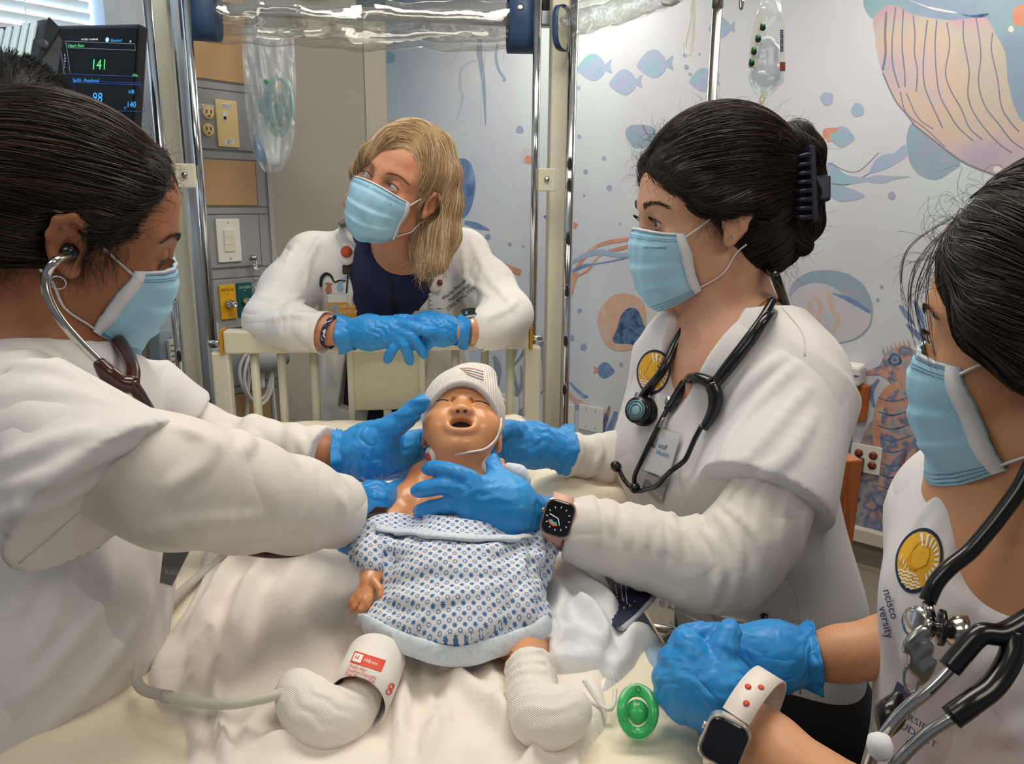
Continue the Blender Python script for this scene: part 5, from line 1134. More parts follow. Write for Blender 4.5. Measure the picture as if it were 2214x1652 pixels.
# gloved hands
gl_n, V, Q = hand_glove(pn, [((1150, 1118, .915, 50), (1090, 1090, .885, 56)), ((1090, 1090, .885, 56), (1020, 1048, .862, 24)), ((1090, 1092, .885, 52), (1015, 1072, .86, 24)), ((1090, 1100, .885, 50), (1012, 1096, .862, 22)), ((1095, 1110, .888, 44), (1015, 1120, .866, 19)), ((1100, 1075, .888, 42), (1078, 1040, .895, 24))],
    [[(1080, 1045, .893, 24), (1070, 1015, .905, 18), (1066, 996, .915, 15)], [(1022, 1040, .862, 20), (985, 1022, .862, 17.5), (945, 1013, .875, 17), (924, 1014, .895, 14)], [(1015, 1064, .86, 20), (965, 1052, .86, 18), (920, 1057, .875, 17), (900, 1062, .895, 14)],
     [(1012, 1092, .862, 19), (965, 1092, .864, 17), (922, 1101, .88, 15.5), (904, 1106, .90, 13)], [(1015, 1120, .866, 17), (975, 1126, .876, 14), (942, 1134, .892, 12.5), (926, 1136, .905, 11)]],
    ((1150, 1118, .915), (1185, 1132, .92), 50, 64), wr=.0008)
hand_glove(pn, [((1205, 972, 1.14, 44), (1150, 958, 1.12, 42)), ((1150, 958, 1.12, 44), (1090, 950, 1.09, 32)), ((1150, 970, 1.12, 42), (1092, 985, 1.09, 26))],
    [[(1095, 940, 1.09, 24), (1070, 928, 1.075, 19), (1045, 930, 1.08, 16)], [(1095, 955, 1.09, 22), (1060, 955, 1.08, 18), (1025, 960, 1.09, 15)], [(1095, 975, 1.09, 22), (1055, 980, 1.08, 17), (1020, 985, 1.09, 14)], [(1098, 992, 1.09, 18), (1062, 1002, 1.08, 14), (1035, 1006, 1.08, 12)], [(1130, 935, 1.11, 22), (1095, 925, 1.06, 18), (1078, 935, 1.03, 15)]],
    ((1195, 968, 1.135), (1219, 972, 1.145), 42, 54))
# ================================================================== nurse bending in from the left
pl_ = thing('person', 'nurse in white scrubs bending in from the left with a brown stethoscope', 'person', (P(0, 1500, .8)[0], P(0, 1500, .8)[1], 0))
HL = Head(160, 486, .79, -119, 19, -10, .97)
f = SDF(); head_prims(f, HL, 0)
f.cone(HL(0, -.022, -.06), P(85, 790, .80), .050, .060, .03)
px_chain(f, [(30, 890, .72, 50), (110, 830, .80, 80), (290, 850, .95, 60)], .04); px_chain(f, [(90, 900, .82, 190), (80, 1200, .80, 180), (-20, 1560, .76, 230)], .05)
px_chain(f, [(60, 920, .68, 56), (390, 1050, .67, 70), (690, 1092, .835, 40), (725, 1098, .86, 26)], .02); px_chain(f, [(300, 850, .96, 60), (450, 955, 1.0, 46), (690, 985, .985, 40), (760, 985, .98, 36)], .02)
V, Q = f.mesh(.0026, 1); obj('body', V, Q, SK_L, pl_); SL = Surf(V, Q)
HM_L = hairmat('hair_brown_black', '#0e0a08', '#22160e', '#5a412c')
eyeball(HL, 1, (0, .8, -.6), pl_)
brow(HL, 1, HM_L, pl_, .0042, 0, SL); lashes(HL, 1, M_lash, pl_, droop=.004)
h = SDF(); E = HL.ell
E(h, (0, -.020, .036), (.087, .112, .092)); E(h, (0, .128, -.038), (.084, .074, .114), .008, 1); E(h, (0, .062, -.064), (.16, .072, .080), .01, 1); E(h, (0, -.07, -.020), (.076, .066, .066), .03)
h.cone(HL(0, -.115, .01), HL(0, -.150, -.03), .045, .042, .03); h.cone(HL(0, -.150, -.03), HL(0, -.150, -.11), .036, .020, .02)
for a in (-1, 1): E(h, (a * .088, -.006, -.008), (.026, .026, .038), .006, 1)
E(h, (.06, -.02, -.10), (.08, .075, .055), .02, 1)
for a in (-1, 1): h.chain([(HL(*q[:3]), q[3] * HL.s) for q in ((a * .026, .060, .090, .012), (a * .050, .050, .072, .012), (a * .066, .034, .050, .012), (a * .076, .022, .030, .010), (a * .079, .017, .016, .008))], .014)
V, Q = h.mesh(.003, 2); hb_ = obj('hair', V, Q, HB_N, pl_, label='dark hair pulled back')
tg = HL(0, -.17, -.02)
def dl(p): d = tg - p; d /= np.linalg.norm(d, axis=1, keepdims=True); return d + (HL.R @ np.array([0, -1.0, .05]))[None]
s_ = V[RNG.integers(0, len(V), 7500)]; strand_mesh('hair_strands', grow(h, s_, dl, .12, 10, (.0002, .0034), .09), .00040, HM_L, hb_)
loc = HL.loc(V); fr = V[(loc[:, 1] > .045) & (loc[:, 2] > .0)]; s_ = fr[RNG.integers(0, len(fr), 240)]; fly(s_, np.tile(HL.R @ np.array([0, .3, .8]), (len(s_), 1)), .035, HM_L, hb_, .00014, 3.0)
sbn = V[(loc[:, 0] > .05) & (loc[:, 1] > .0) & (loc[:, 1] < .05) & (loc[:, 2] < .015)]
if len(sbn): s_ = sbn[RNG.integers(0, len(sbn), 260)]; q = fly(s_, np.tile(HL.R @ np.array([.05, .1, -1.0]), (len(s_), 1)), .055, HM_L, hb_, .00018, .8)
nk = V[(loc[:, 2] < -.02) & (loc[:, 0] > .02)]; s_ = nk[RNG.integers(0, len(nk), 260)]; fly(s_, np.tile(HL.R @ np.array([.15, .1, -.9]), (len(s_), 1)), .06, HM_L, hb_, .00016, 1.0)
mkl = face_mask(HL, pl_, (1,), skinS=SL)
# earring hoop
tube('earring', [HL(.083 + .002 * math.cos(a), -.001 + .007 * math.sin(a), -.043 + .007 * math.cos(a)) for a in np.linspace(0, 2 * math.pi, 20, endpoint=False)], .0009, M_chrome, pl_, 6, closed=True)
# white jersey sleeves
j = SDF(); px_chain(j, [(150, 960, .65, 130), (380, 1045, .668, 128), (520, 1070, .735, 112), (640, 1092, .805, 92), (735, 1106, .87, 66), (762, 1110, .89, 60)], .03)
wrinkles(j, [[.004, (400, 930), (450, 960), (430, 1010), (360, 1060)], [.005, (480, 925), (535, 950), (520, 980)], [.005, (300, 1150), (420, 1130), (560, 1120)], [.005, (340, 1175), (470, 1160), (620, 1150)], [.004, (745, 1060), (752, 1100), (738, 1150)], [.004, (730, 1070), (742, 1110), (725, 1160)]], .003, .014)
j.half(P(738, 1104, .87), P(765, 1109, .89) - P(735, 1103, .87), .004)
V, Q = j.mesh(.0032, 1); obj('undershirt_sleeve', V, Q, M_under, pl_, label='white jersey sleeve')
j = SDF(); px_chain(j, [(300, 860, .96, 78), (430, 950, 1.0, 62), (560, 968, .995, 56), (680, 985, .985, 54), (705, 988, .983, 56)], .03); j.disp(pleat(P(430, 950, 1.0) - P(680, 985, .98), .05, .002, 1.0, .4))
wrinkles(j, [[.004, (470, 925), (490, 940)], [.005, (640, 940), (668, 985), (660, 1030)], [.004, (520, 930), (560, 960)], [.004, (680, 940), (690, 980)]], .005, .010)
j.half(P(704, 988, .983), P(720, 990, .98) - P(690, 986, .985), .003); V, Q = j.mesh(.003, 1); obj('undershirt_sleeve', V, Q, M_under, pl_, label='white jersey sleeve')
# scrub top
g = SDF(); px_chain(g, [(10, 880, .70, 120), (110, 850, .80, 120), (300, 850, .95, 74)], .05); px_chain(g, [(90, 930, .82, 225), (95, 1200, .80, 235), (40, 1400, .79, 260), (-60, 1600, .78, 300)], .06)
g.cone(P(40, 880, .66), P(228, 1076, .64), .055, .084, .04, cut=True); g.cone(P(300, 850, .96), P(390, 920, .99), .05, .055, .03, cut=True)
wrinkles(g, [[(0, 1060), (120, 1030), (230, 980), (300, 960)], [(0, 1120), (110, 1090), (220, 1030)], [(0, 1000), (110, 960), (200, 930)], [(0, 800), (60, 790), (130, 800), (190, 830)], [(20, 770), (80, 770), (140, 790)], [(150, 1220), (120, 1330), (60, 1420)], [(240, 1220), (210, 1320), (130, 1420), (60, 1500)], [(320, 1260), (300, 1340), (240, 1420), (160, 1520)], [(60, 1260), (20, 1340)], [(270, 1400), (180, 1500), (100, 1580)]], .0045, .022)
g.cone(P(75, 700, .80), P(80, 775, .80), .088, .064, .008, 1); g.cone(P(170, 730, .86), P(250, 850, .92), .05, .02, .008, 1)
V, Q = g.mesh(.0042, 1); sc_l = obj('scrub_top', V, Q, M_scrub, pl_, label='white short-sleeved scrub top'); GL = Surf(V, Q)
seam('sleeve_hem', [(372, 912), (300, 985), (200, 1080), (110, 1160), (40, 1218)], GL, sc_l); 
tz = SDF(); c0_ = P(-40, 1600, .78) - np.array([.14, .05, 0])
for a in (-1, 1):
    c = c0_ + np.array([.02, .09, 0]) * a; tz.cone(c, (c[0], c[1], .5), .10, .075, .03); tz.cone((c[0], c[1], .5), (c[0], c[1], .06), .075, .055, .03)
V, Q = tz.mesh(.008, 1); obj('trousers', V, Q, M_pants, pl_, label='dark trousers')
# gloved hands
hand_glove(pl_, [((735, 985, .985, 46), (800, 975, .985, 54)), ((800, 978, .985, 56), (870, 975, 1.02, 44)), ((800, 985, .985, 50), (880, 1005, 1.03, 34)), ((790, 968, .98, 44), (845, 925, .965, 28))],
    [[(840, 930, .965, 27), (880, 900, .955, 22), (905, 876, .95, 18), (914, 868, .95, 15)], [(870, 960, 1.02, 26), (910, 950, 1.05, 22), (950, 950, 1.07, 18)], [(880, 985, 1.03, 24), (915, 985, 1.06, 20), (955, 985, 1.08, 17)], [(880, 1005, 1.03, 22), (920, 1015, 1.06, 18), (950, 1012, 1.08, 15)], [(875, 1020, 1.03, 18), (905, 1028, 1.06, 15), (930, 1030, 1.07, 13)]],
    ((762, 985, .984), (728, 985, .984), 48, 58))
hand_glove(pl_, [((780, 1092, .905, 34), (810, 1082, .92, 38)), ((810, 1082, .92, 36), (850, 1075, .95, 28)), ((790, 1100, .91, 32), (830, 1100, .95, 26))],
    [[(845, 1062, .95, 18), (875, 1050, .98, 15), (905, 1045, 1.0, 12)], [(850, 1078, .955, 18), (885, 1075, .985, 15), (915, 1072, 1.0, 12)], [(845, 1098, .955, 17), (885, 1100, .985, 14), (915, 1100, 1.0, 12)], [(780, 1120, .895, 26), (758, 1150, .89, 26), (748, 1172, .90, 22), (770, 1186, .92, 18)], [(800, 1110, .92, 24), (775, 1150, .91, 26), (790, 1165, .92, 24), (820, 1150, .95, 18)]],
    ((800, 1086, .915), (744, 1100, .88), 40, 50))

# ================================================================== person with short dark hair at the back left
pd = thing('person', 'person with short dark hair half hidden behind the left nurse', 'person', (P(20, 600, 1.2)[0] - .05, P(20, 600, 1.2)[1], 0))
HD = Head(30, 330, 1.22, -60, 30, 0, 1.0); f = SDF(); head_prims(f, HD, 0); f.cone(HD(0, -.02, -.06), P(0, 520, 1.25), .055, .06, .03); f.cone(P(-90, 600, 1.2), P(60, 600, 1.32), .07, .07, .04); f.cone(P(-10, 640, 1.26), P(-10, 1000, 1.26), .15, .14, .05)
V, Q = f.mesh(.005, 1); obj('body', V, Q, SK_L, pd)
h = SDF(); E = HD.ell; E(h, (0, -.018, .045), (.088, .110, .098)); E(h, (0, .12, -.04), (.084, .08, .11), .01, 1); E(h, (0, .062, -.075), (.16, .080, .085), .01, 1)
V, Q = h.mesh(.005, 1); hd = obj('hair', V, Q, HB_N, pd, label='short dark hair'); face_mask(HD, pd, (-1, 1)); HM_D = hairmat('hair_dark_ash', '#0d0c0c', '#1e1a18', '#4a433d')
n_ = h.grad(V); s_i = RNG.integers(0, len(V), 6000); s_ = V[s_i]; dr = n_[s_i] * .8 + (HD.R @ np.array([0, .5, .0])) + RNG.normal(size=(6000, 3)) * .25; dr /= np.linalg.norm(dr, axis=1, keepdims=True)
strand_mesh('hair_strands', np.stack([s_ - n_[s_i] * .002 + dr * .014 * k for k in (0, .4, .75, 1.0)], 1), .00035, HM_D, hd)
f = SDF(); f.cone(P(-110, 620, 1.2), P(80, 620, 1.32), .085, .085, .05); f.cone(P(-10, 660, 1.26), P(-10, 1250, 1.26), .17, .16, .06); f.cone(P(-10, 470, 1.25), P(0, 560, 1.25), .07, .07, .01, 1)
V, Q = f.mesh(.008, 1); obj('shirt', V, Q, M_scrub, pd)
tz = SDF(); c = P(-10, 1200, 1.26)
for a in (-1, 1): tz.cone(c + np.array([.07 * a, 0, 0]), (c[0] + .07 * a, c[1], .06), .09, .06, .03)
V, Q = tz.mesh(.012, 1); obj('trousers', V, Q, M_pants, pd)
# ================================================================== fair haired woman leaning on the headboard
pb = thing('person', 'fair-haired woman in a white lab coat leaning on the crib headboard', 'person', (P(850, 800, 1.9)[0], P(850, 800, 1.9)[1], 0))
HBl = Head(862, 404, 1.585, 17, -7, 23, 1.0)
f = SDF(); head_prims(f, HBl, .0052); f.cone(HBl(0, -.022, -.06), P(862, 560, 1.72), .052, .058, .03)
f.cone(P(690, 560, 1.84), P(1000, 560, 1.84), .05, .05, .04); f.cone(P(850, 620, 1.84), P(850, 980, 1.90), .11, .11, .05, flat=(CF, 1.3))
px_chain(f, [(668, 575, 1.82, 42), (585, 695, 1.68, 38), (690, 712, 1.63, 34), (760, 722, 1.61, 27)], .02); px_chain(f, [(1008, 575, 1.82, 42), (1096, 680, 1.70, 38), (1040, 712, 1.64, 30), (985, 716, 1.62, 26)], .02)
V, Q = f.mesh(.0028, 1); obj('body', V, Q, SK_B, pb); SB = Surf(V, Q)
gz = HBl.R.T @ nrm(-CR * .55 - CD * .25 - CF * .5)
for sd in (-1, 1): eyeball(HBl, sd, gz, pb, M_irisb)
HM_B = hairmat('hair_blonde', '#8f6a42', '#c9a576', '#f0e2c6', .42); HB_B = mat('hair_base_blonde', '#a3835a', .6); HM_Bb = hairmat('brow_fair', '#8a6446', '#9a7454', '#ab8664')
for sd in (-1, 1): brow(HBl, sd, HM_Bb, pb, .0020, -.003, SB); lashes(HBl, sd, M_lash, pb)
h = SDF(); E = HBl.ell
E(h, (0, -.020, .044), (.088, .110, .098)); E(h, (.004, .118, -.022), (.080, .072, .108), .008, 1); E(h, (0, .072, -.062), (.16, .066, .086), .01, 1)
E(h, (0, -.055, -.03), (.082, .062, .075), .03)
px_chain(h, [(948, 320, 1.57, 32), (966, 380, 1.57, 28), (970, 440, 1.585, 27), (962, 510, 1.59, 30), (945, 570, 1.575, 22)], .02); px_chain(h, [(925, 470, 1.64, 44), (925, 545, 1.63, 34), (920, 590, 1.60, 16)], .02)
px_chain(h, [(905, 290, 1.53, 26), (850, 305, 1.505, 24), (800, 335, 1.51, 18), (774, 372, 1.54, 13), (765, 405, 1.56, 8)], .016)
px_chain(h, [(800, 470, 1.70, 30), (770, 440, 1.66, 26)], .02)
E(h, (-.088, -.002, -.008), (.022, .024, .036), .006, 1)
V, Q = h.mesh(.003, 2); hb_ = obj('hair', V, Q, HB_B, pb, label='blonde straight hair to the shoulder with a side part')
def db(p):
    L_ = HBl.loc(p); sg = np.where(L_[:, 0] < -.030, -1.0, 1.0); a = np.clip(np.abs(L_[:, 0] + .03) / .07, 0, 1)
    loc_ = np.stack([sg * (1 - a * .9), np.where(L_[:, 1] > .02, .15, -.1), -a * 1.1 - .12], 1); d = loc_ @ HBl.R.T; dn_ = np.tile(CD * 1.0 - CR * .06, (len(p), 1)); low = np.clip((-L_[:, 2] + .03) / .05, 0, 1)[:, None]
    return d * (1 - low) + dn_ * low
s_ = V[RNG.integers(0, len(V), 6500)]; strand_mesh('hair_strands', grow(h, s_, db, .11, 10, (.0002, .003), .08), .00045, HM_B, hb_)
sel = V[np.array([proj(v)[1] for v in V[::1]]) > 545]; 
if len(sel): s_ = sel[RNG.integers(0, len(sel), 260)]; fly(s_, np.tile(CD - CR * .2, (len(s_), 1)), .035, HM_B, hb_, .0003, .5, name='hair_ends')
loc = HBl.loc(V); fr = V[(loc[:, 1] > .04) & (loc[:, 2] > .02)]; s_ = fr[RNG.integers(0, len(fr), 90)]; fly(s_, np.tile(HBl.R @ np.array([.3, .5, .1]), (len(s_), 1)), .03, HM_B, hb_, .0002, 1.5)
face_mask(HBl, pb, (-1, 1), text='3|', skinS=SB)
# navy zip top
g = SDF(); g.cone(P(712, 570, 1.84), P(985, 565, 1.84), .058, .058, .05); g.cone(P(850, 650, 1.835), P(856, 900, 1.88), .140, .135, .06, flat=(CF, 1.35)); g.cone(P(852, 585, 1.77), P(862, 505, 1.735), .098, .086, .03); g.cone(P(864, 545, 1.72), P(874, 440, 1.67), .066, .076, .006, 1); g.cone(P(838, 490, 1.63), P(850, 585, 1.655), .045, .004, .008, 1)
V, Q = g.mesh(.004, 1); zt_ = obj('zip_top', V, Q, M_navy, pb, label='navy zip-neck top'); SZ = Surf(V, Q)
for pts in ([(742, 478), (772, 508), (806, 546), (838, 584)], [(914, 508), (896, 540), (872, 566), (850, 586)]): V_, Fc_ = tube_geo(SZ.path(pts, .004), .013, 12, flat=.3, up=-CF); obj('collar', V_, Fc_, M_navy, zt_)
tube('zipper', SZ.path([(844, 560), (848, 610), (852, 680)], .001), .0045, mat('zip_black', '#14141a', .5), zt_, 8, flat=.5); MB().box(SZ.hit(843, 580, .005)[0], .010, .022, .004, np.array([CR, -CD, -CF]), bev=.001).build('zip_pull', M_black, zt_)
text_on('lettering', 'S', SZ.hit(904, 602, .003)[0], np.array([CR, -CD, -CF]), .022, mat('gold_embroidery', '#b08a3e', .6), zt_)
# white coat
g = SDF(); g.cone(P(690, 562, 1.85), P(998, 552, 1.85), .062, .062, .045); g.cone(P(850, 640, 1.85), P(850, 820, 1.88), .178, .172, .06, flat=(CF, 1.5)); g.cone(P(850, 820, 1.88), P(850, 1150, 1.90), .172, .205, .06, flat=(CF, 1.5))
px_chain(g, [(668, 560, 1.82, 52), (622, 630, 1.75, 54), (584, 694, 1.685, 50), (640, 708, 1.645, 43), (684, 716, 1.625, 39)], .04); px_chain(g, [(1004, 555, 1.82, 50), (1056, 622, 1.76, 52), (1098, 680, 1.70, 47), (1066, 706, 1.66, 42), (1046, 712, 1.645, 39)], .04)
wrinkles(g, [[(700, 500), (670, 560), (660, 620)], [(560, 640), (600, 650), (650, 640)], [(580, 690), (640, 680), (690, 690)], [(640, 530), (610, 580), (590, 630)], [.004, (620, 660), (660, 655)], [(1020, 520), (1040, 570), (1070, 620)], [(1060, 600), (1090, 640), (1110, 670)], [(1000, 540), (1010, 620), (1005, 680)], [(1050, 690), (1090, 670), (1120, 650)], [.005, (720, 470), (745, 540), (760, 640)], [.005, (960, 480), (950, 560)], [.005, (1000, 600), (1060, 640)]], .0055, .010)
g.half(P(688, 717, 1.62), P(700, 719, 1.62) - P(660, 711, 1.63), .003, P(560, 900, 1.5) - .05, P(800, 640, 1.78) + .02)
o_ = SDF()
px_chain(g, [], .01) if False else None
for a, b in (((868, 440, 1.69, 86), (866, 530, 1.70, 66)), ((866, 530, 1.70, 66), (862, 600, 1.71, 50)), ((862, 600, 1.71, 50), (868, 690, 1.72, 42)), ((868, 690, 1.72, 42), (860, 800, 1.73, 54)), ((860, 800, 1.73, 54), (820, 1100, 1.70, 130))):
    g.cone(P(*a[:3]), P(*b[:3]), a[3] * a[2] / F, b[3] * b[2] / F, .005, 1)
g.cone(P(872, 440, 1.78), P(872, 540, 1.80), .105, .090, .006, 1)
V, Q = g.mesh(.0036, 1); ct = obj('lab_coat', V, Q, M_coat, pb, label='white lab coat'); GB = Surf(V, Q)
for inn, out in (([(752, 468), (782, 550), (798, 620), (814, 698)], [(718, 490), (752, 570), (780, 640), (800, 700)]), ([(956, 484), (920, 556), (912, 620), (914, 698)], [(984, 498), (958, 570), (946, 640), (944, 700)])):
    ci, co_ = cat(inn, 8), cat(out, 8); k = len(ci); top = []
    for i in range(k):
        po = GB.hit(*co_[i], .0015)[0]; to = proj(po)[2]; row = [po]
        for u in (.33, .66, 1.0): x, y = co_[i] * (1 - u) + ci[i] * u; row.append(P(x, y, to - .004 - .006 * math.sin(u * 2.2)))
        top.append(row)
    top = np.array(top); V_ = np.vstack([top.reshape(-1, 3), (top + CF * .004).reshape(-1, 3)]); n_ = k * 4; Fc_ = []
    for i in range(k - 1):
        for j in range(3): a_ = i * 4 + j; Fc_ += [(a_, a_ + 1, a_ + 5, a_ + 4), (n_ + a_ + 4, n_ + a_ + 5, n_ + a_ + 1, n_ + a_)]
        for j in (0, 3): a_ = i * 4 + j; Fc_.append((a_, a_ + 4, n_ + a_ + 4, n_ + a_))
    obj('lapel', V_, Fc_, M_coat, ct)
# cuffs of the coat sleeves
for c0_, c1_, r0, r1 in (((668, 712, 1.632), (702, 720, 1.62), 41, 45), ((1060, 712, 1.652), (1034, 716, 1.642), 41, 44)):
    a, b = P(*c0_), P(*c1_); ax = nrm(b - a); e1 = nrm(np.cross(ax, CF)); e2 = np.cross(ax, e1); V_ = []; ns = 40; t_ = c0_[2]
    for h_, r in ((0, r0 * .96), (.5, r0 * 1.02), (1, r1), (1.02, r1 * .97), (.6, r0 * .86), (.2, r0 * .8)):
        for q in range(ns): an = 2 * math.pi * q / ns; V_.append(a + (b - a) * h_ + r * t_ / F * (1 + .05 * math.sin(2 * an + 1)) * (math.cos(an) * e1 + math.sin(an) * e2))
    obj('coat_cuff', V_, np.array([(i * ns + q, i * ns + (q + 1) % ns, (i + 1) * ns + (q + 1) % ns, (i + 1) * ns + q) for i in range(5) for q in range(ns)]), M_coat, ct)
M_thread = mat('embroidery_navy', '#1d2742', .7)
def coat_text(s, x, y, ang, h, m, parent, surf, off=.0015, name='lettering'):
    V2, F2 = text2d(s)
    if not V2: return
    c, sn = math.cos(math.radians(ang)), math.sin(math.radians(ang))
    return decal(name, V2, F2, lambda v: (x + h * (v[0] * c + (v[1] - .35) * sn), y + h * (v[0] * sn - (v[1] - .35) * c)), surf, off, m, parent)
coat_text('Marika Burrell', 982, 626, -38, 11, M_thread, ct, GB); coat_text('Neonatology', 993, 632, -38, 11, M_thread, ct, GB); coat_text('CCRN, RNC, MSN', 993, 647, -38, 11, M_thread, ct, GB)
hp = [(692, 620), (694, 602), (704, 592), (716, 596), (724, 610), (736, 606), (748, 608)]; tube('embroidered_heart', GB.path(hp, .0015), [.002] * 1 + list(np.interp(np.linspace(0, 1, len(cat(hp, 6)) - 1), [0, .3, .6, 1], [.004, .0035, .002, .001])), mat('embroidery_black', '#101418', .7), ct, 6)
for x, y, c in ((711, 625, '#b9785e'), (736, 620, '#8fb7d6')):
    a = np.linspace(0, 2 * math.pi, 18, endpoint=False); decal('embroidered_footprint', [(math.cos(b), math.sin(b)) for b in a], [tuple(range(18))[::-1]], lambda v: (x + 7 * v[0] * (1 + .25 * v[1]), y + 10 * v[1]), GB, .0015, mat('footprint_' + c[1:], c, .7), ct)
    for k in range(4): decal('embroidered_toe', [(math.cos(b), math.sin(b)) for b in a], [tuple(range(18))[::-1]], lambda v: (x - 6 + k * 4 + 2 * v[0], y - 13 + abs(k - 1) * 1.2 + 2.2 * v[1]), GB, .0015, MATS['footprint_' + c[1:]], ct)
tz = SDF()
for a in (-1, 1):
    c = P(850 + a * 62, 980, 1.93); tz.cone(c, (c[0], c[1] + .02, .5), .10, .075, .04); tz.cone((c[0], c[1] + .02, .5), (c[0], c[1] + .02, .05), .075, .06, .03)
tz.cone(P(800, 900, 1.90), P(900, 900, 1.90), .11, .11, .05)
V, Q = tz.mesh(.008, 1); obj('trousers', V, Q, mat('navy_trousers', '#151938', .8), pb, label='navy trousers')
M_gl2 = M_glove
hand_glove(pb, [((748, 722, 1.612, 32), (800, 716, 1.60, 34)), ((800, 716, 1.60, 34), (848, 706, 1.585, 22)), ((800, 720, 1.60, 32), (850, 722, 1.58, 22)), ((800, 726, 1.60, 28), (846, 736, 1.585, 16))],
    [[(852, 700, 1.585, 17), (890, 706, 1.57, 13), (922, 716, 1.57, 12), (936, 716, 1.575, 10)], [(856, 712, 1.58, 16), (888, 728, 1.57, 13), (908, 750, 1.58, 11), (917, 766, 1.59, 10)], [(852, 726, 1.58, 15), (872, 742, 1.572, 13), (882, 764, 1.58, 11), (886, 782, 1.59, 9)], [(848, 736, 1.585, 13), (850, 752, 1.575, 11), (842, 768, 1.58, 10), (838, 778, 1.585, 9)], [(820, 702, 1.60, 15), (860, 692, 1.60, 12), (890, 690, 1.60, 10)]],
    ((768, 722, 1.61), (740, 722, 1.615), 36, 42), vox=.0026)
hand_glove(pb, [((995, 716, 1.628, 28), (955, 712, 1.615, 31)), ((955, 712, 1.615, 31), (915, 702, 1.605, 24)), ((955, 718, 1.615, 30), (918, 722, 1.605, 22))],
    [[(918, 698, 1.605, 16), (890, 694, 1.605, 13), (872, 702, 1.61, 11)], [(915, 712, 1.605, 15), (895, 718, 1.60, 12), (878, 726, 1.61, 10)], [(918, 726, 1.60, 14), (905, 740, 1.60, 12), (890, 748, 1.61, 10)], [(930, 734, 1.60, 13), (922, 748, 1.60, 11), (912, 752, 1.61, 9)], [(955, 692, 1.62, 14), (930, 684, 1.625, 12), (912, 684, 1.63, 10)]],
    ((985, 716, 1.625), (1004, 717, 1.632), 33, 41), vox=.0026)

# ================================================================== nurse in the right foreground
pr_ = thing('person', 'nurse in the right foreground with clasped gloved hands and loose dark hair', 'person', (P(2300, 1500, .66)[0], P(2300, 1500, .66)[1], 0))
HR = Head(2330, 722, .563, 132, 7, 1.5, .99)
f = SDF(); head_prims(f, HR, .0048); f.cone(HR(0, -.022, -.06), P(2330, 1080, .63), .050, .058, .03)
f.cone(P(2060, 1110, .74), P(2420, 1160, .54), .040, .042, .04); f.cone(P(2200, 1180, .66), P(2200, 1500, .66), .088, .09, .05); f.cone(P(2290, 1040, .60), P(2170, 1300, .63), .055, .070, .04)
px_chain(f, [(2030, 1120, .76, 70), (2090, 1390, .72, 76), (1930, 1398, .71, 68), (1820, 1414, .72, 58), (1740, 1424, .735, 46), (1700, 1425, .74, 40)], .008); px_chain(f, [(2480, 1250, .56, 90), (2420, 2000, .54, 110), (1900, 1800, .54, 100), (1660, 1612, .63, 62), (1590, 1545, .67, 48), (1560, 1510, .68, 40)], .02)
V, Q = f.mesh(.0027, 1); obj('body', V, Q, SK_R, pr_); SR = Surf(V, Q)
eyeball(HR, -1, (-.05, 1, -.25), pr_); HM_R = hairmat('hair_near_black', '#0c0a09', '#1c1512', '#5a4634')
brow(HR, -1, HM_R, pr_, .0030, 0, SR); lashes(HR, -1, M_lash, pr_, width=.012)
h = SDF(); E = HR.ell
E(h, (0, -.018, .044), (.088, .110, .096)); E(h, (0, .127, -.038), (.084, .072, .112), .008, 1); E(h, (0, .058, -.066), (.16, .068, .080), .01, 1); E(h, (0, -.06, -.03), (.078, .066, .072), .03)
h.chain([(HR(-.052, .052, .055), .024 * .9), (HR(-.074, .036, .020), .022), (HR(-.082, .010, -.006), .018), (HR(-.086, -.02, -.02), .018)], .02)
V, Q = h.mesh(.003, 2); hb_ = obj('hair', V, Q, HB_N, pr_, label='dark hair pulled back with loose strands in front')
tg2 = HR(0, -.16, -.03)
def dr_(p): d = tg2 - p; d /= np.linalg.norm(d, axis=1, keepdims=True); return d + (HR.R @ np.array([0, -.5, -.55]))[None]
s_ = V[RNG.integers(0, len(V), 7000)]; strand_mesh('hair_strands', grow(h, s_, dr_, .12, 10, (.0002, .0035), .08), .00040, HM_R, hb_)
loc = HR.loc(V); fr = V[(loc[:, 1] > .055) & (loc[:, 2] > .03) & (loc[:, 0] < .03)]
if len(fr):
    ls = [[(2015, 470, .50), (1968, 555, .505), (1957, 640, .51), (1985, 745, .51), (2012, 802, .505)], [(2025, 460, .50), (1962, 540, .50), (1945, 610, .50), (1962, 700, .505), (1990, 770, .505)], [(2005, 500, .505), (1972, 580, .51), (1966, 650, .51), (1990, 720, .51)], [(2030, 455, .50), (1985, 530, .505), (1980, 620, .51), (1996, 700, .51), (2030, 790, .505)], [(2040, 450, .5), (1955, 560, .5), (1950, 660, .5), (1970, 720, .5)], [(2020, 480, .505), (1990, 560, .51), (1985, 640, .515)], [(2045, 440, .5), (1940, 520, .49), (1932, 600, .49), (1950, 680, .49)]]
    ln = []
    for q in ls:
        for r_ in range(3): j_ = RNG.normal(size=(len(q), 3)) * np.array([7, 7, .006]) * np.linspace(.25, 1, len(q))[:, None]; c_ = cat(np.array(q) + j_ + np.array([42, 12, .03])[None] * np.linspace(1, .15, len(q))[:, None], 12); c_ = c_[np.linspace(0, len(c_) - 1, 24).astype(int)]; ln.append([P(*v) for v in c_])
    strand_mesh('loose_strands', np.array(ln), .00026, HM_R, hb_); s_ = fr[RNG.integers(0, len(fr), 90)]; fly(s_, np.tile(HR.R @ np.array([0, .7, .4]), (len(s_), 1)), .07, HM_R, hb_, .00014, 3.0, K=14)
face_mask(HR, pr_, (-1, 1), skinS=SR)
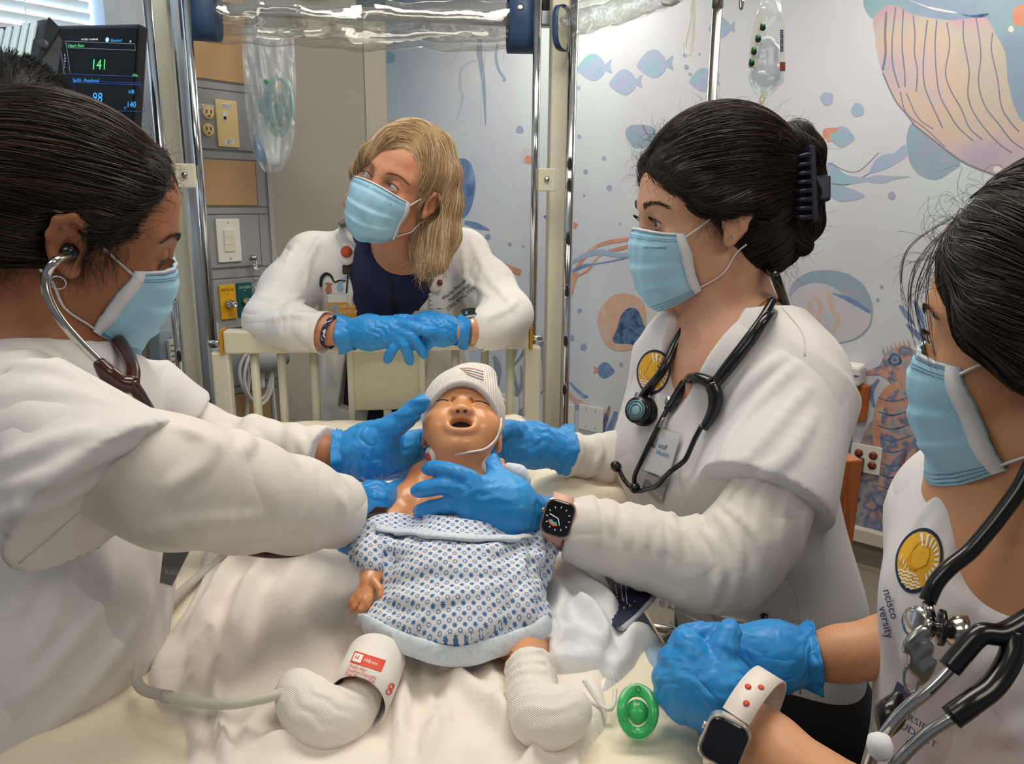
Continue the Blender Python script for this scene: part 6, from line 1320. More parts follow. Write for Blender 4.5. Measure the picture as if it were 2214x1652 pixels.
g = SDF(); g.cone(P(2078, 1100, .735), P(2420, 1150, .54), .052, .056, .05); g.cone(P(2235, 1200, .665), P(2235, 1440, .665), .112, .108, .06); g.cone(P(2235, 1440, .665), P(2190, 1800, .68), .108, .128, .06)
g.ell(P(2075, 1310, .63), (.052, .05, .055), None, .05); g.cone(P(2075, 1110, .75), P(2110, 1250, .74), .052, .055, .03, cut=True)
wrinkles(g, [[(2060, 1080), (2010, 1160), (2000, 1240)], [(2110, 1010), (2040, 1080), (1990, 1130)], [(2214, 1380), (2120, 1450), (2050, 1560)], [(2214, 1460), (2150, 1520), (2110, 1600)], [(2000, 1430), (1960, 1500), (1900, 1600)], [(2214, 1560), (2170, 1600)], [(1990, 1380), (1960, 1440)]], .004, .018)
g.cone(P(2330, 960, .60), P(2320, 1060, .60), .085, .072, .006, 1); g.cone(P(2290, 1000, .56), P(2200, 1200, .545), .066, .055, .006, 1); g.cone(P(2200, 1200, .545), P(2085, 1400, .54), .055, .012, .006, 1)
V, Q = g.mesh(.0034, 1); sc_r = obj('scrub_top', V, Q, M_scrub, pr_, label='white V-neck scrub top'); GR = Surf(V, Q)
tz = SDF(); c = P(2180, 1750, .68)
for a in (-1, 1): q = c + np.array([.03, .08, 0]) * a; tz.cone(q, (q[0], q[1], .06), .10, .06, .03)
V, Q = tz.mesh(.01, 1); obj('trousers', V, Q, M_pants, pr_)
hand_glove(pr_, [((1740, 1422, .735, 60), (1670, 1415, .73, 66)), ((1670, 1415, .73, 66), (1600, 1395, .725, 44)), ((1670, 1430, .73, 60), (1600, 1440, .72, 44))],
    [[(1600, 1385, .725, 30), (1540, 1372, .725, 25), (1490, 1372, .73, 23), (1462, 1392, .735, 20)], [(1600, 1410, .72, 30), (1530, 1405, .715, 25), (1470, 1415, .72, 23), (1448, 1440, .73, 20)], [(1600, 1435, .72, 28), (1530, 1440, .715, 24), (1470, 1450, .72, 22)], [(1605, 1460, .72, 26), (1540, 1475, .715, 22), (1480, 1490, .72, 20)], [(1640, 1470, .715, 30), (1600, 1500, .70, 26), (1570, 1520, .69, 22)]],
    ((1718, 1422, .735), (1759, 1420, .733), 62, 74), wr=.0008)
hand_glove(pr_, [((1580, 1545, .672, 62), (1545, 1490, .675, 74)), ((1545, 1490, .675, 72), (1500, 1440, .675, 48)), ((1545, 1490, .675, 66), (1480, 1480, .672, 46)), ((1550, 1500, .675, 62), (1475, 1520, .675, 40))],
    [[(1545, 1450, .672, 40), (1565, 1400, .675, 30), (1576, 1370, .68, 24), (1578, 1358, .685, 20)], [(1500, 1420, .672, 34), (1486, 1390, .68, 28), (1478, 1376, .695, 22)], [(1480, 1440, .672, 36), (1452, 1425, .685, 28), (1446, 1436, .70, 22)], [(1468, 1475, .672, 36), (1438, 1462, .685, 27), (1436, 1472, .70, 22)], [(1465, 1510, .675, 32), (1438, 1502, .685, 24), (1438, 1512, .70, 20)]],
    ((1572, 1528, .67), (1598, 1572, .665), 58, 66), wr=.0007)
# ================================================================== the baby doll (training manikin)
SK_D = mat('manikin_skin', '#dd9c6c', .33, col2=['#dd9c6c', '#cf8656'], scale=9, detail=2, coat=.25, sss=.1, pos=(.35, .7))
M_knit = mat('hat_knit', '#e6dfd8', .95, wave=(150, .6, 'X'), bump=.6, bdist=.0012); M_sock = mat('sock_knit', '#f3eee4', .95, wave=(260, 1.5, 'DIAGONAL'), bump=.45, bdist=.0015)
bd = thing('baby_manikin', 'infant training manikin with open mouth held up on the blanket', 'manikin', np.array([*P(975, 1330, .84)[:2], ZM]))
HBb = Head(1000, 916, 1.004, -3.6, -47, 3.1, 1.0)
f = SDF(); E, K = HBb.ell, HBb.cone
E(f, (0, -.012, .020), (.0485, .058, .050)); E(f, (0, .016, -.016), (.0445, .034, .043), .02); E(f, (0, .030, .026), (.038, .020, .026), .02)
for a in (-1, 1):
    E(f, (a * .024, .026, -.022), (.0235, .022, .024), .016); E(f, (a * .0215, .040, .0045), (.0125, .0095, .0085), .008); K(f, (a * .009, .045, .013), (a * .034, .034, .017), .0055, .005, .01)
    K(f, (a * .012, .0485, -.0005), (a * .032, .0425, -.0040), .0010, .0008, .0022, 1); K(f, (a * .010, .049, .006), (a * .013, .048, .004), .0016, .001, .006, 1)
    E(f, (a * .0085, .0525, -.0145), (.0062, .0075, .0058), .004)
    E(f, (a * .049, -.010, -.014), (.005, .012, .018), .006); E(f, (a * .053, -.008, -.014), (.004, .007, .011), .003, 1)
K(f, (0, .045, .006), (0, .0555, -.011), .0055, .0070, .008); E(f, (0, .034, -.050), (.017, .015, .013), .012)
E(f, (0, .018, -.048), (.030, .024, .022), .02)
lip = [(.0165 * math.cos(b), .0500 - .0045 * math.cos(b) ** 2 - .002 * math.sin(b), -.0305 + (.0100 if math.sin(b) > 0 else .0100) * math.sin(b)) for b in np.linspace(0, 2 * math.pi, 17)]
for p, q in zip(lip[:-1], lip[1:]): K(f, p, q, .0036, .0036, .006)
E(f, (0, .050, -.0305), (.0132, .018, .0078), .003, 1)
for a in (-1, 1): E(f, (a * .0045, .0575, -.0185), (.0024, .004, .0022), .0015, 1)
# neck, trunk, limbs
f.cone(HBb(0, -.025, -.03), P(990, 1015, 1.0), .026, .028, .012)
px_chain(f, [(925, 1032, .985, 30), (990, 1026, .99, 28), (1065, 1024, .99, 28)], .025); px_chain(f, [(990, 1085, .965, 66), (985, 1140, .935, 78), (980, 1230, .885, 88), (975, 1330, .845, 78)], .04)
px_chain(f, [(915, 1035, .975, 33), (880, 1085, .945, 32), (848, 1130, .915, 29), (822, 1190, .865, 24), (803, 1240, .83, 18), (797, 1262, .815, 19)], .015)
px_chain(f, [(1075, 1035, .985, 32), (1120, 1100, .97, 30), (1150, 1180, .93, 26), (1160, 1230, .90, 20)], .015)
for fg in ([(788, 1262, .815, 10), (772, 1285, .805, 7.5), (760, 1300, .80, 6.5), (753, 1310, .80, 5)], [(793, 1268, .81, 10), (777, 1293, .80, 7.5), (765, 1312, .795, 6.5), (759, 1323, .795, 5)], [(798, 1271, .81, 10), (788, 1299, .797, 7.5), (779, 1318, .792, 6.5), (774, 1329, .792, 5)], [(804, 1270, .81, 10), (800, 1295, .80, 7.5), (794, 1310, .796, 6.5), (790, 1318, .796, 5)], [(808, 1256, .81, 10), (822, 1274, .802, 8), (823, 1288, .798, 7), (818, 1298, .797, 5.5)]): px_chain(f, fg, .0018)
px_chain(f, [(935, 1340, .85, 60), (880, 1375, .82, 54), (835, 1395, .79, 46), (800, 1450, .745, 40), (770, 1505, .708, 32), (740, 1545, .685, 30)], .02); px_chain(f, [(1020, 1345, .85, 60), (1090, 1375, .82, 54), (1132, 1395, .795, 44), (1145, 1450, .745, 36), (1150, 1520, .70, 30)], .02)
V, Q = f.mesh(.0017, 1); obj('body', V, Q, SK_D, bd, label='orange-tan vinyl doll body'); SD_ = Surf(V, Q)
E(SDF(), (0, 0, 0), (1, 1, 1)); mb = SDF(); HBb.ell(mb, (0, .041, -.0305), (.0140, .004, .0092), .003); V, Q = mb.mesh(.0015, 1); obj('mouth_cavity', V, Q, mat('mouth_dark', '#1c0d0a', .6), bd)
mb = SDF(); HBb.cone(mb, (-.009, .0465, -.0372), (.009, .0465, -.0372), .0022, .0022, .004); V, Q = mb.mesh(.001, 1); obj('gum', V, Q, mat('gum_pink', '#b8765c', .4), bd)
for a in (-1, 1):
    tube('eyelid_slit', SD_.path([(944, 868), (952, 864.5), (962, 864.5), (970, 866)] if a > 0 else [(1026, 868), (1036, 867), (1047, 870), (1057, 875)], .0), .0008, M_lash, bd, 6)
    q = SD_.near(HBb(a * .0045, .060, -.0186), -.0002)[0]; lathe('nostril', [(0, 0), (.0022, 0), (.0022, .0006), (0, .0008)], q, HBb.R @ np.array([0, .8, -.6]), mat('nostril_dark', '#3a1a10', .7), bd, 10)
tube('joint_seam', SD_.path([(1090, 1402), (1120, 1412), (1150, 1410)], .0), .0012, SK_D, bd, 5); lathe('joint_hole', [(0, 0), (.002, 0), (.002, .0005), (0, .0006)], *SD_.hit(1117, 1412, 0), M_dark, bd, 10)
# knit hat
h = SDF(); E = HBb.ell
E(h, (0, -.009, .020), (.0560, .0715, .0590)); E(h, (-.012, .004, .072), (.020, .016, .014), .03); E(h, (-.028, .0, .076), (.010, .010, .010), .02)
E(h, (0, .078, -.034), (.0545, .074, .059), .004, 1); h.half(HBb(0, -.03, -.045), HBb.R @ np.array([0, .35, -1.0]), .004)
V, Q = h.mesh(.0018, 1); hat = obj('knit_hat', V, Q, M_knit, bd, label='white ribbed knit hat with pastel stripes at the tip'); SH = Surf(V, Q)
# rolled brim follows the cut edge
br = []
for a in np.linspace(-2.62, 2.62, 60):
    x, z = .0505 * math.sin(a) * 1.0, -.034 + .0585 * math.cos(a) * .985; y = .0; lo_, hi_ = -.06, .075
    p = None
    for y in np.linspace(.075, -.06, 90):
        if h.ev(HBb(x, y, z)[None])[0] < .0012: p = (x, y, z); break
    if p: br.append(HBb(*p))
if len(br) > 8: tube('rolled_brim', cat(np.array(br)[::3], 4), .0046, M_knit, hat, 10)
for k, c in enumerate(('#cf9c88', '#a2a8b8', '#d3a894', '#a2a8b8')): tube('pastel_stripe', SH.path([(994 + k * 5, 798 + k * 3), (1016, 797 + k * 5), (1044, 804 + k * 6)], .0002), .0013, mat('hat_stripe_%d' % k, c, .9), hat, 6)
# gown
M_gown = mat('gown_cotton', '#e3e6ec', .9)
nt = M_gown.node_tree; N = nt.nodes; L = nt.links; bs = N['Principled BSDF']
tc = N.new('ShaderNodeTexCoord'); mpn = N.new('ShaderNodeMapping'); mpn.inputs['Scale'].default_value = (142, 142, 142); mpn.inputs['Rotation'].default_value = (math.radians(-30), 0, math.radians(38)); L.new(tc.outputs['Object'], mpn.inputs[0])
sp = N.new('ShaderNodeSeparateXYZ'); L.new(mpn.outputs[0], sp.inputs[0])
def mth(op, a, b=None):
    n = N.new('ShaderNodeMath'); n.operation = op
    for i, v in enumerate((a, b)):
        if v is None: continue
        if isinstance(v, (int, float)): n.inputs[i].default_value = v
        else: L.new(v, n.inputs[i])
    return n.outputs[0]
fx = mth('SUBTRACT', mth('FRACT', sp.outputs[0]), .5); fy = mth('SUBTRACT', mth('FRACT', sp.outputs[1]), .5)
rr = mth('SQRT', mth('ADD', mth('MULTIPLY', fx, fx), mth('MULTIPLY', fy, fy))); an = mth('ARCTAN2', fy, fx); pet = mth('MULTIPLY_ADD', mth('COSINE', mth('MULTIPLY', an, 8.0)), .075); 
pn_ = N.new('ShaderNodeMath'); pn_.operation = 'ADD'; L.new(mth('MULTIPLY', mth('COSINE', mth('MULTIPLY', an, 8.0)), .085), pn_.inputs[0]); pn_.inputs[1].default_value = .31
star = mth('LESS_THAN', rr, pn_.outputs[0]); 
chk = mth('MODULO', mth('ABSOLUTE', mth('ADD', mth('FLOOR', sp.outputs[0]), mth('FLOOR', sp.outputs[1]))), 2.0); hol = mth('MULTIPLY', mth('LESS_THAN', rr, .17), chk); st2 = mth('SUBTRACT', star, hol)
mx = N.new('ShaderNodeMix'); mx.data_type = 'RGBA'; L.new(st2, mx.inputs[0]); mx.inputs[6].default_value = (*lin('#e3e6ec'), 1); mx.inputs[7].default_value = (*lin('#4a76aa'), 1); L.new(mx.outputs[2], bs.inputs['Base Color'])
M_gownp = mat('gown_inside_cotton', '#d5dfe8', .92, col2=['#dbe3ea', '#c3d3e2'], scale=170)
g = SDF()
g.chain([(P(985, 1184, .90), .050), (P(985, 1230, .875), .062), (P(985, 1300, .84), .072), (P(980, 1365, .81), .080)], .03, flat=(CF, 1.15))
for a, b in (((905, 1215, .885, 60), (930, 1295, .85, 76)), ((1100, 1205, .895, 70), (1100, 1320, .835, 74)), ((890, 1335, .825, 66), (836, 1352, .80, 44)), ((1080, 1320, .83, 80), (1130, 1345, .81, 52))): px_chain(g, [a, b], .03)
px_chain(g, [(850, 1155, .90, 40), (815, 1165, .885, 40), (802, 1196, .86, 36), (808, 1216, .84, 30)], .02); px_chain(g, [(1110, 1165, .91, 44), (1165, 1185, .905, 34), (1165, 1240, .89, 26)], .02)
px_chain(g, [(800, 1150, .89, 24), (850, 1140, .905, 20), (930, 1152, .905, 18)], .012)
wrinkles(g, [[(775, 1190), (840, 1180), (920, 1195), (1000, 1170)], [(850, 1245), (930, 1225), (1040, 1238), (1120, 1220)], [(845, 1290), (950, 1300), (1050, 1280), (1140, 1240)], [(800, 1340), (900, 1350), (1010, 1330), (1100, 1290)], [(1130, 1180), (1120, 1240), (1140, 1290)], [(1155, 1260), (1130, 1300), (1150, 1340)], [(900, 1380), (1000, 1360), (1090, 1330)], [(1160, 1180), (1150, 1230)], [(800, 1170), (790, 1200), (810, 1225)], [(930, 1180), (1040, 1195), (1110, 1185)], [(880, 1218), (980, 1208), (1060, 1218)]], .0075, .010, .005, .25)
g.disp(pleat(CD * .9 + CR * .3, .035, .0022, 2.0, .6))
hem = [(782, 1338), (800, 1352), (860, 1378), (930, 1402), (1000, 1410), (1070, 1398), (1130, 1376), (1178, 1350)]
g.half(P(975, 1400, .79), nrm(CD * .95 - CF * .35), .003)
V, Q = g.mesh(.0022, 1); gw = obj('gown', V, Q, M_gown, bd, label='white infant gown with a small blue star print'); SGw = Surf(V, Q)
hp_ = cat(hem, 8); q = []
for i, (x, y) in enumerate(hp_):
    p, n = SGw.hit(x, y - 12, .004); q.append(p + CD * .006)
q = np.array(q)
for _ in range(3): q[1:-1] = .25 * q[:-2] + .5 * q[1:-1] + .25 * q[2:]
V_, Fc_ = tube_geo(q, .0105, 12, flat=.35, up=-CF); obj('turned_hem', V_, Fc_, M_gownp, gw)
q = SGw.path([(812, 1142), (850, 1146), (900, 1156), (960, 1166), (1030, 1170), (1100, 1170), (1140, 1164)], .004); V_, Fc_ = tube_geo(q, [.0055 + .003 * math.sin(math.pi * i / (len(q) - 1)) + .0015 * math.sin(i * .9) for i in range(len(q))], 12, flat=.45); obj('rolled_top_edge', V_, Fc_, M_gownp, gw)
gs = SDF(); px_chain(gs, [(1100, 1012, .965, 12), (1122, 1022, .965, 14), (1138, 1036, .965, 10)], .01); px_chain(gs, [(1108, 1022, .97, 10), (1132, 1050, .97, 12)], .01); V, Q = gs.mesh(.002, 1); obj('gown_shoulder', V, Q, M_gownp, gw)
# blood pressure cuff on the shin
ca, cb = P(814, 1424, .757), P(772, 1520, .690); ax = nrm(cb - ca); e1 = nrm(np.cross(ax, CF)); e2 = np.cross(ax, e1); V = []; ns = 64; prof = [(0, .0285), (.5, .0285), (1.0, .0275), (1.0, .0262), (0, .0272)]
for h_, r in prof:
    for k in range(ns): an_ = 2 * math.pi * k / ns; V.append(ca + (cb - ca) * (h_ + .06 * math.cos(an_ * 1) * (1 if h_ > .9 else 0)) + r * (1 + .02 * math.sin(2 * an_ + 1)) * (math.cos(an_) * e1 + math.sin(an_) * e2))
Fc = np.array([(i * ns + k, i * ns + (k + 1) % ns, (i + 1) * ns + (k + 1) % ns, (i + 1) * ns + k) for i in range(len(prof) - 1) for k in range(ns)])
cf = thing('blood_pressure_cuff', 'white printed blood pressure cuff wrapped round the doll\'s right shin', 'cuff', P(790, 1500, .75)); co = obj('cuff_band', V, Fc, mat('cuff_white', '#ece7e0', .6), cf); SC = Surf(V, Fc)
M_cred = mat('cuff_red_print', '#e0503c', .6); M_cwh = mat('cuff_white_print', '#f2eee8', .6)
def cmap(u, v):  # u right, v down along the printed panel
    o_ = np.array([768, 1408]); a_ = np.array([60, 19]); b_ = np.array([-30, 68]); return tuple(o_ + a_ * u + b_ * v)
def cquad(name, u0, v0, u1, v1, m, off, nseg=8):
    V2 = [(u0 + (u1 - u0) * i / nseg, v0 + (v1 - v0) * j / 4) for j in range(5) for i in range(nseg + 1)]; Fq = [(j * (nseg + 1) + i, j * (nseg + 1) + i + 1, (j + 1) * (nseg + 1) + i + 1, (j + 1) * (nseg + 1) + i) for j in range(4) for i in range(nseg)]
    return decal(name, V2, Fq, lambda v: cmap(*v), SC, off, m, co)
cquad('red_panel', 0, 0, 1.1, .36, M_cred, .0006); cquad('logo_square', .05, .06, .34, .31, M_cwh, .0010)
def ctext(s, u, v, h, m, off=.0010):
    V2, F2 = text2d(s); xs = [x for x, y in V2]; x0 = min(xs); decal('lettering', V2, F2, lambda t: cmap(u + (t[0] - x0) * h * .92, v - (t[1]) * h), SC, off, m, co)
ctext('H', .12, .25, .2, M_cred, .0014); ctext('Hillrom', .42, .245, .17, M_cwh, .0012); ctext('Welch Allyn', 0.02, .50, .135, M_cred); ctext('FlexiPort Disposable', 0.02, .63, .135, M_cred); ctext('Blood Pressure Cuff', 0.02, .76, .135, M_cred)
cquad('size_pill', .02, .84, .52, .97, M_cred, .0006); ctext('INFANT 7', .07, .95, .10, M_cwh, .0011)
ctext('8', 1.5, .95, .55, M_cred); 
# socks
for nm, ch, cuffs in (('sock', [(794, 1484, .722, 35), (774, 1516, .702, 36), (752, 1545, .690, 39), (715, 1560, .677, 44), (675, 1542, .680, 49), (650, 1508, .690, 41), (638, 1486, .695, 33)], [(758, 1538, .694), (746, 1550, .688), (734, 1560, .682)]),
                      ('sock', [(1147, 1450, .742, 48), (1150, 1510, .705, 44), (1160, 1552, .675, 46), (1200, 1560, .67, 43), (1228, 1540, .68, 38), (1240, 1532, .685, 30)], [(1148, 1452, .745), (1149, 1474, .73), (1150, 1494, .716)])):
    s_ = SDF(); px_chain(s_, ch, .02)
    for k, (x, y, t) in enumerate(cuffs):
        ax = nrm(P(*cuffs[-1]) - P(*cuffs[0])); c = P(x, y, t); e1 = nrm(np.cross(ax, CF)); e2 = np.cross(ax, e1); r = (40 if x < 1000 else 48) * t / F
        for i in range(16): a0, a1 = 2 * math.pi * i / 16, 2 * math.pi * (i + 1) / 16; s_.cone(c + r * (math.cos(a0) * e1 + math.sin(a0) * e2), c + r * (math.cos(a1) * e1 + math.sin(a1) * e2), .0030, .0030, .006)
    s_.disp(pleat(P(*ch[0][:3]) - P(*ch[3][:3]), .014, .0008, 1.0, .3)); V, Q = s_.mesh(.002, 1); obj(nm, V, Q, M_sock, bd, label='cream ribbed cotton sock')
# electrodes with lead wire
for x, y, lb, rr_ in ((936, 985, 'white electrode with red centre on the doll\'s right collarbone', 1), (1052, 1006, 'white electrode with red centre near the nurse\'s thumb', 1)):
    p, n = SD_.hit(x, y, .001); t = thing('chest_electrode', lb, 'electrode', p, 'electrodes on the doll\'s chest'); n = nrm(n - CF * .3)
    lathe('pad', [(0, 0), (.0115, 0), (.0115, .002), (.010, .0045), (0, .005)], p, n, M_white, t, 22); lathe('centre', [(0, 0), (.0058, 0), (.0058, .001), (0, .0012)], p + n * .005, n, M_cred, t, 18)
    tube('clip', [p + n * .003, p + n * .003 + (CR * .013 - CD * .004 if x < 1000 else -CR * .008 - CD * .006)], .004, M_white, t, 8)
lw = tube('lead_wire', cat([P(952, 984, .945), P(985, 982, .935), P(1020, 977, .935), P(1050, 970, .94), P(1072, 950, .95), P(1082, 925, .955), P(1084, 905, .965)], 8), .0014, M_white); tag(lw, 'thin white lead wire running under the doll\'s chin', 'wire')
# ================================================================== worn and carried things
M_steth = mat('stethoscope_black', '#0e0e12', .25, coat=.3); M_stbr = mat('stethoscope_brown', '#3a1a12', .22, coat=.4); M_wire = mat('binaural_steel', '#c9c6c0', .18, metal=1.0)
M_acry = clear_film('badge_plastic', (.95, .96, .97), .8, .05)
def onsurf(surf, pts, off, n=6): return surf.path(pts, off, n)
# ---- black stethoscope of the middle nurse
st = thing('stethoscope', 'black stethoscope hung round the neck of the nurse with the claw clip', 'stethoscope', P(1500, 850, .98))
lead = onsurf(GN, [(1474, 712), (1452, 750), (1428, 805), (1408, 850), (1398, 872)], .009)
nk_ = np.array([P(1668, 585, 1.0), P(1640, 560, 1.10), P(1580, 585, 1.17), P(1515, 640, 1.15), P(1486, 684, 1.088)]); rgt = onsurf(GN, [(1682, 640), (1664, 690), (1625, 745), (1585, 795), (1552, 832)], .008)
tube('tubing', cat(np.vstack([rgt[::-1][::6], [P(1682, 612, .985)], nk_, lead[::6]]), 6), .0062, M_steth, st, 12)
rg2 = onsurf(GN, [(1672, 650), (1650, 695), (1610, 750), (1572, 798), (1546, 834)], .008); tube('tubing', rg2, .0055, M_steth, st, 12)
ya = onsurf(GN, [(1546, 828), (1515, 818), (1490, 836), (1466, 872), (1452, 895)], .009); yb = onsurf(GN, [(1546, 828), (1556, 862), (1548, 900), (1530, 932)], .009)
tube('yoke', ya, np.interp(np.linspace(0, 1, len(ya)), [0, .3, 1], [.008, .0075, .0055]), M_steth, st, 12); tube('yoke', yb, np.interp(np.linspace(0, 1, len(yb)), [0, .3, 1], [.009, .0095, .0055]), M_steth, st, 12)
e1_ = onsurf(GN, [(1456, 888), (1430, 935), (1402, 990), (1384, 1025), (1384, 1044)], .010); e2_ = onsurf(GN, [(1533, 926), (1506, 975), (1468, 1020), (1425, 1050), (1392, 1054), (1368, 1034), (1356, 1012)], .014)
tube('ear_tube', e1_, .0034, M_steth, st, 10); tube('ear_tube', e2_, .0034, M_steth, st, 10)
for p, d in ((e1_[-1], -CF * .6 + CD * .3 - CR * .1), (e2_[-1], -CD * .7 - CR * .6)): lathe('ear_tip', [(0, 0), (.0055, 0), (.0075, .004), (.0075, .009), (.004, .014), (.002, .0145), (0, .013)], p, d, M_steth, st, 18)
p0, n0 = GN.hit(1402, 892, .004); n0 = nrm(-CF * .75 - CR * .5 + n0 * .2 + UP * .1)
lathe('chest_piece', [(0, 0), (.016, 0), (.0205, .004), (.0205, .009), (.014, .012), (.013, .018), (.018, .021), (.0185, .026), (.0165, .029), (0, .029)], p0, n0, M_steth, st, 32)
lathe('diaphragm', [(0, 0), (.0135, 0), (.0135, .0006), (0, .0008)], p0 + n0 * .029, n0, mat('diaphragm_blue_grey', '#6f97a6', .35), st, 30)
for r in (.0118, .0075): tube('engraved_ring', [p0 + n0 * .030 + r * (math.cos(a) * nrm(np.cross(n0, UP)) + math.sin(a) * np.cross(n0, nrm(np.cross(n0, UP)))) for a in np.linspace(0, 2 * math.pi, 30, endpoint=False)], .0004, M_steth, st, 4, closed=True)
tube('stem', [lead[-1], p0 + n0 * .012], .006, M_steth, st, 10)
# ---- embroidered crest
CREST = {k: mat('crest_' + k, c, .75, bump=.4, bscale=900, bdist=.0006) for k, c in (('navy', '#1f2c4e'), ('gold', '#d2960f'), ('amber', '#e6b02c'), ('white', '#f0ebe2'))}
def crest(cx, cy, rx, ry, rot, surf, parent, words):
    c, s = math.cos(math.radians(rot)), math.sin(math.radians(rot)); mp_ = lambda v: (cx + rx * v[0] * c - ry * v[1] * s, cy + rx * v[0] * s + ry * v[1] * c)
    a = np.linspace(0, 2 * math.pi, 40, endpoint=False); el = lambda r, rc=1.0: [(r * math.cos(b) * (1 - .10 * max(0, math.sin(b))), r * math.sin(b)) for b in a]
    def disc(name, r, m, off, hole=None):
        rings = [0, .35, .7, 1.0]; V2 = [(0, 0)] + [(x * k, y * k) for k in rings[1:] for x, y in el(r)]; Fq = [(0, 1 + (i + 1) % 40, 1 + i) for i in range(40)] + [(1 + k * 40 + i, 1 + k * 40 + (i + 1) % 40, 1 + (k + 1) * 40 + (i + 1) % 40, 1 + (k + 1) * 40 + i) for k in range(2) for i in range(40)]
        return decal(name, V2, Fq, mp_, surf, off, m, parent)
    disc('crest_border', 1.0, CREST['navy'], .0010); disc('crest_field', .88, CREST['amber'], .0014)
    # hill and sun, rays, waves, bridge
    sub = lambda q: [tuple(x) for x in q]
    hill = [(-.55, .15), (-.40, -.05), (-.22, -.42), (.02, -.60), (.26, -.50), (.36, -.22), (.34, .05), (.14, .20), (-.06, .34), (-.3, .30)]; q = cat(hill, 4, True); decal('crest_hill', q, poly_fill(q), mp_, surf, .0019, CREST['gold'], parent)
    for k in range(11):
        b = math.radians(-115 + k * 17); r0, r1, w_ = .42, .84, .055; o_ = (.20, -.05); d = np.array([math.cos(b), math.sin(b)]); n_ = np.array([-d[1], d[0]]); t_ = 1.0
        p1 = np.array(o_) + d * r0; L_ = r1
        while np.hypot(*(np.array(o_) + d * L_)) > .84: L_ -= .02
        p2 = np.array(o_) + d * L_; V2 = [p1 - n_ * .03, p1 + n_ * .03, p2 + n_ * w_, p2 - n_ * w_]; decal('crest_ray', V2, [(0, 1, 2, 3)], mp_, surf, .0019, CREST['white'], parent)
    for k in range(5):
        y = .40 + k * .105; half = math.sqrt(max(.84 ** 2 - y * y, .01)) * .95; xs = np.linspace(-half, min(half, .15 + .1 * k), 22); V2 = [(x, y + .022 * math.sin(x * 26)) for x in xs] + [(x, y + .05 + .022 * math.sin(x * 26)) for x in xs]; decal('crest_wave', V2, [(i, i + 1, 23 + i, 22 + i) for i in range(21)], mp_, surf, .0019, CREST['white'], parent)
    for k in range(5): x = -.70 + k * .13; y = -.02 + .10 * k; decal('crest_bridge', [(x, y), (x + .035, y), (x + .035, y + .22 - .03 * k), (x, y + .22 - .03 * k)], [(0, 1, 2, 3)], mp_, surf, .0021, CREST['white'], parent)
    decal('crest_bridge', [(-.80, .12), (.05, .52), (.02, .58), (-.82, .20)], [(0, 1, 2, 3)], mp_, surf, .0022, CREST['gold'], parent)
    for (wd, x, y, h, ang) in words: coat_text(wd, x, y, ang, h, CREST['navy'], parent, surf, .0014, 'embroidered_lettering')
crest(1413, 805, 36, 49, 8, GN, sc_n, [('Fran', 1388, 858, 17, 18), ('ity', 1384, 906, 16, 30)])
crest(1988, 1213, 50, 72, 16, GR, sc_r, [('ncisco', 1930, 1306, 26, 74), ('versity', 1920, 1345, 26, 76)])
# necklace and stud
tube('necklace', SN.path([(1664, 645), (1630, 672), (1590, 712), (1556, 748), (1530, 790)], .0008), .0007, mat('gold_chain', '#c79a5c', .3, metal=1.0), pn, 6); lathe('ear_stud', [(0, 0), (.002, 0), (.002, .002), (0, .0025)], SN.hit(1580, 514, 0)[0], -CF, M_chrome, pn, 12)
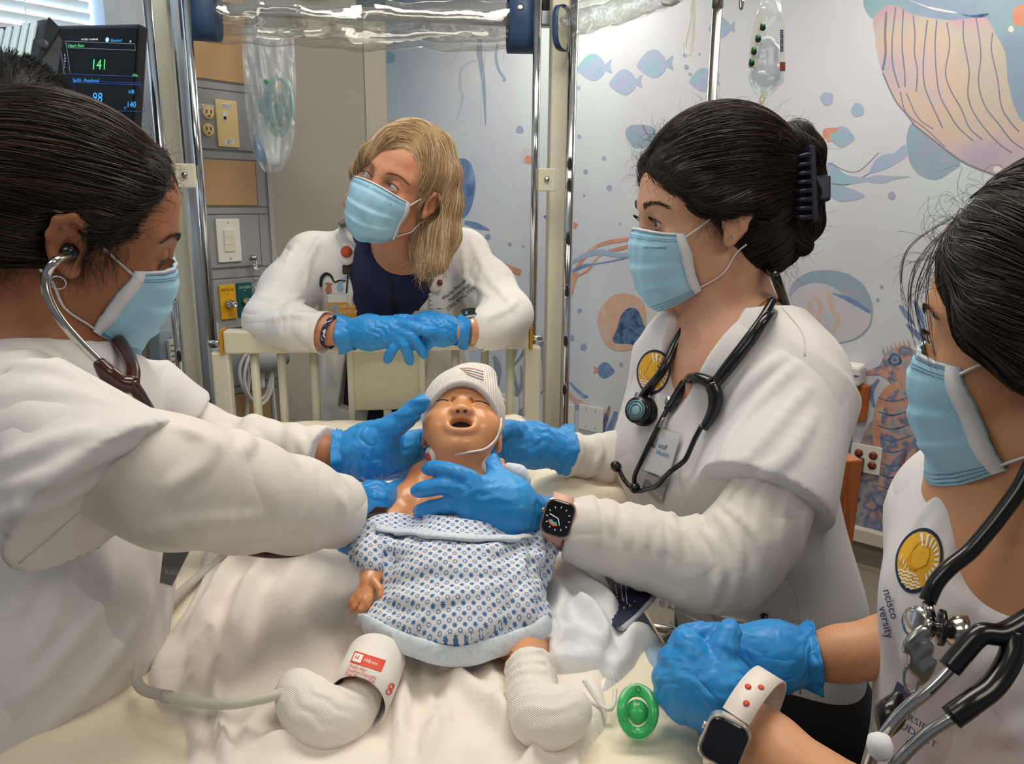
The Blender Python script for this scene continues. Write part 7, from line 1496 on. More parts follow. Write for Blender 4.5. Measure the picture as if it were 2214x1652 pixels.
# ---- badges
def badge(name, label, quad_px, surf, off, lines, photo=None, band=None, group='identity badges', face='#e9e6e2', nfix=None):
    """flat plastic badge through four pixel corners on a surface"""
    pts = [surf.hit(x, y, off)[0] for x, y in quad_px]; c = sum(pts) / 4; r = nrm(pts[1] - pts[0] + pts[2] - pts[3]); u = nrm(pts[0] - pts[3] + pts[1] - pts[2]); n = nrm(np.cross(r, u)); n = n if n @ CF < 0 else -n
    if nfix is not None: n = nrm(nfix); c = P(*np.mean(quad_px, axis=0), min(proj(p)[2] for p in pts) - (.028 if quad_px[0][0] > 1900 else .010))
    qs = [onplane(x, y, c, n) for x, y in quad_px]; t = thing(name, label, 'badge', c - u * .02, group); C4 = lambda a, b, o=0.0: (qs[0] * (1 - a) * (1 - b) + qs[1] * a * (1 - b) + qs[2] * a * b + qs[3] * (1 - a) * b) + n * o
    def slab(nm, a0, b0, a1, b1, o0, o1, m):
        V = [C4(a, b, o) for o in (o0, o1) for a, b in ((a0, b0), (a1, b0), (a1, b1), (a0, b1))]; return obj(nm, V, [(0, 3, 2, 1), (4, 5, 6, 7), (0, 1, 5, 4), (1, 2, 6, 5), (2, 3, 7, 6), (3, 0, 4, 7)], m, t, False)
    slab('card', .04, .04, .96, .96, 0, .0012, mat('badge_card_' + str(len(BASES)), face, .5)); slab('sleeve', 0, 0, 1, 1, -.0006, .0022, M_acry)
    if band: slab('colour_band', .04, band[1], .96, band[2], .0012, .0015, mat('badge_band_' + str(len(BASES)), band[0], .5))
    if photo:
        slab('portrait', photo[0], photo[1], photo[2], photo[3], .0013, .0016, mat('portrait_ground_' + str(len(BASES)), '#9fb4c4', .5)); a_, b_ = (photo[0] + photo[2]) / 2, (photo[1] + photo[3]) / 2; w_ = (photo[2] - photo[0]); h_ = photo[3] - photo[1]
        an_ = np.linspace(0, 2 * math.pi, 16, endpoint=False); obj('portrait_face', [C4(a_ + w_ * .2 * math.cos(x), b_ - h_ * .08 + h_ * .22 * math.sin(x), .0019) for x in an_], [tuple(range(16))], mat('portrait_skin_' + str(len(BASES)), '#c79a7e', .5), t, False); obj('portrait_shoulders', [C4(a_ + w_ * .4 * math.cos(x), photo[3] - h_ * .28 * abs(math.sin(x)), .0018) for x in np.linspace(0, math.pi, 12)], [tuple(range(12))], M_greyd, t, False)
    for s, a, b, h, col in lines:
        V2, F2 = text2d(s); x0 = min(v[0] for v in V2); wq = np.linalg.norm(qs[1] - qs[0]); hq = np.linalg.norm(qs[3] - qs[0]); obj('lettering', [C4(a + (v[0] - x0) * h / wq, b - v[1] * h / hq, .0020) for v in V2], F2, mat('badge_ink_%s' % col[1:], col, .6) if 'badge_ink_%s' % col[1:] not in MATS else MATS['badge_ink_%s' % col[1:]], t, False)
    return t, c, n
t, c, n = badge('identity_badge', 'clear badge holder with white card on the claw-clip nurse\'s scrub top', [(1418, 918), (1476, 938), (1446, 1040), (1388, 1018)], GN, .006, [('ucsf', .35, .42, .011, '#20242c'), ('Health', .35, .56, .010, '#3a8fb0')], photo=(.06, .22, .26, .46))
tube('badge_clip', [c + UP * .035, GN.hit(1450, 875, .006)[0]], .003, M_steel, t, 8); lathe('reel_clip', [(0, 0), (.008, 0), (.009, .004), (0, .005)], GN.hit(1452, 872, .004)[0], -CF, M_steel, t, 14)
badge('identity_badge', 'grey STUDENT NURSE badge card showing below the clear holder', [(1400, 1022), (1447, 1040), (1430, 1094), (1388, 1052)], GN, .004, [('ent Nurse', .15, .75, .010, '#f0eee8')], face='#9a9a9c')
badge('identity_badge', 'yellow university staff badge on the lab coat', [(706, 634), (772, 634), (775, 700), (708, 700)], GB, .006, [('SAN FRANC', .40, .48, .010, '#f4ead0'), ('STATE UNIV', .40, .66, .010, '#f4ead0')], photo=(.10, .36, .38, .86), band=('#e0a21c', .30, .96), nfix=-CF)
badge('identity_badge', 'white plastic badge sleeve by the right lapel of the lab coat', [(888, 672), (970, 666), (972, 700), (890, 702)], GB, .006, [], nfix=-CF)
rl_ = thing('badge_reel', 'round white badge reel on the left lapel of the lab coat', 'badge reel', GB.hit(754, 570, 0)[0], 'badge reels on the lab coat'); p, n = GB.hit(754, 560, .003); p = p - CF * .016; lathe('reel', [(0, 0), (.018, 0), (.0195, .003), (.018, .006), (0, .006)], p, nrm(n * .2 - CF), mat('reel_white', '#e9e4de', .45), rl_, 24); lathe('reel_cap', [(0, 0), (.013, 0), (.012, .003), (0, .004)], p + UP * .012 - CF * .005, nrm(n * .2 - CF), mat('reel_orange', '#c8552c', .5), rl_, 20)
MB().box(p - UP * .028 - CF * .003, .022, .022, .006, np.array([CR, -CD, -CF]), bev=.003).build('reel_body', mat('reel_brown', '#3a2a26', .5), rl_); tube('strap', [p - UP * .04, GB.hit(753, 634, .006)[0]], .0018, M_black, rl_, 6)
rl2 = thing('badge_reel', 'oval white badge reel with red dot on the right lapel of the lab coat', 'badge reel', GB.hit(938, 640, 0)[0], 'badge reels on the lab coat'); p, n = GB.hit(938, 616, .004); lathe('reel', [(0, 0), (.017, 0), (.0185, .003), (.017, .006), (0, .006)], p, nrm(n - CF), MATS['reel_white'], rl2, 24); lathe('dot', [(0, 0), (.007, 0), (.006, .003), (0, .0035)], p + CR * .013 + UP * .004 - CF * .005, nrm(n - CF), mat('reel_red', '#8a3a30', .5), rl2, 16)
for k in range(4): lathe('bead', [(0, -.004), (.004, -.002), (.0045, 0), (.004, .002), (0, .004)], GB.hit(928 + k, 638 + k * 9, .006)[0], UP, M_white, rl2, 10)
lathe('green_button', [(0, 0), (.011, 0), (.011, .002), (0, .003)], GB.hit(946, 676, .010)[0], -CF, mat('button_green', '#5f9a8c', .4), rl2, 20)
# ---- watches
def rrect(name, c, A, w_, h_, r, prof, m, parent):
    base = []
    for qx, qy, a0 in ((1, 1, 0), (-1, 1, 90), (-1, -1, 180), (1, -1, 270)):
        for k in range(7): a = math.radians(a0 + 15 * k); base.append((qx * (w_ / 2 - r) + r * math.cos(a), qy * (h_ / 2 - r) + r * math.sin(a)))
    n = len(base); V = [c + A[0] * x * s + A[1] * y * s + A[2] * z for z, s in prof for x, y in base]; k = len(prof)
    return obj(name, V, [(i * n + j, i * n + (j + 1) % n, (i + 1) * n + (j + 1) % n, (i + 1) * n + j) for i in range(k - 1) for j in range(n)] + [tuple(range(n))[::-1], tuple((k - 1) * n + j for j in range(n))], m, parent, False)
def watch(label, cx, cy, t, wd, h, A, band_dir, rb, case, bandm, face, wrist, extra=None):
    th = thing('wrist_watch', label, 'watch', P(cx, cy, t)); c = P(cx, cy, t); rrect('case', c, A, wd, h, wd * .27, [(-.0048, .93), (-.0035, 1.0), (.0035, 1.0), (.0048, .95)], case, th); sc2 = rrect('screen', c + A[2] * .0048, A, wd * .90, h * .90, wd * .25, [(-.001, 1.0), (.0004, 1.0), (.0011, .95)], mat('watch_glass_' + str(int(cx)), '#08080b', .1, coat=.6), th)
    # band: closed loop around the wrist, in the plane of the band direction
    wc_ = wrist; u = nrm(band_dir); v = nrm(c - wc_ - u * ((c - wc_) @ u)); ax = np.cross(u, v); r0 = np.linalg.norm(c - wc_); pts = []
    for a in np.linspace(-.5, 2 * math.pi + .5 - 1.0 + 1.0, 44)[2:-2]: pass
    for a in np.linspace(.42, 2 * math.pi - .42, 40): pts.append(wc_ + r0 * .97 * (math.cos(a) * v + rb * math.sin(a) * u))
    V = []; Fc = []; w2 = wd * .34
    for i, p in enumerate(pts):
        a = .42 + (2 * math.pi - .84) * i / 39; nn = nrm(math.cos(a) * v + math.sin(a) * u / rb)
        for s1, s2 in ((-1, 0), (1, 0), (1, 1), (-1, 1)): V.append(p + ax * s1 * w2 + nn * (.0022 if s2 else 0))
    for i in range(39):
        for k in range(4): Fc.append((i * 4 + k, i * 4 + (k + 1) % 4, i * 4 + 4 + (k + 1) % 4, i * 4 + 4 + k))
    obj('band', V, Fc, bandm, th)
    for i, s1 in (extra or []):
        a = .42 + (2 * math.pi - .84) * i / 39; nn = nrm(math.cos(a) * v + math.sin(a) * u / rb); lathe('printed_strawberry', [(0, 0), (.0026, 0), (.0026, .0005), (0, .0007)], pts[i] + ax * s1 + nn * .0022, nn, mat('strawberry_red', '#d8503e', .5) if 'strawberry_red' not in MATS else MATS['strawberry_red'], th, 12)
    lathe('crown', [(0, 0), (.003, 0), (.003, .002), (0, .0025)], c - A[0] * wd * .5 + A[1] * h * .1, -A[0], case, th, 12)
    return th, sc2, c
M_gold = mat('rose_gold', '#d8b09a', .3, metal=.9); M_pinkb = mat('pink_band', '#e3b3a4', .55)
ax_ = nrm(P(1260, 1150, .905) - P(1165, 1120, .925)); A = np.zeros((3, 3)); A[2] = nrm(-CF + UP * .15); A[0] = nrm(ax_ - A[2] * (ax_ @ A[2])); A[1] = np.cross(A[2], A[0])
wt, sc2, c = watch('rose gold smart watch with pink band on the nurse\'s wrist over the doll', 1206, 1121, .872, .036, .043, A, A[1], .85, M_gold, M_pinkb, None, P(1204, 1122, .905))
u_ = lambda x, y, o=.0058: c + A[0] * x + A[1] * y + A[2] * o
for i in range(12):
    a = i * math.pi / 6; MB().box(u_(.013 * math.sin(a), .013 * math.cos(a)), .0008, .0022, .0003, np.array([A[0] * math.cos(a) - A[1] * math.sin(a), A[0] * math.sin(a) + A[1] * math.cos(a), A[2]])).build('tick', mat('tick_white', '#dfe3e8', .4, emit='#dfe3e8', estr=.3) if 'tick_white' not in MATS else MATS['tick_white'], sc2)
for r, cc in ((.0068, '#e0483a'), (.0052, '#5fc06a'), (.0036, '#49a8d8')): tube('activity_ring', [u_(-.003 + r * math.cos(a), -.002 + r * math.sin(a)) for a in np.linspace(-2.9, -.9, 16)], .0007, mat('ring_' + cc[1:], cc, .4, emit=cc, estr=.4), sc2, 6)
for a, l in ((2.9, .011), (5.2, .008)): tube('hand', [u_(0, 0, .0062), u_(l * math.cos(a), l * math.sin(a), .0062)], .0005, MATS['tick_white'], sc2, 5)
ax_ = nrm(P(1640, 1600, .64) - P(1575, 1540, .67)); A = np.zeros((3, 3)); A[2] = nrm(-CF * .95 - CR * .30 + CD * .02); A[0] = nrm(ax_ - A[2] * (ax_ @ A[2])); A[1] = np.cross(A[2], A[0])
M_strw = mat('white_silicone', '#efe6dc', .5); wt, sc2, c = watch('silver smart watch with strawberry-print band on the foreground nurse\'s wrist', 1566, 1600, .608, .034, .040, A, A[1], 1.0, mat('watch_silver', '#d8cfc6', .25, metal=.8), M_strw, None, P(1612, 1566, .645), [(2, .002), (4, -.004), (5, .004), (34, 0), (36, .004), (33, -.004), (37, -.003)])
ax_ = nrm(P(1046, 712, 1.645) - P(1000, 716, 1.63)); A = np.zeros((3, 3)); A[2] = nrm(UP * 1.0 - CF * .35); A[0] = nrm(ax_ - A[2] * (ax_ @ A[2])); A[1] = np.cross(A[2], A[0])
watch('smart watch with rose mesh band on the lab coat woman\'s wrist', 1016, 679, 1.630, .036, .040, A, A[1], 1.0, M_alu, mat('rose_mesh_band', '#c79a84', .35, metal=.6), None, P(1018, 713, 1.638))
br_ = thing('bracelet', 'navy knotted cloth bracelet on the lab coat woman\'s right wrist', 'bracelet', P(716, 745, 1.60)); ca_ = P(716, 718, 1.618); ax_ = nrm(P(748, 722, 1.61) - P(690, 713, 1.625)); e1 = nrm(np.cross(ax_, CF)); e2 = np.cross(ax_, e1)
tube('cloth_band', [ca_ + 35 * 1.62 / F * (math.cos(a) * e1 + math.sin(a) * e2) + ax_ * .006 * math.cos(a) for a in np.linspace(0, 2 * math.pi, 30, endpoint=False)], .0065, mat('bracelet_navy', '#262c52', .8, col2=['#262c52', '#262c52', '#d9d8de'], scale=90, pos=(.5, .62)), br_, 8, closed=True, flat=.35)
lathe('knot', [(0, -.006), (.006, -.003), (.0075, 0), (.006, .003), (0, .006)], ca_ - e2 * 0 - CF * .030 - ax_ * .01 + CD * .012, CR, MATS['bracelet_navy'], br_, 12)
# ---- stethoscope of the left nurse
st2 = thing('stethoscope', 'brown stethoscope worn in the ears of the nurse on the left', 'stethoscope', P(260, 800, .78))
ec = HL(.082, .002, -.008); lathe('ear_tip', [(0, -.004), (.006, -.003), (.0085, .002), (.008, .008), (.004, .013), (0, .013)], ec, nrm(HL.R @ np.array([1, -.1, -.3])), M_steth, st2, 18)
tube('binaural', cat([ec + HL.R @ np.array([.010, 0, -.003]), P(118, 566, .70), P(100, 598, .70), P(104, 640, .70), P(130, 690, .705), P(172, 740, .715), P(214, 782, .725)], 8), .0042, M_wire, st2, 14)
tube('yoke', cat([P(212, 780, .724), P(232, 806, .728), P(262, 828, .735), P(285, 832, .74)], 6), [.0055 + .0035 * min(1, i / 6) for i in range(19)], M_stbr, st2, 14); tube('yoke', cat([P(256, 738, .80), P(274, 766, .785), P(286, 800, .76), P(284, 830, .742)], 6), [.0075] * 19, M_stbr, st2, 14)
tube('tubing', cat([P(282, 826, .74), P(300, 852, .75), P(330, 900, .78), P(380, 960, .84), P(420, 1080, .86), P(470, 1160, .83), P(535, 1188, .80), P(620, 1194, .80), P(700, 1172, .82), P(752, 1132, .85), P(790, 1110, .88), P(830, 1104, .905)], 8), .0062, M_stbr, st2, 12)
# ---- stethoscope, crest cluster and badge of the foreground nurse
st3 = thing('stethoscope', 'black stethoscope with steel bell on the foreground nurse', 'stethoscope', P(2080, 1400, .5))
tb = [GR.hit(x, y, .012)[0] if GR.b.ray_cast(Vector(C0), Vector(dirpx(x, y)).normalized(), 8)[0] is not None else P(x, y, .54) for x, y in cat([(2230, 990), (2190, 1050), (2130, 1130), (2070, 1200), (2040, 1255), (2020, 1300)], 6)]; tb = np.array(tb)
for _ in range(4): tb[1:-1] = .25 * tb[:-2] + .5 * tb[1:-1] + .25 * tb[2:]
tb = np.array([P(*proj(p)[:2], min(proj(p)[2], .545)) for p in tb]); tube('tubing', tb, .0058, M_steth, st3, 14)
tt = proj(tb[-1])[2]; tube('metal_stem', [tb[-1], P(2012, 1335, tt - .005)], .0036, M_wire, st3, 12)
lathe('bell', [(0, 0), (.006, 0), (.006, .004), (.0045, .006), (.0045, .012), (.010, .016), (.012, .022), (.012, .026), (.009, .026), (0, .024)], P(1998, 1352, tt - .005), nrm(CR * .9 + CD * .1 - CF * .3), M_wire, st3, 26); lathe('bell_rim', [(.009, 0), (.0125, 0), (.0125, .003), (.009, .003)], P(2030, 1356, tt - .013), nrm(CR * .9 + CD * .1 - CF * .3), M_steth, st3, 26)
lathe('chest_piece', [(0, 0), (.010, 0), (.0125, .003), (.012, .006), (.008, .008), (0, .008)], P(1994, 1348, tt + .004), nrm(-CR * .9 - CF * .5 + UP * .1), M_wire, st3, 30)
yk = cat([P(2240, 1330, .46), P(2170, 1370, .455), P(2120, 1372, .455), P(2080, 1412, .455), P(2052, 1446, .455)], 6); tube('yoke', yk, .0065, M_steth, st3, 14); yk2 = cat([P(2190, 1366, .455), P(2186, 1420, .45), P(2150, 1480, .445), P(2100, 1520, .44), P(2056, 1552, .44)], 6); tube('yoke', yk2, .0068, M_steth, st3, 14)
tube('binaural', cat([P(2056, 1442, .455), P(2010, 1490, .455), P(1950, 1540, .46), P(1905, 1600, .465), P(1878, 1660, .47), P(1875, 1700, .475)], 8), .0036, M_wire, st3, 12); tube('binaural', cat([P(2060, 1550, .44), P(2000, 1590, .445), P(1940, 1650, .45), P(1900, 1720, .455)], 8), .0036, M_wire, st3, 12)
lathe('ear_tip', [(0, 0), (.004, 0), (.0065, .003), (.0075, .008), (.006, .013), (0, .016)], P(1905, 1640, .455), nrm(-CD - CR * .1), M_maskw, st3, 18)
hc = thing('badge_ornament', 'shiny steel badge ornament hanging below the stethoscope bell', 'ornament', P(1996, 1470, .5)); tb_ = min(tt, .52)
f = SDF(); px_chain(f, [(1992, 1362, tb_, 18), (1984, 1400, tb_, 24), (1994, 1440, tb_, 22), (2000, 1478, tb_, 9)], .01, flat=(CF, 2.2)); f.disp(pleat(CD + CR, .012, .0016, 1.0, .8)); V, Q = f.mesh(.0018, 1); obj('ornament_body', V, Q, M_steel, hc)
tube('key_ring', [P(1970, 1466, tb_) + .010 * (math.cos(a) * CR * .5 + math.sin(a) * CD) for a in np.linspace(0, 2 * math.pi, 24, endpoint=False)], .0011, M_steel, hc, 6, closed=True); f = SDF(); px_chain(f, [(1942, 1510, .49, 16), (1925, 1545, .485, 24), (1915, 1580, .48, 16)], .01); V, Q = f.mesh(.0022, 1); obj('black_tag', V, Q, M_steth, hc)
t, c, n = badge('identity_badge', 'badge cards hanging on the foreground nurse below the ornament', [(1940, 1462), (1990, 1500), (1945, 1650), (1880, 1620)], GR, .010, [('NURSING', .2, .4, .008, '#39465a'), ('STUDENT', .2, .55, .008, '#39465a')], face='#c3c7ce', band=('#3c4a66', .05, .22), nfix=-CF - CR * .3)
badge('identity_badge', 'clear badge holder hanging under the left nurse\'s arm', [(352, 1186), (418, 1180), (372, 1270), (344, 1262)], GL, .02, [('NURSING', .25, .7, .006, '#e6dfd2')], face='#8d8680', band=('#7a6f66', .1, .5), nfix=-CF + CR * .2)

# ================================================================== loose things on the bed
pc = thing('pacifier', 'translucent green one-piece pacifier lying on the cream pad', 'pacifier', onz(1378, 1560, ZM)); M_pac = mat('green_silicone', '#58d488', .25, trans=.5, coat=.3, ior=1.3, col2='#48c878', scale=30)
pcn = nrm(UP * .55 - CF * .75 - CR * .1); pcc = onz(1378, 1538, ZM + .030); A = frame_from(pcn); V = []; ns = 40
def ring(rx, ry, h): return [pcc + A[0] * rx * math.cos(a) + A[1] * ry * math.sin(a) + A[2] * (h + .004 * math.cos(2 * a)) for a in np.linspace(0, 2 * math.pi, ns, endpoint=False)]
prof = [(.0095, .0125, .002), (.010, .013, .0045), (.0175, .022, .005), (.0185, .0238, .003), (.0185, .0238, .0005), (.017, .022, -.001), (.0095, .0125, -.0005)]
for a in prof: V += ring(*a)
obj('shield', V, np.array([(i * ns + k, i * ns + (k + 1) % ns, ((i + 1) % len(prof)) * ns + (k + 1) % ns, ((i + 1) % len(prof)) * ns + k) for i in range(len(prof)) for k in range(ns)]), M_pac, pc)
lathe('nipple', [(.0095, 0), (.0105, -.004), (.008, -.010), (.0095, -.018), (.006, -.024), (0, -.026)], pcc + A[2] * .001, A[2], M_pac, pc, 24)
for a, b in ((0, .0175), (.011, -.008), (-.011, -.008)): tube('vent_hole', [pcc + A[0] * (a + .0022 * math.cos(x)) + A[1] * (b + .0026 * math.sin(x)) + A[2] * .005 for x in np.linspace(0, 2 * math.pi, 14, endpoint=False)], .0006, mat('green_dark', '#1f7a42', .3) if 'green_dark' not in MATS else MATS['green_dark'], pc, 5, closed=True)
M_hose = mat('grey_hose', '#b9b4ac', .45)
ho = thing('cuff_hose', 'grey pressure hose curling over the blanket towards the sock', 'hose', onz(480, 1540, ZM)); hz = lambda x, y, h=.03: onz(x, y, ZM + h)
tube('hose', cat([hz(300, 1440, .03), hz(296, 1470, .03), hz(312, 1492, .03), hz(360, 1506, .035)], 8), .0050, M_hose, ho, 12); tube('connector', [hz(352, 1505, .035), hz(368, 1507, .035)], .0056, M_hose, ho, 12)
tube('hose', cat([hz(362, 1507, .035), hz(430, 1520, .04), hz(500, 1522, .045), hz(560, 1512, .045), hz(606, 1500, .045)], 8), .0046, mat('pale_hose', '#c9cbb8', .4), ho, 12)
h2 = tube('bed_hose', cat([hz(344, 1335, .012), hz(372, 1300, .012), hz(420, 1255, .012), hz(462, 1222, .012), hz(500, 1190, .012)], 8), .0058, M_hose); tag(h2, 'grey hose lying across the cream pad behind the badge', 'hose')
iv = thing('iv_connector', 'clear luer connector with thin line on the cream pad', 'connector', onz(1425, 1300, ZM)); tube('luer', [hz(1404, 1290, .012), hz(1432, 1304, .012)], .0055, M_acry, iv, 12); tube('luer_cap', [hz(1390, 1283, .012), hz(1406, 1291, .012)], .0048, mat('luer_tan', '#d9cfae', .4), iv, 12); tube('hub', [hz(1430, 1303, .012), hz(1446, 1312, .012)], .0042, M_acry, iv, 12)
tube('line', cat([hz(1444, 1311, .010), hz(1480, 1328, .006), hz(1520, 1350, .006), hz(1560, 1380, .006)], 8), .0012, M_white, iv, 6)
tl = tube('garment_cord', cat([hz(1262, 1470, .03), hz(1285, 1505, .02), hz(1300, 1525, .015), hz(1318, 1534, .015), hz(1328, 1520, .015), hz(1330, 1490, .02)], 8), .0022, M_white); tag(tl, 'white cord looping out of the bodysuit beside the pacifier', 'cord')

# ================================================================== equipment behind
ivp = thing('iv_pole', 'stainless steel IV pole behind the nurse with the claw clip', 'IV pole', (P(1546, 100, 2.15)[0], P(1546, 100, 2.15)[1], 0)); p = P(1546, 100, 2.15)
tube('upper_rod', [(p[0], p[1], 1.95), (p[0], p[1], 2.35)], .0105, M_steel, ivp, 16); tube('collar', [(p[0], p[1], P(1553, 12, 2.15)[2] - .012), (p[0], p[1], P(1553, 0, 2.15)[2] + .04)], .0155, M_steel, ivp, 16); tube('lower_tube', [(p[0], p[1], .08), (p[0], p[1], P(1553, 8, 2.15)[2])], .0135, M_steel, ivp, 18)
for a in range(5): b = a * 2 * math.pi / 5; tube('base_leg', [(p[0], p[1], .1), (p[0] + .28 * math.cos(b), p[1] + .28 * math.sin(b), .06)], .014, M_steel, ivp, 10); lathe('caster', [(0, -.012), (.028, -.012), (.03, 0), (.028, .012), (0, .012)], (p[0] + .28 * math.cos(b), p[1] + .28 * math.sin(b), .032), (math.cos(b + 1.57), math.sin(b + 1.57), 0), M_black, ivp, 16)
for q in ([P(1553, -90, 2.15), P(1500, -90, 2.12), P(1440, -40, 2.1), P(1432, 2, 2.1), P(1448, 10, 2.1), P(1468, 2, 2.1)], [P(1553, -90, 2.15), P(1590, -90, 2.12), P(1600, -20, 2.1), P(1602, 18, 2.1), P(1606, 2, 2.1)]): tube('hook', cat(q, 8), .005, M_steel, ivp, 10)
tg_ = tube('plastic_loop', cat([P(1498, -30, 2.05), P(1494, 40, 2.05), P(1482, 95, 2.05), P(1484, 116, 2.05), P(1494, 114, 2.05), P(1500, 60, 2.05), P(1503, -30, 2.05)], 8), .0035, clear_film('loop_plastic', (.95, .93, .86), 1.5, .2), None, 8); tag(tg_, 'clear plastic hanging loop beside the IV pole', 'loop')
ivb = thing('iv_bag', 'clear fluid bag with green studs hanging beside the IV pole', 'IV bag', P(1650, 240, 2.1)); f = SDF(); px_chain(f, [(1672, -40, 2.1, 14), (1664, 40, 2.1, 26), (1656, 120, 2.1, 32), (1656, 170, 2.1, 34), (1650, 196, 2.1, 16)], .02, flat=(CF, 1.5)); f.disp(pleat(CR, .022, .0018, 2.0, .8)); V, Q = f.mesh(.004, 1); obj('bag', V, Q, M_bagfilm, ivb)
f = SDF(); px_chain(f, [(1660, 100, 2.1, 22), (1656, 165, 2.1, 28), (1651, 190, 2.1, 13)], .02, flat=(CF, 1.7)); V, Q = f.mesh(.004, 1); obj('fluid', V, Q, clear_film('saline', (.80, .82, .84), 1.0, .1), ivb)
tube('drip_port', [P(1652, 190, 2.1), P(1644, 240, 2.1)], .0075, clear_film('port_plastic', (.9, .86, .74), 1.2, .15), ivb, 12); tube('outlet_line', cat([P(1644, 238, 2.1), P(1640, 300, 2.1), P(1650, 500, 2.1)], 6), .004, MATS['quilt_thread'], ivb, 8)
fl2 = cat([(1640, 30), (1632, 62), (1627, 96), (1622, 146)], 6); V = [P(x - 4, y, 2.07) for x, y in fl2] + [P(x + 12, y, 2.08) for x, y in fl2]; k = len(fl2); obj('label_flap', V + [v + CF * .002 for v in V], [(i, i + 1, k + i + 1, k + i) for i in range(k - 1)] + [(2 * k + i, 3 * k + i, 3 * k + i + 1, 2 * k + i + 1) for i in range(k - 1)], M_white, ivb, False)
for x, y in ((1649, 56), (1639, 81), (1630, 108), (1625, 133)): lathe('green_stud', [(0, 0), (.007, 0), (.007, .006), (0, .008)], P(x, y, 2.062), nrm(-CF - CR * .2), mat('stud_green', '#1c6b3a', .35) if 'stud_green' not in MATS else MATS['stud_green'], ivb, 14); lathe('stud_base', [(0, 0), (.0075, 0), (.0075, .004), (0, .004)], P(x, y + 5, 2.064), nrm(-CF - CR * .2), M_black, ivb, 14)
MB().box(P(1692, 95, 2.07), .012, .10, .002, np.array([CR, -CD, -CF])).build('side_label', M_white, ivb); MB().box(P(1692, 144, 2.068), .014, .024, .002, np.array([CR, -CD, -CF])).build('brown_label', mat('label_brown', '#7d3d22', .5), ivb)
for k in range(12): MB().box(P(1690, 66 + k * 4, 2.067), .009, .0022 if k % 3 else .0035, .001, np.array([CR, -CD, -CF])).build('barcode_line', M_print, ivb)
# monitor
mo = thing('patient_monitor', 'black flat monitor showing heart rate and oxygen numbers', 'monitor', P(200, 380, 1.55)); q4 = [P(100, 66, 1.60), P(296, 74, 1.52), P(332, 330, 1.52), P(150, 330, 1.60)]
mo_c = sum(q4) / 4; mr = nrm(q4[1] - q4[0] + q4[2] - q4[3]); mu = nrm(q4[0] - q4[3] + q4[1] - q4[2]); mu = nrm(mu - mr * (mu @ mr)); mn = np.cross(mr, mu); mn = mn if mn @ CF < 0 else -mn; AMo = np.array([mr, mu, mn])
c = mo_c - mr * .16; MB().box(c - mn * .014 - mu * .02, .50, .31, .024, AMo, bev=.005).build('housing', M_black, mo); MB().box(c - mu * .02 + mr * .006, .484, .290, .003, AMo).build('screen', mat('screen_black', '#07070a', .35, spec=.15), mo)
MB().box(c - mu * .20 - mn * .03, .05, .12, .03, AMo).build('neck', M_black, mo); MB().box(c - mu * .70 - mn * .05, .04, .95, .04, AMo).build('stand', M_black, mo)
def glow(n, col, s=1.6): return MATS[n] if n in MATS else mat(n, col, .5, emit=col, estr=s)
GRN, BLU, WHT = glow('screen_green', '#46c862', .9), glow('screen_blue', '#2f9be8', .9), glow('screen_white', '#e6ecf2', .8); DIM = glow('screen_line', '#7d8696', .4); DBL = glow('screen_navy_line', '#28479a', .5)
mq = lambda x, y, o=.0024: onplane(x, y, mo_c + mn * o, mn)
def mtext(s, x, y, h, m, anchor='l'):
    V2, F2 = text2d(s); xs = [v[0] for v in V2]; o_ = mq(x, y); sc_ = h * 1.55 / F; x0 = min(xs) if anchor == 'l' else 0; obj('readout', [o_ + mr * (v[0] - x0) * sc_ + mu * v[1] * sc_ for v in V2], F2, m, mo, False)
mtext('5/1/2026 11:10:48 AM', 176, 87, 5.4, WHT); lathe('logo_disc', [(0, 0), (.0045, 0), (.0045, .0004), (0, .0004)], mq(232, 86), mn, glow('logo_blue', '#9fd0ea', .9), mo, 16); mtext('Gaumard', 239, 90, 8.6, BLU); mtext('x', 280, 92, 10, WHT); mtext('Heart Rate', 148, 102, 10.5, GRN); mtext('141', 201, 150, 31, GRN); mtext('/Min', 286, 166, 9, GRN); mtext('SpO2 - Postductal', 158, 177, 10.5, BLU); mtext('98', 200, 221, 30, BLU); mtext('HR', 278, 203, 13, BLU); mtext('140', 276, 232, 18, BLU); mtext('%', 268, 236, 8, BLU)
for i, ch_ in enumerate('ECG II'.replace(' ', '')): mtext(ch_, 139, 121 + i * 6.5, 6, WHT)
def mrect(x0, y0, x1, y1, m, sl=.04): tube('frame_line', [mq(x0, y0), mq(x1, y0 + (x1 - x0) * sl), mq(x1 + (y1 - y0) * .14, y1 + (x1 - x0) * sl), mq(x0 + (y1 - y0) * .14, y1)], .0005, m, mo, 4, closed=True)
mrect(129, 88, 142, 160, DIM); mrect(145, 89, 291, 103, DIM); mrect(156, 160, 301, 174, DBL); mrect(160, 178, 305, 236, DBL)
tube('ecg_trace', [mq(x, y) for x, y in ((97, 128), (100, 126), (103, 129), (108, 130), (110, 112), (111, 133), (114, 124), (119, 121), (124, 127), (129, 131))], .0006, DIM, mo, 4)
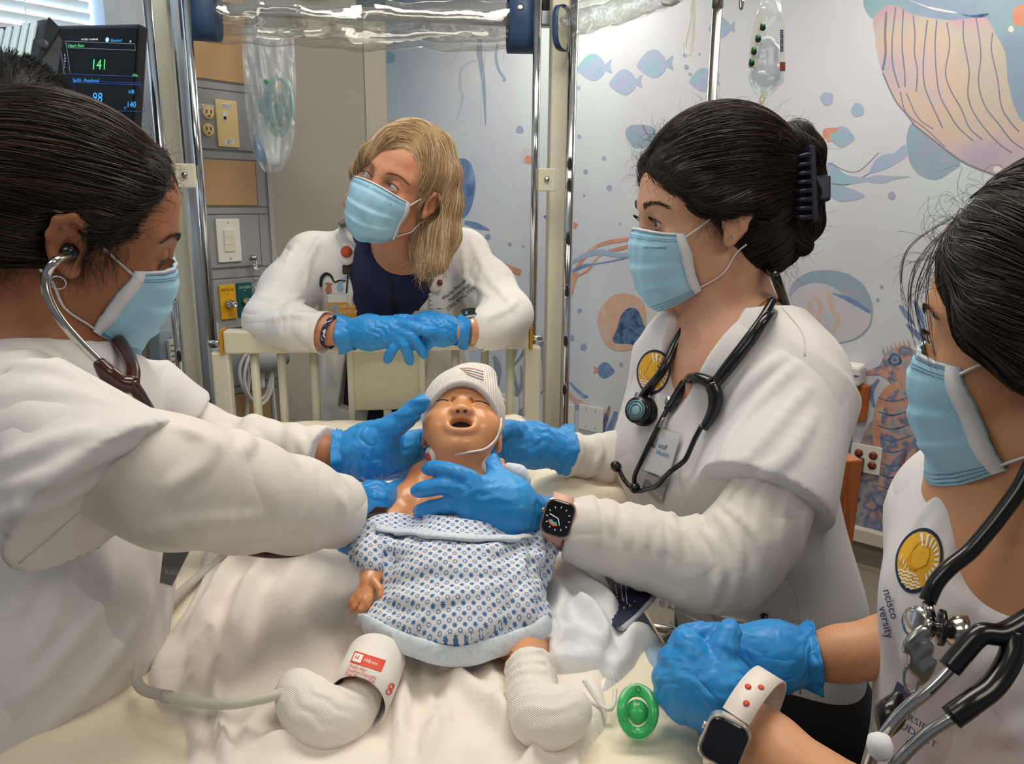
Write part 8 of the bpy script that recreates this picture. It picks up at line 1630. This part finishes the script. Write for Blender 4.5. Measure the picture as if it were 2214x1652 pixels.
# tilted display in front of the monitor; pale bars stand in for reflected blinds
vu = thing('louvred_lamp_unit', 'tilted black-sided unit with bright louvres in front of the monitor', 'light unit', P(70, 160, 1.35)); a4 = [P(-60, 82, 1.36), P(100, 40, 1.36), P(50, 118, 1.30), P(-110, 175, 1.30)]
vr = nrm(a4[1] - a4[0]); vd = nrm(a4[3] - a4[0] - vr * ((a4[3] - a4[0]) @ vr)); vn = np.cross(vr, vd); vn = vn if vn @ CF < 0 else -vn; AV = np.array([vr, -vd, vn]); vc = sum(a4) / 4; W_, H_ = np.linalg.norm(a4[1] - a4[0]), np.linalg.norm(a4[3] - a4[0])
MB().box(vc - vn * .03, W_ + .02, H_ + .02, .05, AV, bev=.008).build('housing', mat('unit_graphite', '#3c3f46', .45), vu)
for k in range(9): MB().box(vc + vr * (-W_ / 2 + W_ * (k + .5) / 9) + vn * .001, W_ / 9 * .62, H_ * .86, .008, AV, bev=.002).build('louvre', mat('louvre_white', '#d9eef6', .3) if 'louvre_white' not in MATS else MATS['louvre_white'], vu)
s4 = [P(106, 36, 1.355), P(130, 60, 1.35), P(74, 150, 1.28), P(44, 128, 1.30)]; back = [p_ + CF * .02 - CR * .012 for p_ in s4]; obj('side_cheek', s4 + back, [(0, 1, 2, 3), (7, 6, 5, 4), (0, 4, 5, 1), (1, 5, 6, 2), (2, 6, 7, 3), (3, 7, 4, 0)], M_black, vu, False); lathe('knob', [(0, 0), (.009, 0), (.009, .003), (.003, .004), (0, .003)], P(94, 97, 1.312), -CF, mat('knob_grey', '#4a4a4e', .4), vu, 20)
# hanging clear bag with a face mask
hb2 = thing('hanging_plastic_bag', 'clear plastic bag with a green resuscitation mask hanging on the headwall', 'bag', P(590, 370, 1.95)); ts = [(522, 635, 85), (520, 640, 160), (528, 640, 240), (538, 636, 300), (548, 622, 340), (575, 612, 372)]; V = []; nr = 28; nc = 26; rng = np.random.default_rng(4)
for side_ in (-1, 1):
    for i in range(nr + 1):
        y = 60 + (372 - 60) * i / nr; x0 = np.interp(y, [60, 85, 160, 240, 300, 340, 372], [520, 522, 526, 532, 540, 550, 572]); x1 = np.interp(y, [60, 85, 160, 240, 300, 340, 372], [632, 636, 640, 640, 636, 626, 606])
        for k in range(nc + 1): u = k / nc; bulge = math.sin(math.pi * u) ** .7 * (.006 + .03 * min(1, (y - 60) / 200) * (1 if y < 345 else (372 - y) / 27 + .15)); V.append(P(x0 + (x1 - x0) * u, y, 1.97 + side_ * bulge + .0045 * math.sin(u * 21 + y * .03) + .003 * math.sin(u * 37 - y * .06)))
Fb = [(s * (nr + 1) * (nc + 1) + i * (nc + 1) + k, s * (nr + 1) * (nc + 1) + i * (nc + 1) + k + 1, s * (nr + 1) * (nc + 1) + (i + 1) * (nc + 1) + k + 1, s * (nr + 1) * (nc + 1) + (i + 1) * (nc + 1) + k) for s in (0, 1) for i in range(nr) for k in range(nc)]; obj('bag_film', np.array(V), np.array(Fb), M_bagfilm, hb2)
M_mint = mat('resus_mint', '#8fbdb8', .35, trans=.2); tube('mask_rim', [P(603 + 26 * math.cos(a), 228 + 62 * math.sin(a) * 1.0, 1.965) for a in np.linspace(0, 2 * math.pi, 40, endpoint=False)], .0085, M_mint, hb2, 10, closed=True)
f = SDF(); f.cone(P(598, 215, 1.965), P(602, 255, 1.965), .020, .024, .02); f.ell(P(584, 232, 1.97), (.030, .012, .04), None, .01); V, Q = f.mesh(.004, 1); obj('mask_shell', V, Q, mat('resus_clear', '#a9cfcc', .3, trans=.4, ior=1.2), hb2)
f = SDF(); px_chain(f, [(570, 255, 1.975, 16), (582, 300, 1.975, 22), (592, 345, 1.975, 14)], .02, flat=(CF, 2)); V, Q = f.mesh(.004, 1); obj('folded_leaflet', V, Q, M_white, hb2); f = SDF(); px_chain(f, [(560, 300, 1.98, 12), (566, 335, 1.98, 14)], .02); V, Q = f.mesh(.004, 1); obj('blue_valve', V, Q, mat('valve_blue', '#5b87b8', .35), hb2)
lathe('green_cap', [(0, 0), (.005, 0), (.005, .004), (0, .005)], P(576, 177, 1.945), -CF, mat('cap_green', '#3fae6a', .4), hb2, 14); tube('hook', [P(575, 70, 1.96), P(560, 60, 2.02)], .004, M_steel, hb2, 8)
# wooden unit and dispenser behind the nurse
wd_ = thing('wooden_cabinet', 'orange wood cabinet edge behind the nurse with the claw clip', 'cabinet', (P(1800, 1200, 1.7)[0] - .1, P(1800, 1200, 1.7)[1] + .15, 0)); M_wood = mat('cherry_wood', '#b5642c', .45, col2=['#b5642c', '#9c5222', '#bf6f34'], scale=6, stretch=(8, 8, .6), coat=.2)
pw = P(1818, 1000, 1.75); pw2 = P(1785, 1240, 1.75); zb = P(1818, 985, 1.75)[2]; MB().box((pw[0] - .085, pw[1] + .12, zb / 2), .17, .34, zb, np.array([np.array([math.cos(.25), math.sin(.25), 0]), np.array([-math.sin(.25), math.cos(.25), 0]), UP]), bev=.004).build('carcass', M_wood, wd_)
MB().box((pw[0] - .06, pw[1] - .052, zb / 2), .10, .012, zb * .9, np.array([np.array([math.cos(.25), math.sin(.25), 0]), np.array([-math.sin(.25), math.cos(.25), 0]), UP]), bev=.003).build('door', M_wood, wd_)
wd2 = thing('wall_dispenser', 'white sanitiser dispenser with wooden backing beside the mural seahorse', 'dispenser', mc(1846, 850, .02)); A = AM; MB().box(mc(1846, 868, .02), .11, .15, .04, A, bev=.006).build('wood_backing', M_wood, wd2); MB().box(mc(1838, 808, .05), .10, .085, .09, A, bev=.014).build('white_cover', M_white, wd2); MB().box(mc(1842, 812, .098), .05, .006, .002, A).build('blue_stripe', mat('stripe_blue', '#3c6c9c', .5), wd2)
